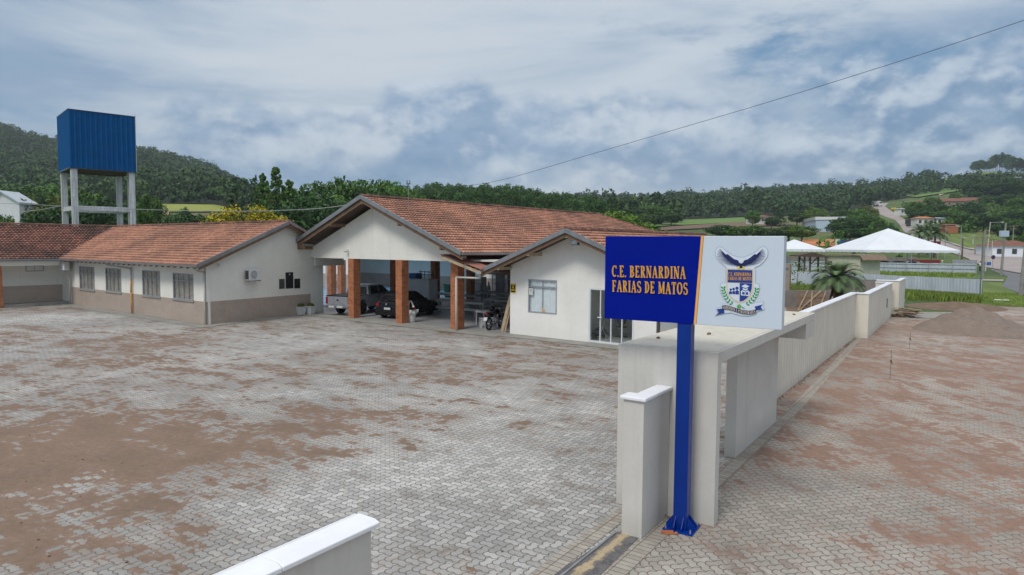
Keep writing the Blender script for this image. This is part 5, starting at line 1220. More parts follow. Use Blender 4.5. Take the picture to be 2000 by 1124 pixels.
# planters
def planter(px, py, lab):
    x, y = gp(px, py)[:2]; t = thing('planter', lab, 'planter', (x, y, .012), -R(BA)+R(8), 'white planters with clipped bushes')
    mb = MB(); k = .215; k2 = .165
    def rg(a, z): return [(-a, -a, z), (a, -a, z), (a, a, z), (-a, a, z)]
    loft(mb, [rg(k2, 0), rg(k, .42)]); mb.obj('pot', 'plasticwhite', t, bevel=.012)
    mb = MB(); mb.box(-k-.015, k+.015, -k-.015, k+.015, .421, .455); mb.obj('rim', 'plasticwhite', t)
    n = 900; d = rng.normal(size=(n, 3)); d /= np.linalg.norm(d, axis=1)[:, None]; d[:, 2] = np.abs(d[:, 2]); c_ = d*np.array([.20, .20, .17])*rng.uniform(.85, 1.05, (n, 1))+[0, 0, .455]
    a = rng.normal(size=(n, 3)); a -= (a*d).sum(1)[:, None]*d*.6; a /= np.linalg.norm(a, axis=1)[:, None]; b_ = np.cross(a, d+.3*rng.normal(size=(n, 3))); s_ = .022
    V = np.stack([c_-a*s_, c_+b_*s_, c_+a*s_, c_-b_*s_], 1).reshape(-1, 3); link('bush', npmesh('bush', V, np.arange(4*n).reshape(n, 4), rng.random(n), 'leafolive'), t)
    mb = MB(); mb.blob((0, 0, .44), .18, .18, .15); q = mb.obj('bush_core', 'leafdark', t)
planter(588, 615, 'left white tapered planter with clipped round bush by the hall corner'); planter(607, 614, 'right white tapered planter with clipped round bush by the hall corner')
# swan planter
x, y = gp(803, 630)[:2]; sw = thing('swan_planter', 'white swan-shaped garden planter with curved neck and red beak beside the middle brick pillar', 'planter', (x, y, .02), R(-38))
mb = MB(); mb.lathe([(.19, 0), (.22, .05), (.24, .35), (.26, .52), (.20, .55)], 18, (0, 0, 0)); mb.blob((-.10, 0, .48), .24, .17, .14, 12, 6); mb.obj('body', 'plasticwhite', sw, smooth=True)
mb = MB(); N_ = []
for i in range(11):
    a = math.pi*(i/10); N_.append((.12-.14*math.cos(a)*-1-.26, 0, .95+.17*math.sin(a)))
pts = [(-.18, 0, .52), (-.20, 0, .75), (-.18, 0, .95), (-.10, 0, 1.06), (.0, 0, 1.07), (.08, 0, .98), (.14, 0, .86)]
for i in range(len(pts)-1): mb.tube(pts[i], pts[i+1], .052-.003*i, .049-.003*i, 10)
for p_ in pts: mb.blob(p_, .048, .048, .048, 10, 6)
mb.blob((.17, 0, .80), .08, .06, .06); mb.obj('neck', 'plasticwhite', sw, smooth=True)
mb = MB(); mb.tube((.20, 0, .78), (.32, 0, .66), .04, .008, 8); mb.obj('beak', 'redlamp', sw)
for s_ in (-1, 1):
    mb = MB(); mb.prism([(-.30, .38), (.10, .36), (.26, .52), (.30, .66), (.02, .62), (-.28, .58)], s_*.235, s_*.265, 'y'); mb.obj('wing', 'plasticwhite', sw, bevel=.015)
# tables, benches and kitchen things in the hall
def table(u, v, L_, W_, h, lab, m='tablewhite', grp='long white tables in the hall', cat='table', name='dining_table', ang=0.):
    x, y = Bw(u, v); t = thing(name, lab, cat, (x, y, .02), -R(BA)+ang, grp)
    mb = MB(); mb.box(0, L_, 0, W_, h-.03, h); mb.obj('top', 'tablegrey' if cat == 'table' else m, t, bevel=.005)
    mb = MB(); mb.box(.02, L_-.02, .02, .045, h-.13, h-.031); mb.box(.02, L_-.02, W_-.045, W_-.02, h-.13, h-.031); mb.obj('apron', m, t)
    for a in (.04, L_-.10):
        for b_ in (.03, W_-.09): mb = MB(); mb.box(a, a+.06, b_, b_+.06, 0, h-.031); mb.obj('leg', m, t)
    return t
table(-28.3, 28.2, 4.1, .8, .78, 'long white table nearest the front, right of the black hatchback')
table(-26.2, 30.5, 5.4, .8, .78, 'long white table in the second row behind the motorcycle')
table(-32.4, 32.0, 4.4, .8, .78, 'long white table behind the nose of the black hatchback')
table(-27.4, 32.6, 3.6, .8, .78, 'long white table in the third row beside the drainpipe')
table(-31.0, 35.2, 3.4, .8, .78, 'long white table at the left of the far rows')
table(-25.6, 34.2, 4.2, .8, .78, 'long white table at the right of the far rows by the dark doorway')
table(-22.15, 25.15, 1.5, .7, .75, 'small white table just behind the motorcycle', grp=None, name='small_table')
for i, (u_, v_, l_) in enumerate(((-28.2, 27.7, 3.8), (-26.0, 29.9, 5.), (-32.2, 31.4, 4.), (-26.0, 31.6, 5.), (-27.3, 33.7, 3.4), (-25.5, 35.3, 4))):
    table(u_, v_, l_, .30, .45, ['bench before the nearest long table', 'bench before the second row table', 'bench behind the hatchback nose', 'bench behind the second row table', 'bench behind the third row table', 'bench at the far right row'][i]+', white painted wood', grp='white benches along the tables', cat='bench', name='bench')
x, y = gp(943, 640)[:2]; stl = thing('stool', 'small white slotted stool behind the motorcycle rear wheel', 'stool', (x, y, .02), R(20))
mb = MB(); mb.box(-.17, .17, -.14, .14, .42, .45); mb.obj('seat', 'plasticwhite', stl, bevel=.006)
for s_ in (-1, 1): mb = MB(); mb.prism([(-.16, 0), (-.08, 0), (-.03, .12), (.03, .12), (.08, 0), (.16, 0), (.13, .419), (-.13, .419)], s_*.12-.012, s_*.12+.012, 'y'); mb.obj('leg', 'plasticwhite', stl)
# leaning planks by the annex corner
x, y = Bw(-19.05, 23.9); lp = thing('leaning_plank', 'pale wooden board leaning on the left corner of the annex', 'plank', (x, y, .02), -R(BA)); mb = MB(); mb.bar((-.25, -.1, 0), (.18, .0, 1.7), .05, .16); mb.bar((-.13, -.05, 0), (.20, .05, 1.5), .03, .10); mb.obj('board', 'woodpale', lp)
# freezer, boxes, shelf, bin
t = bthing('chest_freezer', 'tall white panelled appliance behind the middle pillars with blue box on top', 'freezer', -32.3, 31.4, z=.02)
mb = MB(); mb.box(-33.3, -31.3, 31.0, 31.8, .10, 1.68); mb.obj('cabinet', 'curtainw', t, bevel=.02); mb = MB(); mb.box(-33.32, -31.28, 30.98, 31.82, 1.682, 1.74); mb.obj('lid', 'plasticwhite', t)
t = bthing('crate', 'blue plastic box on the white appliance', 'box', -33.0, 31.3, z=1.74); mb = MB(); mb.box(-33.25, -32.55, 31.05, 31.6, 1.742, 2.1); mb.obj('box', 'bluep', t, bevel=.02); mb = MB(); mb.box(-33.28, -32.52, 31.02, 31.63, 2.05, 2.09); mb.obj('rim', 'bluep', t)
t = bthing('upturned_stand', 'dark metal stand upturned on the white appliance beside the blue box', 'stand', -31.9, 31.4, z=1.74)
mb = MB()
for a in (-32.3, -31.5):
    mb.tube((a, 31.2, 1.742), (a, 31.2, 2.3), .025); mb.tube((a, 31.6, 1.742), (a, 31.6, 2.25), .025)
mb.bar((-32.4, 31.2, 2.22), (-31.4, 31.2, 2.22), .05, .05); mb.bar((-32.4, 31.4, 2.02), (-31.4, 31.4, 2.02), .3, .04); mb.obj('frame', 'wire', t)
t = bthing('metal_shelf', 'grey metal shelving with jars near the right hall pillar', 'shelf', -29.6, 35.9, z=.02)
mb = MB()
for a in (-30.0, -29.2):
    for b_ in (35.9, 36.3): mb.box(a-.02, a+.02, b_-.02, b_+.02, .02, 1.95)
for z_ in (.3, .8, 1.3, 1.9): mb.box(-30.02, -29.18, 35.88, 36.32, z_, z_+.03)
mb.box(-30.02, -29.18, 36.3, 36.32, .3, 1.9)
mb.obj('rack', 'galv', t)
t = bthing('fridge', 'white upright refrigerator left of the metal shelving', 'refrigerator', -31.2, 36.1, z=.02); mb = MB(); mb.box(-31.55, -30.95, 35.8, 36.4, .03, 1.75); mb.obj('body', 'plasticwhite', t, bevel=.02); mb = MB(); mb.box(-31.05, -31.01, 35.765, 35.799, .8, 1.3); mb.obj('handle', 'galv', t); mb = MB(); mb.box(-31.54, -30.96, 35.79, 35.8, 1.25, 1.27); mb.obj('door_gap', 'black', t)
t = bthing('gas_bottle', 'two pale grey cylinders standing between fridge and shelving', 'gas cylinder', -30.6, 36.0, z=.02)
mb = MB()
for a in (-30.75, -30.42): mb.lathe([(.12, 0), (.15, .06), (.15, 1.0), (.06, 1.25), (.05, 1.4)], 12, (a, 36.0, .02))
mb.obj('cylinder', 'galv', t, smooth=True)
x, y = Bw(-34.2, 36.); t = thing('wheelie_bin', 'green plastic bin behind the pickup cab', 'bin', (x, y, .02), -R(BA)); mb = MB(); loft(mb, [[(-.24, -.26, 0.1), (.24, -.26, .1), (.24, .26, .1), (-.24, .26, .1)], [(-.30, -.33, 1.0), (.30, -.33, 1.0), (.30, .33, 1.0), (-.30, .33, 1.0)]]); mb.obj('tub', 'green', t, bevel=.02)
mb = MB(); mb.prism([(-.34, 1.002), (.34, 1.002), (.30, 1.10), (-.30, 1.12)], -.36, .36, 'y'); mb.obj('lid', 'green', t, bevel=.02)
x, y = Bw(-45.6, 34.8); t = thing('chair', 'brown wooden chair against the far court wall', 'chair', (x, y, .02), -R(BA)+2.5)
mb = MB(); mb.box(-.22, .22, -.22, .22, .44, .48); mb.obj('seat', 'brick', t); mb = MB(); mb.box(-.22, .22, .20, .23, .55, .95); mb.obj('backrest', 'brick', t)
for a in (-.2, .2):
    for b_ in (-.2, .2): mb = MB(); mb.box(a-.02, a+.02, b_-.02, b_+.02, 0, .44 if b_ < 0 else .95); mb.obj('leg', 'brick', t)
# office inside the annex
t = bthing('office_desk', 'white desk seen through the glass shopfront of the annex', 'desk', -14.9, 27.2, z=.035); mb = MB(); mb.box(-15.15, -14.0, 27.0, 27.6, .04, 1.05); mb.obj('counter', 'house', t, bevel=.01); mb = MB(); mb.box(-15.18, -13.95, 26.96, 27.64, 1.051, 1.09); mb.obj('top', 'plasticwhite', t)
def office_chair(u, v, lab):
    x, y = Bw(u, v); t = thing('office_chair', lab, 'chair', (x, y, .035), R(random.uniform(0, 360)), 'office chairs behind the annex glass')
    mb = MB(); mb.blob((0, 0, .48), .25, .25, .06, 12, 6); mb.obj('seat', 'black', t); mb = MB(); mb.blob((0, .24, .80), .21, .05, .26, 12, 8); mb.obj('backrest', 'black', t, smooth=True)
    mb = MB(); mb.tube((0, 0, .06), (0, 0, .45), .03)
    for k in range(5): a = k*1.2566; mb.bar((0, 0, .09), (.28*math.cos(a), .28*math.sin(a), .05), .04, .03)
    mb.obj('base', 'black', t)
office_chair(-14.1, 25.6, 'black office chair in front of the desk behind the annex glass'); office_chair(-12.7, 26.3, 'dark office chair at the right end behind the annex glass')
x, y = Bw(-14.5, 24.7); t = thing('folded_pushchair', 'small folded metal trolley with blue cloth at the left behind the annex glass', 'trolley', (x, y, .035), .3); mb = MB(); mb.tube((-.2, 0, .05), (.15, .1, .75), .015); mb.tube((.2, 0, .05), (-.15, .1, .75), .015); mb.torus((-.2, 0, .07), .06, .015, 'y', 12, 5); mb.torus((.2, 0, .07), .06, .015, 'y', 12, 5); mb.obj('frame', 'galv', t); mb = MB(); mb.blob((.05, .45, .22), .3, .25, .22, 10, 6, .2); mb.obj('cloth', 'carblue', t)
x, y = Bw(-12.9, 26.9); t = thing('round_table', 'dark round table at the right behind the annex glass', 'table', (x, y, .035)); mb = MB(); mb.tube((0, 0, .70), (0, 0, .74), .45, n=20); mb.obj('top', 'cardark', t); mb = MB(); mb.tube((0, 0, .02), (0, 0, .70), .04); mb.tube((0, 0, 0), (0, 0, .02), .25, n=16); mb.obj('pedestal', 'cardark', t)
# ================================================================== WATER TOWER
A0 = 47.5; tw = thing('water_tower', 'blue corrugated water tank on tall white concrete legs behind the left wing', 'water tower', (-40.55, 62., 0), R(90-A0))
RX, LY, ZB_, ZT_ = 5.4, 5.66, 10.84, 16.12
mb = MB()
def ribbed(mb, p, q, z0, z1, pitch=.42, dep=.05):
    p, q = Vector(p), Vector(q); d = (q-p); L = d.length; d /= L; nrm = Vector((d.y, -d.x)); V = []; x = 0; P = []
    while x < L-.001:
        for a, e in ((0, 0), (pitch*.12, dep), (pitch*.35, dep), (pitch*.47, 0)):
            if x+a < L: P.append((x+a, e))
        x += pitch
    P.append((L, 0))
    for a, e in P: w_ = p+d*a+nrm*e; V += [(w_.x, w_.y, z0), (w_.x, w_.y, z1)]
    mb.add(V, [(2*i, 2*i+2, 2*i+3, 2*i+1) for i in range(len(P)-1)])
for p, q in (((0, 0), (RX, 0)), ((RX, 0), (RX, LY)), ((RX, LY), (0, LY)), ((0, LY), (0, 0))): ribbed(mb, p, q, ZB_, ZT_)
mb.obj('tank_cladding', 'blue', tw)
mb = MB(); mb.box(.02, RX-.02, .02, LY-.02, ZT_-.3, ZT_-.25); mb.obj('tank_lid', 'wooddark', tw)
mb = MB(); mb.box(.02, RX-.02, .02, LY-.02, ZB_+.02, ZB_+.06); mb.obj('tank_floor', 'wooddark', tw)
mb = MB()
for p, q in (((0, 0), (RX, 0)), ((RX, 0), (RX, LY)), ((RX, LY), (0, LY)), ((0, LY), (0, 0))): mb.bar((*p, ZT_+.02), (*q, ZT_+.02), .14, .08); mb.bar((*p, ZB_), (*q, ZB_), .12, .08)
mb.obj('edge_trim', 'carblue', tw)
for i, (x, y) in enumerate(((.32, .32), (RX-.32, .32), (RX-.32, LY-.32), (.32, LY-.32))): mb = MB(); mb.box(x-.24, x+.24, y-.24, y+.24, 0, ZB_-.05); mb.obj('leg', 'towerwhite', tw)
for z_ in (7.0,):
    for a in (.32, LY-.32): mb = MB(); mb.box(.56, RX-.56, a-.14, a+.14, z_, z_+.42); mb.obj('cross_beam', 'towerwhite', tw)
    for a in (.32, RX-.32): mb = MB(); mb.box(a-.14, a+.14, .56, LY-.56, z_, z_+.42); mb.obj('cross_beam', 'towerwhite', tw)
mb = MB()
for a in (1.0, 1.35): mb.tube((RX-.1, a, 0), (RX-.1, a, ZB_), .03)
for k in range(30): mb.tube((RX-.1, 1.0, .3+k*.35), (RX-.1, 1.35, .3+k*.35), .015, n=5)
mb.obj('ladder', 'yellow', tw)
mb = MB(); mb.tube((RX-.5, .95, 0), (RX-.5, .95, ZB_), .07); mb.tube((RX+.08, .1, ZB_), (RX+.08, .1, ZT_+.25), .04); mb.obj('pipe', 'pipe', tw)
# ================================================================== CABLES
def cable(name, label, pts, r, m='wire', group=None):
    P = [at(*q) for q in pts]; out = []
    for i in range(len(P)-1):
        a = P[max(i-1, 0)]; b_ = P[i]; c_ = P[i+1]; d_ = P[min(i+2, len(P)-1)]
        for k in range(6): t = k/6; out.append(.5*((2*b_)+(-a+c_)*t+(2*a-5*b_+4*c_-d_)*t*t+(-a+3*b_-3*c_+d_)*t**3))
    out.append(P[-1]); mb = MB(); mb.path([tuple(p) for p in out], r, 6); o = mb.obj(name, m, smooth=True); return tag(o, label, 'cable', group)
def invd(a, b_, t): return 1/((1/a)*(1-t)+(1/b_)*t)
cable('overhead_cable', 'thin dark cable sweeping up across the sky to the right edge', [(px, py, invd(15, 34, (2300-px)/1490)) for px, py in ((2300, -62), (2000, 40), (1850, 90), (1700, 138), (1500, 200), (1300, 259), (1150, 303), (975, 353), (870, 368), (812, 373))], .0075)
cable('overhead_cable', 'pale sagging cable from the water tower side to the hall gable', [(-60, 396, 70), (40, 399, 66), (125, 403, 60), (262, 409, 55), (430, 413, 48), (560, 411, 42), (640, 406, 39), (703, 396, 36)], .022, 'wirepale')
cable('overhead_cable', 'thicker cable bundle from the far left shed up to the tower leg', [(38, 415, 80), (80, 410, 70), (122, 402, 62)], .035, 'wirepale')
# ================================================================== RIGHT SIDE, FROM NEAR TO FAR
def heap(name, label, cx, cy, rx, ry, ang, h, m, peaks, cat, kind=None):
    N = 40; V = []; F = []; ca, sa = math.cos(ang), math.sin(ang)
    for i in range(N+1):
        for j in range(N+1):
            a, b_ = -1+2*i/N, -1+2*j/N; z = 0
            for (pa, pb, pr, ph) in peaks: d = math.hypot((a-pa), (b_-pb))/pr; z = max(z, ph*((1-d)**.9*.86 if d > .12 else .768+.0*d) if d < 1 else 0)
            z = z*h
            if z > 0: z = z*(1+.10*math.sin(a*9+b_*5)+.06*math.sin(a*21-b_*17))+random.uniform(0, .02)*h/.7
            z = z-.02; V.append((a*rx*ca-b_*ry*sa, a*rx*sa+b_*ry*ca, z))
    for i in range(N):
        for j in range(N):
            q = [i*(N+1)+j, (i+1)*(N+1)+j, (i+1)*(N+1)+j+1, i*(N+1)+j+1]
            if max(V[k][2] for k in q) > -.01: F.append(tuple(q))
    mb = MB(); mb.add(V, F); o = mb.obj(name, m, smooth=True); o.location = (cx, cy, 0); return tag(o, label, cat, kind=kind)
x, y = gp(1903, 646)[:2]
heap('gravel_heap', 'grey brown heap of gravel with two peaks on the street paving', x, y, 2.9, 3.2, R(12), 1.3, 'heap', [(-.32, -.05, .68, .78), (.18, .15, .82, 1.0), (.60, -.25, .38, .22), (-.05, -.15, .82, .80)], 'gravel heap')
x, y = gp(1868, 600)[:2]; heap('dirt_mound', 'low brown mound of soil in front of the metal fence', x, y, 3.0, 3.6, R(-30), .42, 'soil', [(0, 0, .98, 1.), (.35, .3, .6, .8)], 'soil mound')
def stake(px, py, h, lab):
    x, y = gp(px, py)[:2]; t = thing('rebar_stake', lab, 'stake', (x, y, 0), 0, 'rusty stakes in the street paving'); mb = MB(); mb.tube((0, 0, 0), (.03, .02, h), .009, n=6); mb.obj('rod', 'plankgrey', t)
    mb = MB(); mb.blob((.01, 0, h*.62), .035, .03, .03, 7, 4, .3); mb.bar((.02, 0, h*.6), (.07, .02, h*.52), .01, .02); mb.obj('tied_string', 'straw', t)
stake(1738, 740, .88, 'nearer thin rusty stake standing in the street paving'); stake(1776, 683, .70, 'farther thin rusty stake standing in the street paving toward the gravel heap')
x, y = gp(1770, 620)[:2]; wp = thing('plank_pile', 'pile of grey weathered planks at the far end of the boundary wall', 'wood pile', (x, y, 0), R(-25))
for k in range(22):
    mb = MB(); cx, cy = random.uniform(-.25, .25), random.uniform(-.35, .35); l = random.uniform(.8, 1.5); a = random.gauss(0, .45); z_ = .03+.022*k
    mb.bar((cx-l/2*math.cos(a), cy-l/2*math.sin(a), z_+random.uniform(-.01, .03)), (cx+l/2*math.cos(a), cy+l/2*math.sin(a), z_+random.uniform(-.01, .03)), random.uniform(.08, .18), .028); mb.obj('plank', 'plankgrey' if k % 3 else 'woodpale', wp)
# pillar, block walls, formwork, palm in the vacant lot
x, y = gp(1537, 599)[:2]; t = thing('rendered_pillar', 'square brown rendered pillar standing just right of the sign board', 'pillar', (x, y, 0), -R(BA)); mb = MB(); mb.box(-.16, .16, -.16, .16, 0, 2.9); mb.obj('shaft', 'postbrown', t); mb = MB(); mb.path([(-.05, 0, 2.9), (-.05, 0, 3.1)], .012); mb.path([(.07, .05, 2.9), (.08, .05, 3.15)], .012); mb.obj('rebar', 'wire', t)
def bwall(name, label, p, q, h, m, th=.15):
    p, q = Vector(p[:2]), Vector(q[:2]); d = q-p; t = thing(name, label, 'wall', (p.x, p.y, 0), math.atan2(d.y, d.x)); mb = MB(); mb.box(0, d.length, -th/2, th/2, 0, h); mb.obj('blocks', m, t); return t
bwall('block_wall', 'low grey block wall between the brown pillar and the palm', gp(1530, 601), gp(1618, 601), 1.15, 'block')
bwall('block_wall', 'grey block wall behind the palm reaching the white boundary wall', gp(1600, 577), gp(1752, 583), 1.42, 'block')
x, y = gp(1590, 608)[:2]; t = thing('formwork_panel', 'brown timber formwork panel leaning on the block wall', 'timber panel', (x, y, 0), R(-18))
for k in range(7): mb = MB(); mb.bar((-1.0, .1+.06*k, .12+.17*k), (.75, .1+.06*k, .12+.17*k), .03, .14); mb.obj('board', 'wood' if k % 3 == 1 else 'plankgrey', t)
for a, b_ in ((-.95, -.35), (-.2, -.1), (.25, .7), (-.9, .4)): mb = MB(); mb.bar((a, -.12, 0), (b_, .42, 1.25), .05, .08); mb.obj('batten', 'woodpale', t)
x, y = gp(1599, 585)[:2]; t = thing('brick_stack', 'short orange brown stack topped by a rounded stone left of the palm', 'stack', (x, y, 0)); mb = MB(); mb.box(-.16, .16, -.16, .16, 0, 1.05); mb.obj('stack', 'postbrown', t); mb = MB(); mb.blob((0, 0, 1.25), .23, .2, .22, 10, 6, .15); mb.obj('stone', 'woodpale', t)
def palm(px, py, hgt, R_, lab, nf=34, group=None, z0=0., dpt=None, th=.17):
    if dpt is None: x, y = gp(px, py)[:2]
    else: p = at(px, py, dpt); x, y = p[0], p[1]
    t = thing('palm_tree', lab, 'palm tree', (x, y, z0), random.uniform(0, 6), group)
    mb = MB(); mb.tube((0, 0, 0), (.05, .02, hgt), th*1.2, th*.85, 10)
    for k in range(18): a = k*2.4; z_ = hgt*(.35+.65*k/18); mb.tube((math.cos(a)*th, math.sin(a)*th, z_), (math.cos(a)*th*1.9, math.sin(a)*th*1.9, z_+.16), .05, .03, 5)
    mb.obj('trunk', 'bark', t)
    V = []; F = []; T = []
    for k in range(nf):
        a = k*2.399; e0 = R(80-62*(k/nf)); Lf = R_*random.uniform(.85, 1.1); p = np.array([0, 0, hgt]); dr = np.array([math.cos(a)*math.cos(e0), math.sin(a)*math.cos(e0), math.sin(e0)]); side = np.array([-math.sin(a), math.cos(a), 0]); n = 16; tt = random.random()
        for i in range(n):
            s_ = i/n; q = p+dr*Lf/n; dr = dr+np.array([0, 0, -.115-.06*s_]); dr /= np.linalg.norm(dr)
            b_ = len(V); w_ = .012*R_; V += [p-side*w_, p+side*w_, q+side*w_, q-side*w_]; F.append((b_, b_+1, b_+2, b_+3)); T.append(tt)
            ll = R_*.30*math.sin(math.pi*(.12+.85*s_)); up_ = np.cross(side, dr)
            for sg in (-1, 1):
                for j in (0, .5):
                    c_ = p+(q-p)*j; tip = c_+side*sg*ll*.75+dr*ll*.65+up_*ll*.28*-1+np.array([0, 0, -.05*ll]); b_ = len(V)
                    V += [c_, c_+dr*.03*R_, tip]; V.append(tip-dr*.004*R_); F.append((b_, b_+1, b_+2, b_+3)); T.append(min(1, max(0, tt+random.uniform(-.3, .3))))
            p = q
    link('crown', npmesh('palm_crown', np.array(V), np.array(F), T, 'palm'), t); return t
pt = palm(1634, 597, 1.55, 2.15, 'feathery grey green palm in the vacant lot behind the boundary wall', 46)
V = []; mb = MB()
for k in range(26):
    a = random.uniform(0, 6.28); r = random.uniform(.3, .9); mb.add([(0, 0, 1.3), (math.cos(a)*r*.6, math.sin(a)*r*.6, 1.25), (math.cos(a)*r, math.sin(a)*r, .2), (math.cos(a+.1)*r*.9, math.sin(a+.1)*r*.9, .2)], [(0, 1, 2, 3)])
mb.obj('dead_fronds', 'straw', pt)
x, y = gp(1556, 590)[:2]
def sapling(px, py, dpt, h, lab):
    p = at(px, py, dpt); t = thing('sapling', lab, 'young tree', (p[0], p[1], 0)); mb = MB(); mb.tube((0, 0, 0), (.05, 0, h), .03, .015, 6); n = 60; 
    mb.tube((0, 0, h*.6), (.5, .1, h*.8), .015, .008, 5); mb.tube((0, 0, h*.5), (-.4, .1, h*.7), .015, .008, 5); mb.obj('trunk', 'bark', t)
    c_ = np.concatenate([rng.normal(size=(14, 3))*.16+q for q in ((.5, .1, h*.8), (-.4, .1, h*.7), (.05, 0, h), (.2, 0, h*.85), (-.2, .1, h*.45), (.35, 0, h*.35))]); n = len(c_); a = rng.normal(size=(n, 3)); a /= np.linalg.norm(a, axis=1)[:, None]; b_ = np.cross(a, rng.normal(size=(n, 3))); b_ /= np.linalg.norm(b_, axis=1)[:, None]; s_ = .085
    V = np.stack([c_-a*s_, c_+b_*s_, c_+a*s_, c_-b_*s_], 1).reshape(-1, 3); link('crown', npmesh('sapling_crown', V, np.arange(4*n).reshape(n, 4), rng.random(n), 'leafbright'), t)
sapling(1556, 560, 56, 2.6, 'thin young tree with large pale leaves right of the brown pillar')
def sheetfence(name, label, p, q, h, m='corr', frame=False, pitch=.25):
    p, q = Vector(p[:2]), Vector(q[:2]); d = q-p; L = d.length; t = thing(name, label, 'fence', (p.x, p.y, 0), math.atan2(d.y, d.x))
    mb = MB(); x = 0; V = []
    while x < L: 
        for a, e in ((0, 0), (pitch*.2, -.02), (pitch*.5, -.02), (pitch*.7, 0)): V += [(x+a, e, 0), (x+a, e, h+hash_t(3, int(x/1.1))*.03)]
        x += pitch
    mb.add(V, [(2*i, 2*i+2, 2*i+3, 2*i+1) for i in range(len(V)//2-1)]); mb.obj('sheet', m, t)
    if frame:
        mb = MB(); mb.bar((0, -.08, h*.9), (L, -.08, h*.9), .05, .06); mb.bar((0, -.08, h*.5), (L, -.08, h*.5), .05, .06); mb.obj('rail', 'galv', t)
        n = int(L/3.)
        for k in range(n+1): mb = MB(); mb.box(k*L/n-.05, k*L/n+.05, -.16, -.11, 0, h*.97); mb.obj('post', 'galv', t)
    else:
        n = int(L/2.4)
        for k in range(n+1): mb = MB(); mb.box(k*L/n-.035, k*L/n+.035, .02, .09, 0, h*.98); mb.obj('post', 'galv', t)
    return t
f1a, f1b = gp(1913, 586), gp(1500, 527, 1.6)
sheetfence('metal_fence', 'near corrugated white metal fence behind the tall grass', f1b, f1a, 1.58)
sheetfence('metal_fence', 'far white metal fence with grey posts and rails facing us, before the tents', gp(1490, 527), gp(1906, 536), 1.58, frame=True)
# utility poles and lamps
def upole(px, depth, ytop, lab, r=.16, arm=None, m='pole', group='poles along the street', name='utility_pole', box=False, cross=False, lean=0.):
    a = at(px, 480, depth); zt = at(px, ytop, depth)[2]; z0 = tz(a[0], a[1]); t = thing(name, lab, 'pole', (a[0], a[1], z0), 0, group)
    mb = MB(); mb.tube((0, 0, 0), (lean, 0, zt-z0), r, r*.6, 8); mb.obj('pole', m, t); H_ = zt-z0
    if arm:
        L_, dz_ = arm; mb = MB(); mb.path([(lean, 0, H_-.1), (lean+L_*.3, 0, H_-.1+dz_*.6), (lean+L_, 0, H_+dz_)], .04); mb.obj('arm', 'galv', t)
        mb = MB(); mb.blob((lean+L_, 0, H_+dz_-.02), .32, .12, .07, 8, 5); mb.obj('lamp_head', 'plasticwhite', t)
    if box:
        mb = MB(); mb.box(-.45, .75, -.25, .25, H_-2.05, H_-1.15); mb.obj('transformer', 'bldgblue', t, bevel=.04); mb = MB(); mb.bar((.1, 0, H_-2.9), (-.35, 0, H_-2.4), .05, .05); mb.path([(.05, -.1, H_-3.0), (-.6, -.2, H_-2.7), (-1.2, -.3, H_-2.65)], .03); mb.blob((-1.3, -.3, H_-2.65), .25, .1, .06); mb.obj('lamp_arm', 'galv', t)
    if cross:
        for z_ in (H_-.3, H_-1.0): mb = MB(); mb.bar((-1.1, 0, z_), (1.1, 0, z_), .1, .1); [mb.tube((k*.45, 0, z_+.05), (k*.45, 0, z_+.25), .04) for k in (-2, -1, 1, 2)]; mb.obj('cross_arm', 'plankgrey', t)
    return t
upole(1922.5, 88, 450, 'dark pole with bundled cross arms just right of the fence end', .17, cross=True)
upole(1919, 51, 452, 'slim green pole at the corner of the near metal fence', .045, m='greenmast', name='fence_mast', group=None)
upole(1927, 118, 434, 'tall white street lamp post with long arm to the right', .10, arm=(2.1, .0), m='pipe', name='street_lamp', lean=.45)
upole(1958, 100, 436, 'brown pole carrying a pale blue transformer box', .19, box=True, lean=.35)
upole(1999, 57, 380, 'grey pole at the right edge of the picture', .17, lean=.4)
upole(1846, 150, 441, 'street lamp post with long arm, right of the large tent', .09, arm=(2.7, -.2), m='galv', name='street_lamp')
upole(1876, 170, 441, 'slender street lamp post behind the grey hoarding', .09, arm=(-1.2, 0), m='galv', name='street_lamp')
upole(1880, 150, 465, 'short dark pole behind the grey hoarding', .2, m='bark')
upole(1905, 165, 458, 'far pole in the row, left of the dark cross-armed pole', .15, arm=(-3.0, -.9), m='pole', name='street_lamp')
upole(1912, 190, 461, 'farthest concrete pole in the row beyond the white lamp post', .17)
upole(1900, 200, 466, 'pale slim pole near the far road bend', .13, m='pipe')
upole(1938, 140, 470, 'thin far pole in front of the green slope', .1, m='pipe')
for px_, d_, yt_, lb in ((1720, 430, 412, 'left'), (1738, 420, 405, 'middle'), (1745, 400, 412, 'right')): upole(px_, d_, yt_, 'distant pole beside the climbing road, '+lb+' of three', .16, m='pole')
upole(1978, 175, 440, 'pole behind the house at the right edge', .15, cross=True)
upole(1566/1.0*.0+326, 170, 405, 'white pole on the bare earth bank right of the water tower', .12, m='pipe', group=None)
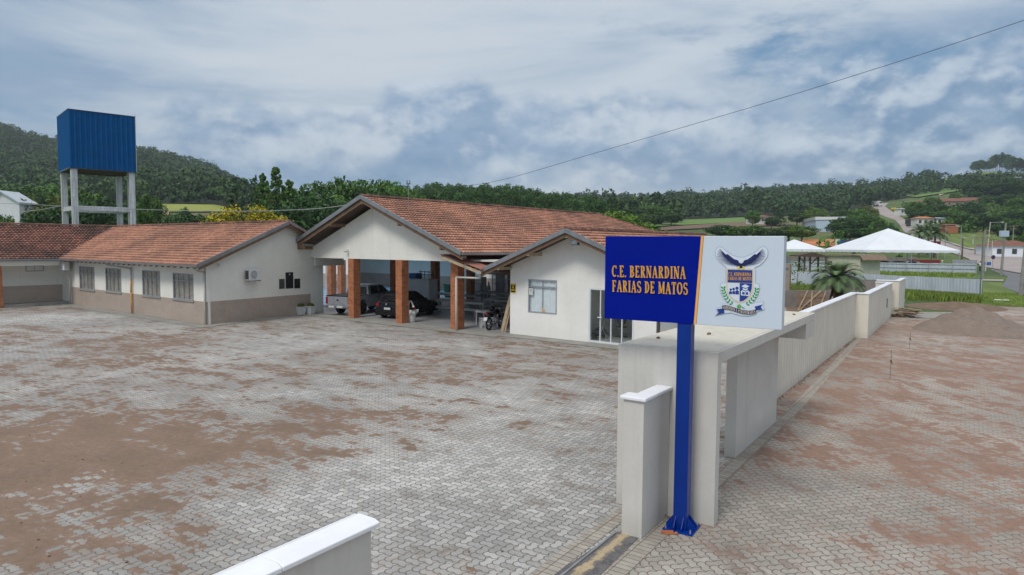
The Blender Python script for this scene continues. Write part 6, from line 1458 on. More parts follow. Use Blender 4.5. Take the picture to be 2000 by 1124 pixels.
# hoarding, bin, road sign, people
t = sheetfence('grey_hoarding', 'grey corrugated hoarding panel behind the right end of the far fence', at(1861, 500, 107), at(1902, 500, 106), 2.15, 'galv', pitch=.9)
a = gp(1929, 524); t = thing('street_bin', 'blue street bin beside the road sign', 'bin', (a[0], a[1], 0), 0); mb = MB(); loft(mb, [[(-.32, -.3, 0), (.32, -.3, 0), (.32, .3, 0), (-.32, .3, 0)], [(-.40, -.38, 1.15), (.40, -.38, 1.15), (.40, .38, 1.15), (-.40, .38, 1.15)]]); mb.obj('tub', 'bluep', t); mb = MB(); mb.box(-.43, .43, -.41, .41, 1.152, 1.22); mb.obj('lid', 'bluep', t)
a = gp(1938, 530); t = thing('round_road_sign', 'round dark road sign on a thin post at the street corner', 'road sign', (a[0], a[1], 0), 0); mb = MB(); mb.tube((0, 0, 0), (0, 0, 2.7), .04); mb.obj('post', 'galv', t); mb = MB(); mb.tube((0, -.06, 2.45), (0, -.09, 2.45), .38, n=20); mb.obj('disc', 'carblue', t); mb = MB(); mb.torus((0, -.095, 2.45), .33, .03, 'y', 20, 4); mb.obj('rim', 'red', t)
def person(name, label, org, ang, top, leg, pose='stand'):
    t = thing('person', label, 'person', org, ang); bm = bmesh.new()
    J = dict(pel=(0, 0, .95), che=(0, 0, 1.28), nk=(0, .01, 1.48), hd=(0, -.01, 1.60), ht=(0, -.01, 1.72), lh=(-.10, 0, .90), lk=(-.11, -.02, .50), la=(-.12, .02, .09), lt=(-.12, -.14, .04), rh=(.10, 0, .90), rk=(.13, -.10, .50), ra=(.13, .06, .10), rt=(.13, -.08, .04),
             ls=(-.19, 0, 1.42), le=(-.27, .02, 1.14), lw=(-.24, -.12, .90), lf=(-.23, -.17, .82), rs=(.19, 0, 1.42), re=(.27, .02, 1.14), rw=(.26, -.10, .90), rf=(.25, -.14, .82))
    E_ = [('pel', 'che'), ('che', 'nk'), ('nk', 'hd'), ('hd', 'ht'), ('pel', 'lh'), ('lh', 'lk'), ('lk', 'la'), ('la', 'lt'), ('pel', 'rh'), ('rh', 'rk'), ('rk', 'ra'), ('ra', 'rt'), ('che', 'ls'), ('ls', 'le'), ('le', 'lw'), ('lw', 'lf'), ('che', 'rs'), ('rs', 're'), ('re', 'rw'), ('rw', 'rf')]
    rad = dict(pel=.15, che=.16, nk=.06, hd=.10, ht=.08, lh=.095, lk=.062, la=.045, lt=.035, rh=.095, rk=.062, ra=.045, rt=.035, ls=.065, le=.045, lw=.032, lf=.03, rs=.065, re=.045, rw=.032, rf=.03)
    ks = list(J); me = bpy.data.meshes.new('body'); me.from_pydata([J[k] for k in ks], [(ks.index(a), ks.index(b_)) for a, b_ in E_], []); o = bpy.data.objects.new('body', me); COL.objects.link(o); o.parent = t
    sk = o.modifiers.new('skin', 'SKIN'); sb = o.modifiers.new('sub', 'SUBSURF'); sb.levels = 1; sb.render_levels = 1
    lay = me.skin_vertices[0] if me.skin_vertices else None
    if lay is None: 
        bm.from_mesh(me); bm.verts.layers.skin.verify(); bm.to_mesh(me); lay = me.skin_vertices[0]
    for i, k in enumerate(ks): lay.data[i].radius = (rad[k], rad[k]*.85); lay.data[i].use_root = (k == 'pel')
    me.materials.append(M['skin']); bm.free()
    mb = MB(); mb.lathe([(.165, 0), (.175, .2), (.20, .46), (.13, .56), (.075, .60)], 14, (0, 0, .88), 1, .72); 
    for s_ in (-1, 1): mb.tube((s_*.19, 0, 1.43), (s_*.255, .015, 1.18), .085, .062, 8)
    mb.obj('shirt', top, t, smooth=True)
    mb = MB()
    for h_, k_, a_ in (((-.09, 0, .98), (-.11, -.02, .50), (-.12, .02, .10)), ((.09, 0, .98), (.13, -.10, .50), (.13, .06, .11))): mb.tube(h_, k_, .115, .085, 10); mb.tube(k_, a_, .085, .07, 10)
    mb.lathe([(.16, 0), (.172, .12)], 12, (0, 0, .86), 1, .75); mb.obj('trousers', leg, t, smooth=True)
    mb = MB(); mb.blob((0, .01, 1.68), .10, .115, .09, 12, 6); mb.obj('hair', 'hair', t, smooth=True); return t
a = gp(1914, 531); person('person', 'person in a white shirt and dark trousers walking behind the fence corner', (a[0], a[1], 0), .4, 'shirt', 'trouser')
a = at(1842, 480, 142); person('person', 'person in pale clothes standing near the lamp post right of the large tent', (a[0], a[1], 0), 1.2, 'shirt', 'curtainw')
# tents
def tent(pxc, ytop, yeave, depth, half, ang, lab, legs=2):
    c_ = at(pxc, yeave, depth); ze = c_[2]; zt = at(pxc, ytop, depth)[2]; t = thing('canopy_tent', lab, 'tent', (c_[0], c_[1], 0), ang, 'white pyramid tents over parked cars'); n = 14; mb = MB()
    cs = [(-half, -half), (half, -half), (half, half), (-half, half)]
    for k in range(4):
        a, b_ = np.array(cs[k]), np.array(cs[(k+1) % 4]); V = []
        for i in range(n+1):
            s_ = i/n
            for j in range(n+1):
                u_ = j/n; p = (a*(1-u_)+b_*u_)*(1-s_); hh = s_-.02*math.sin(math.pi*s_); V.append((p[0], p[1], ze+(zt-ze)*hh-.03*math.sin(math.pi*u_)*math.sin(math.pi*s_)))
        mb.add(V, [(i*(n+1)+j, i*(n+1)+j+1, (i+1)*(n+1)+j+1, (i+1)*(n+1)+j) for i in range(n) for j in range(n)])
    mb.obj('canvas', 'tent', t, smooth=False)
    mb = MB()
    for k in range(4):
        a, b_ = cs[k], cs[(k+1) % 4]; m_ = 20
        V = []
        for i in range(m_+1): q = (a[0]+(b_[0]-a[0])*i/m_, a[1]+(b_[1]-a[1])*i/m_); V += [(q[0], q[1], ze), (q[0]*1.005, q[1]*1.005, ze-.38-.07*abs(math.sin(i*1.57)))]
        mb.add(V, [(2*i, 2*i+2, 2*i+3, 2*i+1) for i in range(m_)])
    mb.obj('valance', 'tent', t)
    for k in range(4):
        a, b_ = cs[k], cs[(k+1) % 4]
        for i in range(legs): s_ = i/legs; mb = MB(); q = (a[0]+(b_[0]-a[0])*s_, a[1]+(b_[1]-a[1])*s_); mb.tube((q[0]*.99, q[1]*.99, 0), (q[0]*.99, q[1]*.99, ze), .07); mb.obj('leg', 'galv', t)
tent(1733, 446.5, 488.5, 121, 7.95, R(-2), 'large white pyramid tent over parked cars', 2); tent(1551, 468, 487, 119, 3.98, R(-4), 'smaller white pyramid tent partly hidden by the sign board')
for i, (px, d_, an, mt, lb) in enumerate(((1708, 122, 175, 'carblue', 'dark blue parked car at the left under the large tent'), (1741, 123, 172, 'cardark', 'graphite parked car in the middle under the large tent'), (1772, 122, 178, 'carblack', 'black parked car at the right under the large tent'), (1652, 124, 176, 'carsilver', 'grey parked car between the two tents'), (1548, 122, 176, 'carwhite', 'white parked car under the smaller tent'), (1585, 122, 178, 'carblack', 'black parked car behind the wooden shelter'), (1800, 125, 165, 'carwhite', 'white parked car beyond the large tent'), (1682, 128, 180, 'cardark', 'dark car in the second row under the large tent'))):
    a = at(px, 480, d_); simple_car(lb, mt, (a[0], a[1], 0), R(an), 'cars parked by the tents', detail=False, H=1.58)
# hut and shelter
a = gp(1610, 541); b_ = gp(1679, 545); d = Vector((b_[0]-a[0], b_[1]-a[1])); t = thing('cream_hut', 'cream boarded hut with shed roof behind the palm', 'hut', (a[0], a[1], 0), math.atan2(d.y, d.x)); L_ = d.length
mb = MB(); mb.box(0, L_, 0, 3.5, 0, 2.85); mb.obj('wall', 'hut', t)
for x0 in (.60, .83, 1.06): mb = MB(); mb.box(x0, x0+.16, -.02, .0, 1.35, 2.15); mb.obj('window', 'cardark', t)
mb = MB(); mb.box(1.85, 2.2, -.02, 0, .3, 2.0); mb.obj('door', 'galv', t)
mb = MB(); mb.prism([(-.3, 3.05), (L_+.2, 2.98), (L_+.75, 2.35), (L_+.75, 2.45), (L_+.2, 3.08), (-.3, 3.15)], -.4, 3.9, 'y'); mb.obj('roof', 'plankgrey', t)
a = gp(1578, 541); t = thing('wooden_shelter', 'dark wooden shelter with forked posts left of the cream hut', 'shelter', (a[0], a[1], 0), R(-8))
for x0, y0 in ((-.5, 0), (.25, .1), (-.5, 2.5), (2.0, 2.5)): mb = MB(); mb.tube((x0, y0, 0), (x0, y0, 2.7), .16, .12); mb.obj('post', 'bark', t)
mb = MB(); mb.bar((.25, .1, 1.6), (1.2, .1, 2.65), .12, .12); mb.bar((-.5, 0, 1.9), (-1.2, 0, 2.7), .12, .12); mb.obj('brace', 'bark', t)
mb = MB(); mb.prism([(-1.6, 2.75), (2.3, 2.65), (2.3, 2.8), (.4, 3.3), (-1.6, 2.9)], -.8, 3.2, 'y'); mb.obj('roof', 'wooddark', t)
# roadside shop, warehouse, far building
a = at(1567, 480, 170); b_ = at(1702, 480, 164); d = Vector((b_[0]-a[0], b_[1]-a[1])); t = thing('roadside_shop', 'low roadside shop with rusty orange roof, red awning and navy sign board', 'building', (a[0], a[1], 0), math.atan2(d.y, d.x)); L_ = d.length
mb = MB(); mb.box(0, L_, 2, 10, 0, 3.6); mb.obj('wall', 'postbrown', t)
mb = MB(); mb.prism([(1.2, 4.3), (8, 6.0), (8, 6.1), (1.2, 4.4)], 0, L_*.49, 'x'); mb.obj('roof', 'rustroof', t)
mb = MB(); mb.prism([(-1.0, 3.0), (1.9, 3.95), (1.9, 4.05), (-1.0, 3.15)], L_*.2, L_*.56, 'x'); mb.obj('awning', 'red', t)
mb = MB(); mb.box(L_*.49, L_*.56, 1.0, 1.2, 4.3, 6.0); mb.obj('sign_board', 'carwhite', t); mb = MB(); mb.box(L_*.55, L_*1.0, .9, 1.1, 4.4, 5.95); mb.obj('sign_board', 'carblue', t, label='navy sign board'); mb = MB(); mb.box(L_*.53, L_*.58, .85, .95, 4.5, 5.8); mb.obj('sign_end', 'bluep', t)
mb = MB(); mb.box(L_*.22, L_*.52, 1.9, 2, 1.9, 3.0); mb.box(L_*.55, L_*.63, 1.9, 2, 1.0, 3.3); mb.obj('shopfront', 'autoglass', t)
mb = MB(); mb.box(L_*.7, L_*.9, 1.85, 2.0, .2, 3.3); mb.obj('white_front', 'carwhite', t)
a = at(1592, 480, 262); t = thing('warehouse', 'tall pale blue clad warehouse end half hidden by dark trees', 'building', (a[0], a[1], 0), R(-14)); zt = at(1592, 424, 262)[2]; 
mb = MB(); mb.box(0, 11.5, 0, 30, 0, zt-1.2); mb.obj('cladding', 'bldgblue', t); mb = MB(); mb.prism([(-.3, zt-1.2), (11.8, zt-1.0), (11.8, zt), (-.3, zt)], -.3, 30.3, 'y'); mb.obj('parapet', 'carwhite', t); mb = MB(); mb.box(6.3, 6.9, -.1, 0, 0, zt-1.3); mb.obj('downpipe', 'galv', t)
a = at(1560, 480, 255); t = thing('low_blue_shed', 'low blue and orange shed left of the pale blue warehouse', 'shed', (a[0], a[1], 4.), R(-8)); mb = MB(); mb.box(0, 6.2, 0, 5, 0, 4.2); mb.obj('wall', 'rustroof', t); mb = MB(); mb.prism([(-.6, 4.2), (5.6, 5.3), (5.6, 5.45), (-.6, 4.35)], -.3, 6.5, 'x'); mb.obj('roof', 'bluep', t)
a = at(45, 480, 92); t = thing('white_shed', 'white shed with pale gabled roof at the far left behind the porch wing', 'shed', (a[0], a[1], 0), math.pi); zt = at(38, 397, 92)[2]; za = at(5, 376, 92)[2]
mb = MB(); mb.prism([(0.3, 0), (5.2, 0), (5.2, zt), (2.7, za), (.3, zt)], -3, 0, 'y'); mb.obj('wall', 'carwhite', t); mb = MB(); mb.prism([(-.0, zt-.1), (2.7, za+.05), (5.6, zt-.1), (5.6, zt+.1), (2.7, za+.25), (-.0, zt+.1)], -3.3, .4, 'y'); mb.obj('roof', 'corr', t)
bwall('yard_wall', 'long grey wall behind the parked cars under the tents', at(1530, 480, 137), at(1792, 480, 135), 2.1, 'block')
bwall('red_wall', 'low red painted wall right of the parked cars', at(1775, 480, 130), at(1838, 480, 128), 1.75, 'carred')
# billboard
a = at(1811, 480, 152); b_ = at(1836, 480, 147); d = Vector((b_[0]-a[0], b_[1]-a[1])); t = thing('billboard', 'red and white roadside billboard right of the large tent', 'billboard', (a[0], a[1], 0), math.atan2(d.y, d.x)); L_ = d.length; z1, z2 = at(1820, 487, 150)[2], at(1820, 472, 150)[2]
mb = MB(); mb.box(0, L_, 0, .12, z1, z2); mb.obj('board', 'carred', t); mb = MB(); mb.box(.35, 1.9, -.03, -.005, z1+.85, z1+1.35); mb.box(.35, 1.7, -.03, -.005, z1+.35, z1+.62); mb.box(.35, 1.9, -.03, -.005, z1+.72, z1+.78); mb.obj('lettering_bar', 'tablewhite', t)
mb = MB(); mb.blob((L_*.74, -.03, z1+1.1), .25, .02, .3); mb.box(L_*.58, L_*.92, -.035, -.005, z1+.05, z1+.8); mb.obj('picture', 'curtainw', t); mb = MB(); mb.tube((L_*.8, .2, 0), (L_*.8, .2, z1), .09); mb.tube((L_*.2, .2, 0), (L_*.2, .2, z1), .09); mb.obj('post', 'galv', t)
# houses
def house(px, depth, w_, dp, h, rh, lab, wall='house', roof='houseroof', ang=0., zoff=0., name='house', nwin=3):
    a = at(px, 480, depth); z0 = tz(a[0], a[1])+zoff; t = thing(name, lab, 'house', (a[0], a[1], z0), R(ang))
    mb = MB(); mb.box(-w_/2, w_/2, 0, dp, -2, h); mb.obj('wall', wall, t)
    mb = MB(); o_ = .5; mb.add([(-w_/2-o_, -o_, h), (w_/2+o_, -o_, h), (w_/2+o_, dp+o_, h), (-w_/2-o_, dp+o_, h), (-w_/2+dp*.35, dp/2, h+rh), (w_/2-dp*.35, dp/2, h+rh)], [(0, 1, 5, 4), (1, 2, 5), (2, 3, 4, 5), (3, 0, 4), (3, 2, 1, 0)]); mb.obj('roof', roof, t)
    for k in range(nwin): x = -w_/2+w_*(k+.5)/nwin; mb = MB(); mb.box(x-.5, x+.5, -.06, -.002, h-1.9, h-.7); mb.obj('window', 'cardark', t)
    return t
house(1982, 158, 9.5, 8, 2.7, 1.3, 'pale green bungalow with brown roof at the right edge beyond the street', 'curtainw', 'houseroof', -12, name='bungalow')
house(1806, 262, 6.2, 5, 1.5, .8, 'small white house with orange roof on the slope right of the climbing road', 'house', 'rustroof', -5, 3.0)
house(1839, 262, 5.0, 5, 1.2, .4, 'flat white house front half hidden by shrubs on the slope', 'house', 'corr', 4, 3., nwin=2)
house(1766, 360, 5.5, 5, 1.6, .5, 'white house with pale roof just right of the road crest', 'house', 'corr', 8, 2.)
house(1803, 405, 12, 7, 2.8, 1.6, 'long house with brown roof left of the hillside villa', 'postbrown', 'houseroof', 0, 1.)
house(1858, 395, 17, 9, 4.8, 2.2, 'two storey hillside villa with brown roof and white balcony', 'postbrown', 'houseroof', -6, -.6, name='villa', nwin=4)
house(1842, 385, 4., 5, 2.4, 1.2, 'small white annex house below left of the villa', 'house', 'houseroof', 0, 1., nwin=1)
house(1900, 400, 16, 8, 3.4, 2.0, 'long white house with brown roof right of the villa', 'house', 'houseroof', -4, -.3, nwin=5)
house(1858, 236, 4.2, 4, .9, .5, 'low brick orange house above the roadside grass', 'brick', 'houseroof', -4, 2.2, nwin=0)
house(1488, 300, 9, 6, 2.6, 1.0, 'little farmhouse with dark roof among trees right of the ploughed field', 'house', 'houseroof', 10, 1.)
house(1990, 600, 20, 12, 3.5, 1.0, 'long pale farm shed high on the right slope', 'house', 'corr', -5, 4., nwin=1, name='farm_shed')
# traffic
def truck(px, py, ang, lab, cabm, boxm, sc=1.):
    p = tp(px, py); t = thing('truck', lab, 'truck', (p[0], p[1], p[2]+.15), R(ang)); t.scale = (sc, sc, sc)
    mb = MB(); mb.prism([(4.9, .5), (6.6, .5), (6.6, 1.5), (6.3, 2.7), (4.9, 2.7)], -1.15, 1.15, 'y'); mb.obj('cab', cabm, t, bevel=.06); mb = MB(); mb.box(0, 4.75, -1.2, 1.2, .95, 3.2); mb.obj('cargo_box', boxm, t, bevel=.03); mb = MB(); mb.add([(6.62, -1., 1.55), (6.62, 1., 1.55), (6.36, .95, 2.5), (6.36, -.95, 2.5)], [(0, 1, 2, 3)]); mb.obj('windscreen', 'autoglass', t)
    for x in (1.0, 2.1, 5.7):
        for s_ in (-1, 1): wheel(t, x, s_*1.0, .48, .3)
truck(1707, 404, -82, 'white truck coming down at the crest of the climbing road', 'carwhite', 'carwhite'); truck(1771, 444, -70, 'dark red truck on the climbing road beside the trees', 'carred', 'cardark', .95)
p = tp(1741, 411); simple_car('yellow car parked beside the road crest', 'yellow', (p[0], p[1], p[2]+.1), R(-60), None, detail=False); p = tp(1783, 444); simple_car('dark car behind the dark red truck on the climbing road', 'cardark', (p[0], p[1], p[2]+.15), R(-60), None, detail=False, name='moving_car')
# ================================================================== TREES
def leafcloud(centres, rad, per, leaf, squash=.8, out=1.0):
    """cards scattered on and in the clumps; returns V, F, tint"""
    C = np.repeat(np.asarray(centres), per, 0); rr = np.repeat(np.asarray(rad), per); n = len(C)
    d = rng.normal(size=(n, 3)); d /= np.linalg.norm(d, axis=1)[:, None]
    P = C+d*(rr*rng.uniform(.45, 1.05, n)**.6)[:, None]*np.array([1, 1, squash])
    nm = d*out+rng.normal(size=(n, 3))*.55; nm /= np.linalg.norm(nm, axis=1)[:, None]
    a = np.cross(nm, rng.normal(size=(n, 3))); a /= np.linalg.norm(a, axis=1)[:, None]; b = np.cross(nm, a)
    s = leaf*rng.uniform(.6, 1.3, n)[:, None]
    V = np.stack([P-a*s, P+b*s*.7, P+a*s, P-b*s*.7], 1).reshape(-1, 3)
    ct = np.repeat(rng.uniform(.1, .8, len(centres)), per); T = np.clip(ct+rng.uniform(-.22, .22, n), 0, 1)
    return V, np.arange(4*n).reshape(n, 4), T
def crown_centres(kind, n):
    out = []; rad = []
    while len(out) < n:
        if kind == 'round':
            d = rng.normal(size=3); d /= np.linalg.norm(d); r = rng.uniform(.45, 1.)**.5; p = d*r*np.array([.44, .44, .34])+[0, 0, .62]; q = rng.uniform(.09, .15)
            if p[2] < .22: continue
        elif kind == 'euc':
            h = rng.uniform(.32, 1.); w = .20*math.sin(math.pi*min(1, (h-.22)/.86))**.6+.03; a = rng.uniform(0, 6.28); r = w*rng.uniform(.2, 1.); p = np.array([r*math.cos(a), r*math.sin(a), h*.95]); q = rng.uniform(.06, .10)
        elif kind == 'pine':
            h = rng.uniform(.10, .99); w = (1-h)**.8*.33+.02; a = rng.uniform(0, 6.28); r = w*rng.uniform(.4, 1.05); p = np.array([r*math.cos(a), r*math.sin(a), h-.04*r]); q = rng.uniform(.045, .085)*(1.25-h*.95)
        elif kind == 'grove':
            h = rng.uniform(.48, 1.)**.8; a = rng.uniform(0, 6.28); r = .17*rng.uniform(.1, 1.)*max(.05, math.sin(math.pi*min(1, max(0, (h-.45)/.60))))**.5; p = np.array([r*math.cos(a), r*math.sin(a), h*.96]); q = rng.uniform(.05, .09)
        elif kind == 'bush':
            d = rng.normal(size=3); d /= np.linalg.norm(d); p = d*rng.uniform(.5, 1.)*np.array([.5, .5, .42])+[0, 0, .42]; q = rng.uniform(.12, .2)
            if p[2] < .05: continue
        out.append(p); rad.append(q)
    return out, rad
def treeproto(kind, leafmat, n, per, leaf, bark='bark', flower=None):
    c_, r_ = crown_centres(kind, n); V, F, T = leafcloud(c_, r_, per, leaf); me = npmesh(kind+'_crown', V, F, T, leafmat)
    if flower:
        top = [(c, r) for c, r in zip(c_, r_) if c[2] > .42]
        V2, F2, T2 = leafcloud([c+np.array([0, 0, r*.35]) for c, r in top], [r*1.02 for c, r in top], int(per*1.1), leaf*.9); fm = npmesh('blossom', V2, F2, T2, flower)
    else: fm = None
    mb = MB(); tr = {'round': .030, 'euc': .014, 'pine': .020, 'grove': .012, 'bush': .012}[kind]; top = {'round': .62, 'euc': .9, 'pine': .95, 'grove': .92, 'bush': .4}[kind]
    mb.tube((0, 0, -.03), (.01, .01, top*.5), tr, tr*.7, 8); mb.tube((.01, .01, top*.5), (0, 0, top), tr*.7, tr*.2, 8)
    for k in range(7 if kind != 'bush' else 3):
        p = c_[k*3 % len(c_)]; z_ = max(.08, p[2]*.55); mb.tube((0, 0, z_), tuple(p), tr*.4, tr*.12, 5)
    return me, mb.mesh(kind+'_trunk', bark), fm
PR = {}
def proto(key, variants, *a, **k): PR[key] = [treeproto(*a, **k) for _ in range(variants)]
proto('round', 3, 'round', 'leaf', 60, 75, .026); proto('dark', 3, 'round', 'leafdark', 60, 75, .026); proto('bright', 2, 'round', 'leafbright', 55, 70, .026); proto('olive', 1, 'round', 'leafolive', 55, 70, .024)
proto('euc', 4, 'euc', 'leafeuc', 60, 50, .016, 'barkpale'); proto('pine', 3, 'pine', 'leafdark', 110, 34, .016); proto('pinegreen', 2, 'pine', 'leaf', 120, 36, .017)
proto('grove', 3, 'grove', 'leafdark', 34, 40, .020, 'barkmid'); proto('bush', 3, 'bush', 'leaf', 28, 50, .04); proto('bushb', 2, 'bush', 'leafbright', 28, 50, .04); proto('yellow', 1, 'round', 'leafolive', 80, 90, .016, flower='flower')
def tree(kind, px, ytop, depth, wid, label, group=None, name='tree', z0=None, cat='tree'):
    """wid = crown width in metres"""
    p = at(px, 480, depth); zb = tz(p[0], p[1]) if z0 is None else z0; zt = at(px, ytop, depth)[2]; h = max(1.2, zt-zb)
    kk = {'round': .98, 'dark': .98, 'bright': .98, 'olive': .98, 'yellow': .98, 'euc': .50, 'pine': .66, 'pinegreen': .66, 'grove': .36, 'bush': 1.15, 'bushb': 1.15}[kind]
    cm, tm, fm = random.choice(PR[kind]); t = thing(name, label, cat, (p[0], p[1], zb), random.uniform(0, 6.28), group); s_ = wid/kk; t.scale = (s_, s_, h)
    link('crown', cm, t); link('trunk', tm, t)
    if fm: link('blossom', fm, t)
    return t
tree('yellow', 484, 403, 66, 7.8, 'yellow flowering tree showing above the left wing roof', name='flowering_tree')
tree('pine', 460, 362, 105, 6.0, 'dark small conifer left behind the yellow flowering tree', name='pine_tree')
tree('pinegreen', 541, 326, 98, 6.6, 'tallest green pine behind the yellow flowering tree', name='pine_tree')
tree('pinegreen', 516, 340, 106, 6., 'left shoulder pine beside the tallest pine', name='pine_tree'); tree('pinegreen', 566, 352, 104, 7., 'right shoulder pine beside the tallest pine', name='pine_tree'); tree('pine', 501, 343, 170, 6., 'far dark pine top at the left of the pines', name='pine_tree')
for px, yt, d_, w_, k_, lb in ((600, 382, 88, 9, 'dark', 'dark broad tree between the two tiled gables'), (622, 362, 120, 12, 'round', 'rounded green tree right of the pines'), (652, 350, 130, 12, 'round', 'tall rounded green tree above the hall gable left slope'), (640, 388, 84, 8, 'dark', 'low dark tree just behind the left slope of the hall gable'), (690, 352, 132, 11, 'round', 'rounded green tree left of the hall gable peak'), (678, 380, 96, 7, 'bright', 'lighter green tree before the rounded trees left of the gable peak'), (725, 357, 135, 11, 'round', 'rounded tree just right of the hall gable peak'), (762, 346, 130, 10, 'round', 'highest billowy tree right of the hall gable peak'), (790, 362, 140, 9, 'round', 'smaller billowy tree left of the antenna mast'), (744, 372, 110, 9, 'dark', 'dark low tree behind the start of the hall ridge'), (555, 400, 80, 9, 'dark', 'dark leafy tree behind the yellow flowering tree'), (580, 365, 112, 9, 'round', 'green tree at the right foot of the pines')):
    tree(k_, px, yt, d_, w_, lb)
gg = 'eucalyptus trees in the plantation behind the hall'
for i in range(95):
    row = i % 3; px = 770+(i/95)*400+random.uniform(-5, 5); d_ = 185+row*16+random.uniform(-4, 4); base_y = np.interp(px, [770, 860, 930, 1000, 1060, 1110, 1150, 1180], [368, 360, 362, 364, 372, 380, 380, 396])
    tree('euc', px, base_y+random.uniform(-5, 7)-(0 if row else -8), d_, random.uniform(4.5, 7), 'tall eucalyptus in the dense plantation behind the hall ridge', gg, 'eucalyptus_tree')
for px, yt, d_, w_, k_, lb in ((1205, 412, 92, 12, 'bright', 'bright green tree rising behind the far hip of the hall roof'), (1245, 428, 96, 7, 'round', 'lower green tree right of the bright tree by the hall hip'), (1168, 386, 190, 11, 'dark', 'dark tree standing apart right of the plantation'), (1197, 379, 230, 10, 'pine', 'dark pointed tree right of the plantation'), (1182, 398, 200, 9, 'dark', 'lower dark tree beside the pointed tree'),
    (1235, 404, 290, 13, 'dark', 'dark tree left in the valley grove'), (1262, 400, 300, 14, 'round', 'mid green tree in the valley grove'), (1290, 405, 300, 14, 'round', 'round tree right in the valley grove'), (1310, 415, 290, 11, 'dark', 'dark tree at the right end of the valley grove'), (1250, 418, 270, 11, 'round', 'front tree of the valley grove'), (1278, 420, 275, 10, 'dark', 'low front tree of the valley grove'),
    (1469, 411, 270, 7, 'round', 'green tree on the crest of the ploughed field'), (1520, 398, 290, 7, 'pine', 'lone dark conifer beyond the farmhouse'), (1505, 424, 270, 7, 'dark', 'dark tree beside the farmhouse'), (1555, 410, 290, 9, 'dark', 'dark tree left of the round light green tree'), (1590, 406, 285, 11, 'bright', 'round light green tree behind the pale blue warehouse'), (1641, 410, 300, 12, 'round', 'green tree behind the warehouse roof'),
    (1408, 440, 190, 10, 'dark', 'dark bushy tree at the left above the sign board'), (1440, 443, 185, 9, 'round', 'green bushy tree above the sign crest'), (1470, 440, 190, 8, 'round', 'bushy tree above the right of the sign board'), (1500, 446, 180, 8, 'dark', 'dark bushy tree just left of the sign board right edge'), (1540, 442, 185, 9, 'round', 'green tree behind the smaller tent'), (1566, 440, 180, 9, 'bright', 'bright green tree left of the warehouse foot'),
    (1636, 434, 215, 8, 'dark', 'dark tree covering the warehouse right corner'), (1650, 424, 220, 11, 'dark', 'large dark tree right of the warehouse'), (1676, 418, 225, 11, 'round', 'large green tree in the dark clump left of the road'), (1692, 416, 230, 9, 'dark', 'tall dark tree in the clump left of the road'), (1711, 424, 225, 6, 'round', 'green tree in the clump beside the climbing road'), (1737, 440, 215, 5, 'dark', 'rightmost dark tree of the clump beside the climbing road'), (1660, 446, 195, 9, 'dark', 'front dark tree of the clump above the tent'), (1690, 446, 195, 9, 'round', 'front green tree of the clump above the tent'), (1722, 446, 198, 7, 'dark', 'front dark tree above the tent peak'),
    (1690, 402, 330, 12, 'olive', 'olive tree at the left of the road crest'), (1668, 408, 320, 12, 'round', 'round tree left of the road crest')):
    tree(k_, px, yt, d_, w_, lb)
for px, yt, d_, w_, k_, lb in ((25, 432, 62, 6, 'bushb', 'light green shrub top above the dark roof at the far left'), (62, 428, 62, 5, 'bushb', 'light green shrub top above the dark roof, right of the far left one'), (145, 433, 60, 2.2, 'bushb', 'small light green shrub top between the tower legs'), (3, 412, 70, 3, 'round', 'small tree at the left edge before the white shed'),
    (85, 384, 96, 10, 'olive', 'yellowish green tree between the shed and the tower'), (60, 395, 105, 9, 'dark', 'dark tree right of the white shed'), (112, 400, 88, 8, 'dark', 'dark green tree at the tower left leg'), (160, 372, 120, 13, 'round', 'big green tree seen between the tower legs'), (205, 385, 110, 12, 'dark', 'dark tree seen between the tower legs'), (190, 405, 92, 8, 'dark', 'low dark tree under the tower cross beam'), (240, 398, 100, 8, 'dark', 'dark tree at the right tower leg'),
    (290, 374, 130, 7, 'round', 'slender light green tree right of the water tower'), (284, 408, 90, 4, 'round', 'small tree before the slender tree'), (360, 403, 150, 3.5, 'dark', 'little dark tree on the yellow field edge'), (385, 417, 84, 8, 'dark', 'dark hedge-like tree left of the yellow flowering tree'), (345, 420, 90, 6, 'dark', 'dark shrub above the middle of the left wing roof'), (415, 420, 84, 6, 'round', 'green shrub beside the yellow flowering tree'), (40, 365, 190, 16, 'round', 'far tree behind the white shed'), (110, 362, 200, 16, 'round', 'far broad tree left of the tower tank foot')):
    tree(k_, px, yt, d_, w_, lb)
for px, yt, d_, lb in ((1795, 450, 150, 'palm at the left above the right tent slope'), (1812, 446, 158, 'palm in the middle above the right tent slope'), (1826, 452, 152, 'palm at the right above the right tent slope')):
    p = at(px, yt, d_); palm(px, 480, max(2, p[2]-1.0), 3.2, lb, 26, 'palms beyond the large tent', dpt=d_, th=.22)
# trees over the right hand slope: individual crowns
sg = 'trees scattered on the right hand slope'; random.seed(21); cnt = 0
while cnt < 120:
    px = random.uniform(1770, 2080); d_ = random.uniform(200, 430); p = at(px, 480, d_); zb = tz(p[0], p[1]); yb = 480-(zb-CAMH)/d_*FOC
    roadx = np.interp(yb, [397, 415, 437, 456, 472, 490], [1736, 1744, 1777, 1808, 1839, 1889])
    if px < roadx+14+ (d_ < 260)*6: continue
    if 1815 < px < 1965 and yb > 452: continue
    if 1730 < px < 1900 and 366 < yb < 390: continue
    if 1780 < px < 1950 and yb > 398 and yb < 418 and random.random() < .8: continue
    small = random.random() < .55; w_ = random.uniform(4, 7) if small else random.uniform(7, 12)
    tree(random.choice(['bush', 'bushb', 'bush'] if small else ['round', 'dark', 'dark', 'round']), px, yb-(w_*.55)/d_*FOC*random.uniform(.8, 1.3), d_, w_, 'green tree or tall shrub among the growth on the right hand slope', sg, 'tree'); cnt += 1
dg = 'trees of the dark grove above the villa'
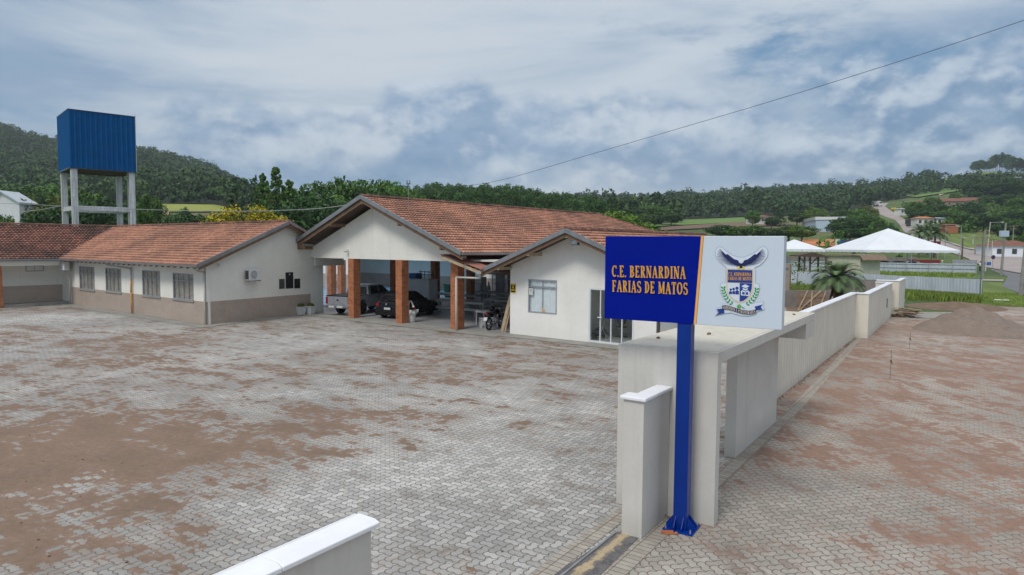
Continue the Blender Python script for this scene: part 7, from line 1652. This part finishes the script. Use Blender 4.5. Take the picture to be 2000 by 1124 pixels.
for i in range(26):
    px = random.uniform(1886, 1998); top_ = 345+8*abs((px-1935)/55)**2+random.uniform(0, 16); d_ = random.uniform(430, 500); p = at(px, 480, d_); tree('dark', px, top_, d_, random.uniform(13, 19), 'big dark tree in the dense grove above the villa', dg)
eg = 'eucalyptus trees crowning the right hill'
for i in range(46):
    px = 1892+i*2.9+random.uniform(-1, 1); d_ = random.uniform(835, 880); yt = np.interp(px, [1890, 1905, 1925, 1940, 1955, 1970, 2000, 2030], [315, 311, 309, 298, 300, 308, 313, 312])+random.uniform(-2, 3)
    p = at(px, 480, d_); tree(random.choice(['grove', 'euc'] if px > 1930 else ['euc', 'euc', 'grove']), px, yt+random.choice([0, 3, 7]), d_, random.uniform(6, 11), 'tall bare-trunked eucalyptus on the crest of the right hill', eg, 'eucalyptus_tree')
for px, yt, d_, w_, lb in ((1833, 338, 850, 6, 'tiny lone tree on the ridge left of the crest pasture'), (1841, 336, 850, 5, 'second tiny lone tree on the ridge by the crest pasture'), (1325, 374, 800, 12, 'small tree at the left foot of the right ridge'), (1345, 372, 800, 12, 'small tree on the ridge right of the foot tree')): tree('grove', px, yt, d_, w_, lb)
# ---- wooded hills: uncountable masses ------------------------------------------
def forest(name, label, px0, px1, d0, d1, spacing, hmin, hmax, m, per=84, keep=None, leaf=1.15, seed=1):
    r_ = np.random.default_rng(seed); C = []; d_ = d0
    while d_ < d1:
        n = int((px1-px0)/FOC*d_/spacing); xs = px0+(px1-px0)*(np.arange(n)+r_.uniform(0, 1, n))/max(1, n); dd = d_+r_.uniform(-.5, .5, n)*spacing
        for x_, e_ in zip(xs, dd):
            if keep is None or keep(x_, e_): C.append((x_, e_))
        d_ += spacing
    C = np.array(C); X = (C[:, 0]-1000)/FOC*C[:, 1]; Y = C[:, 1]; Z = terrain(X, Y); n = len(C); hh = r_.uniform(hmin*.75, hmax*1.08, n)*(1+.35*(r_.random(n) < .07)); ww = hh*r_.uniform(.38, .5, n)
    nb = 6; cd = r_.normal(size=(n, nb, 3)); cd /= np.linalg.norm(cd, axis=2)[..., None]; cd[..., 2] = cd[..., 2]*.95+.05
    cc = np.stack([X, Y, Z+hh*.47], 1)[:, None]+cd*np.stack([ww*.75, ww*.75, hh*.38], 1)[:, None]
    k = per//nb; N_ = n*nb*k; d = r_.normal(size=(n, nb, k, 3)); d /= np.linalg.norm(d, axis=3)[..., None]; d[..., 2] = d[..., 2]*.8+.25
    P = cc[:, :, None]+d*(ww*.42)[:, None, None, None]*r_.uniform(.7, 1.05, (n, nb, k, 1)); P = P.reshape(-1, 3); nm = d.reshape(-1, 3)+r_.normal(size=(N_, 3))*.4; nm /= np.linalg.norm(nm, axis=1)[:, None]
    a = np.cross(nm, r_.normal(size=(N_, 3))); a /= np.linalg.norm(a, axis=1)[:, None]; b = np.cross(nm, a); s = leaf*r_.uniform(.6, 1.25, (N_, 1))
    V = np.stack([P-a*s, P+b*s*.8, P+a*s, P-b*s*.8], 1).reshape(-1, 3)
    pt_ = .5+.5*np.sin(X*.031+1.3*np.sin(Y*.017))*np.sin(Y*.024+X*.011); T = np.clip(np.repeat(np.clip(.55*r_.beta(1.2, 2.2, n)+.35*pt_, 0, 1), nb*k)+np.repeat(r_.uniform(-.12, .12, n*nb), k)+r_.uniform(-.15, .15, N_), 0, 1)
    print(name, n, 'trees', N_, 'cards'); o = link(name, npmesh(name, V, np.arange(4*N_).reshape(N_, 4), T, m)); return tag(o, label, 'forest', kind='stuff')
def floorpatch(name, px0, px1, d0, d1, keep=None):
    n, k = 60, 40; V = []; F = []
    for i in range(n+1):
        for j in range(k+1): x_ = px0+(px1-px0)*i/n; e_ = d0+(d1-d0)*j/k; X = (x_-1000)/FOC*e_; V.append((X, e_, tz(X, e_)+.5))
    for i in range(n):
        for j in range(k):
            if keep is None or keep(px0+(px1-px0)*(i+.5)/n, d0+(d1-d0)*(j+.5)/k): F.append((i*(k+1)+j, (i+1)*(k+1)+j, (i+1)*(k+1)+j+1, i*(k+1)+j+1))
    mb = MB(); mb.add(V, F); return structure(mb.obj(name, 'forestfloor'))
M['forestfloor'] = plain('forest_floor', (.018, .032, .014), .95, .3, .05)
kl = lambda x, d: not (280 < x < 445 and d < 318)
forest('hill_forest', 'dark forest covering the left hill', -330, 560, 300, 880, 9.2, 9, 15, 'forest', 132, kl, .92, 3); floorpatch('hill_left', -400, 600, 300, 1000, kl)
forest('valley_woods', 'mixed woods on the low ground behind the hall and pines', 480, 1320, 330, 420, 9.5, 9, 15, 'forest', 78, None, 1.2, 4); floorpatch('valley_floor', 480, 1320, 320, 430)
gap = lambda x, d: not ((1200 < x < 1295 and 560 < d < 830) or (1385 < x < 1425 and 520 < d < 690))
forest('far_ridge_forest', 'distant wooded ridge beyond the far fields', 1000, 1320, 840, 940, 10, 9, 14, 'forestr', 66, None, 1.5, 5); floorpatch('ridge_far', 1000, 1320, 830, 1000)
def kr(x, d):
    if not gap(x, d): return False
    if x > 1690 and d < 500: return False
    if x > 1735 and 500 <= d < 560: return False
    if x > 1815 and d > 640: return False
    if 1700 < x < 1745 and d < 520: return False
    return True
forest('ridge_forest', 'dark wooded ridge across the right background', 1300, 2060, 430, 890, 10.5, 9, 14.5, 'forestr', 120, kr, 1.0, 6); floorpatch('hill_right', 1300, 2060, 425, 880, kr)
forest('right_slope_scrub', 'tangled green scrub covering the right hand slope', 1760, 2300, 205, 430, 5.2, 2.0, 4.6, 'scrub', 42, lambda x, d: (x > np.interp(480-(float(terrain((x-1000)/FOC*d, d))-CAMH)/d*FOC, [397, 415, 437, 456, 472, 490], [1740, 1752, 1786, 1820, 1850, 1900])+10) and not (1812 < x < 1965 and 480-(float(terrain((x-1000)/FOC*d, d))-CAMH)/d*FOC > 454) and not (1730 < x < 1900 and 366 < 480-(float(terrain((x-1000)/FOC*d, d))-CAMH)/d*FOC < 390), .5, 8)
forest('left_roadside_scrub', 'low green scrub left of the climbing road', 1340, 1760, 150, 300, 7., 1.5, 4., 'leaf', 42, lambda x, d: not (x < 1630 and 160 < d) and x < np.interp(480-(float(terrain((x-1000)/FOC*d, d))-CAMH)/d*FOC, [397, 415, 431, 453, 471, 484], [1695, 1708, 1738, 1752, 1790, 1815]), .45, 9)
# ---- grass --------------------------------------------------------------------
def grass(name, label, polyfn, n, h0, h1, m='grassb', w_=.02):
    P = np.array([polyfn() for _ in range(n)]); h = rng.uniform(h0, h1, n); a = rng.uniform(0, 6.28, n); d = np.stack([np.cos(a), np.sin(a), np.zeros(n)], 1); ln = np.stack([np.cos(a*3), np.sin(a*3), np.zeros(n)], 1)*(h*.35)[:, None]
    B = np.stack([P[:, 0], P[:, 1], np.zeros(n)], 1); up = np.array([0, 0, 1])*h[:, None]
    V = np.stack([B-d*w_, B+d*w_, B+up*.6+ln*.35+d*w_*.7, B+up+ln], 1).reshape(-1, 3)
    o = link(name, npmesh(name, V, np.arange(4*n).reshape(n, 4), rng.random(n), m)); return tag(o, label, 'grass', kind='stuff')
fa, fb = np.array(gp(1765, 576)[:2]), np.array(gp(1912, 588)[:2])
def gf1(): t = random.random(); s_ = abs(random.gauss(0, .5)); p = fa*(1-t)+fb*t; q = (np.array(gp(1765, 606)[:2])-fa)/np.linalg.norm(np.array(gp(1765, 606)[:2])-fa); return p+q*s_*(5.0*(1-t)+1.6*t)
grass('tall_grass', 'tall green grass growing at the foot of the near metal fence', gf1, 15000, .15, .62, 'grassb', .020)
def gf2(): return Gw(random.uniform(.8, 9), random.uniform(57.6, 74))
grass('lawn_grass', 'short bright grass between the paving and the street', gf2, 9000, .05, .14, 'grassb', .03)
def gf3(): px = random.uniform(1540, 1650); p = gp(px, random.uniform(556, 574)); return p[0], p[1]
grass('lot_grass', 'bright grass patch behind the low grey block wall', gf3, 7000, .2, .5, 'grassb', .03)
def gf4(): px = random.uniform(1545, 1905); p = gp(px, random.uniform(532, 541)); return p[0], p[1]
grass('verge_grass', 'rough grass strip along the far metal fence', gf4, 9000, .1, .45, 'grassb', .05)
# pebbles and specks on the yard
mb = MB()
for i in range(110):
    px, py = random.uniform(0, 1200), random.uniform(700, 1100); p = gp(px, py); r = random.uniform(.005, .016); mb.blob((p[0], p[1], r*.4), r, r*1.3, r*.6, 5, 3, .3)
for i in range(60):
    px, py = random.uniform(1420, 2000), random.uniform(700, 1100); p = gp(px, py); r = random.uniform(.005, .014); mb.blob((p[0], p[1], r*.4), r, r*1.3, r*.6, 5, 3, .3)
tag(mb.obj('pebbles', 'bark'), kind='stuff')
mb = MB()
a = gp(1953, 588)
for k in range(14): mb.blob((a[0]+random.uniform(-.5, .5), a[1]+random.uniform(-.4, .4), .06), .12, .1, .05, 6, 4, .3)
tag(mb.obj('rubble', 'plasticwhite'), 'small heap of white rubble lying on the lawn', 'rubble', kind='stuff')
# ================================================================== HAZE
HZ = 0.00019
mb = MB(); mb.box(-1900, 1900, -60, 1700, -1.2, 210); hz = mb.obj('haze', None); hz['kind'] = 'stuff'
hm = bpy.data.materials.new('haze_air'); hm.use_nodes = True; hm.node_tree.nodes.clear(); g = G(hm.node_tree)
pv = g.n('ShaderNodeVolumePrincipled'); pv.inputs['Color'].default_value = (.80, .88, 1, 1); pv.inputs['Density'].default_value = HZ; pv.inputs['Anisotropy'].default_value = .2
o = g.n('ShaderNodeOutputMaterial'); hm.node_tree.links.new(pv.outputs[0], o.inputs['Volume']); hz.data.materials.append(hm)
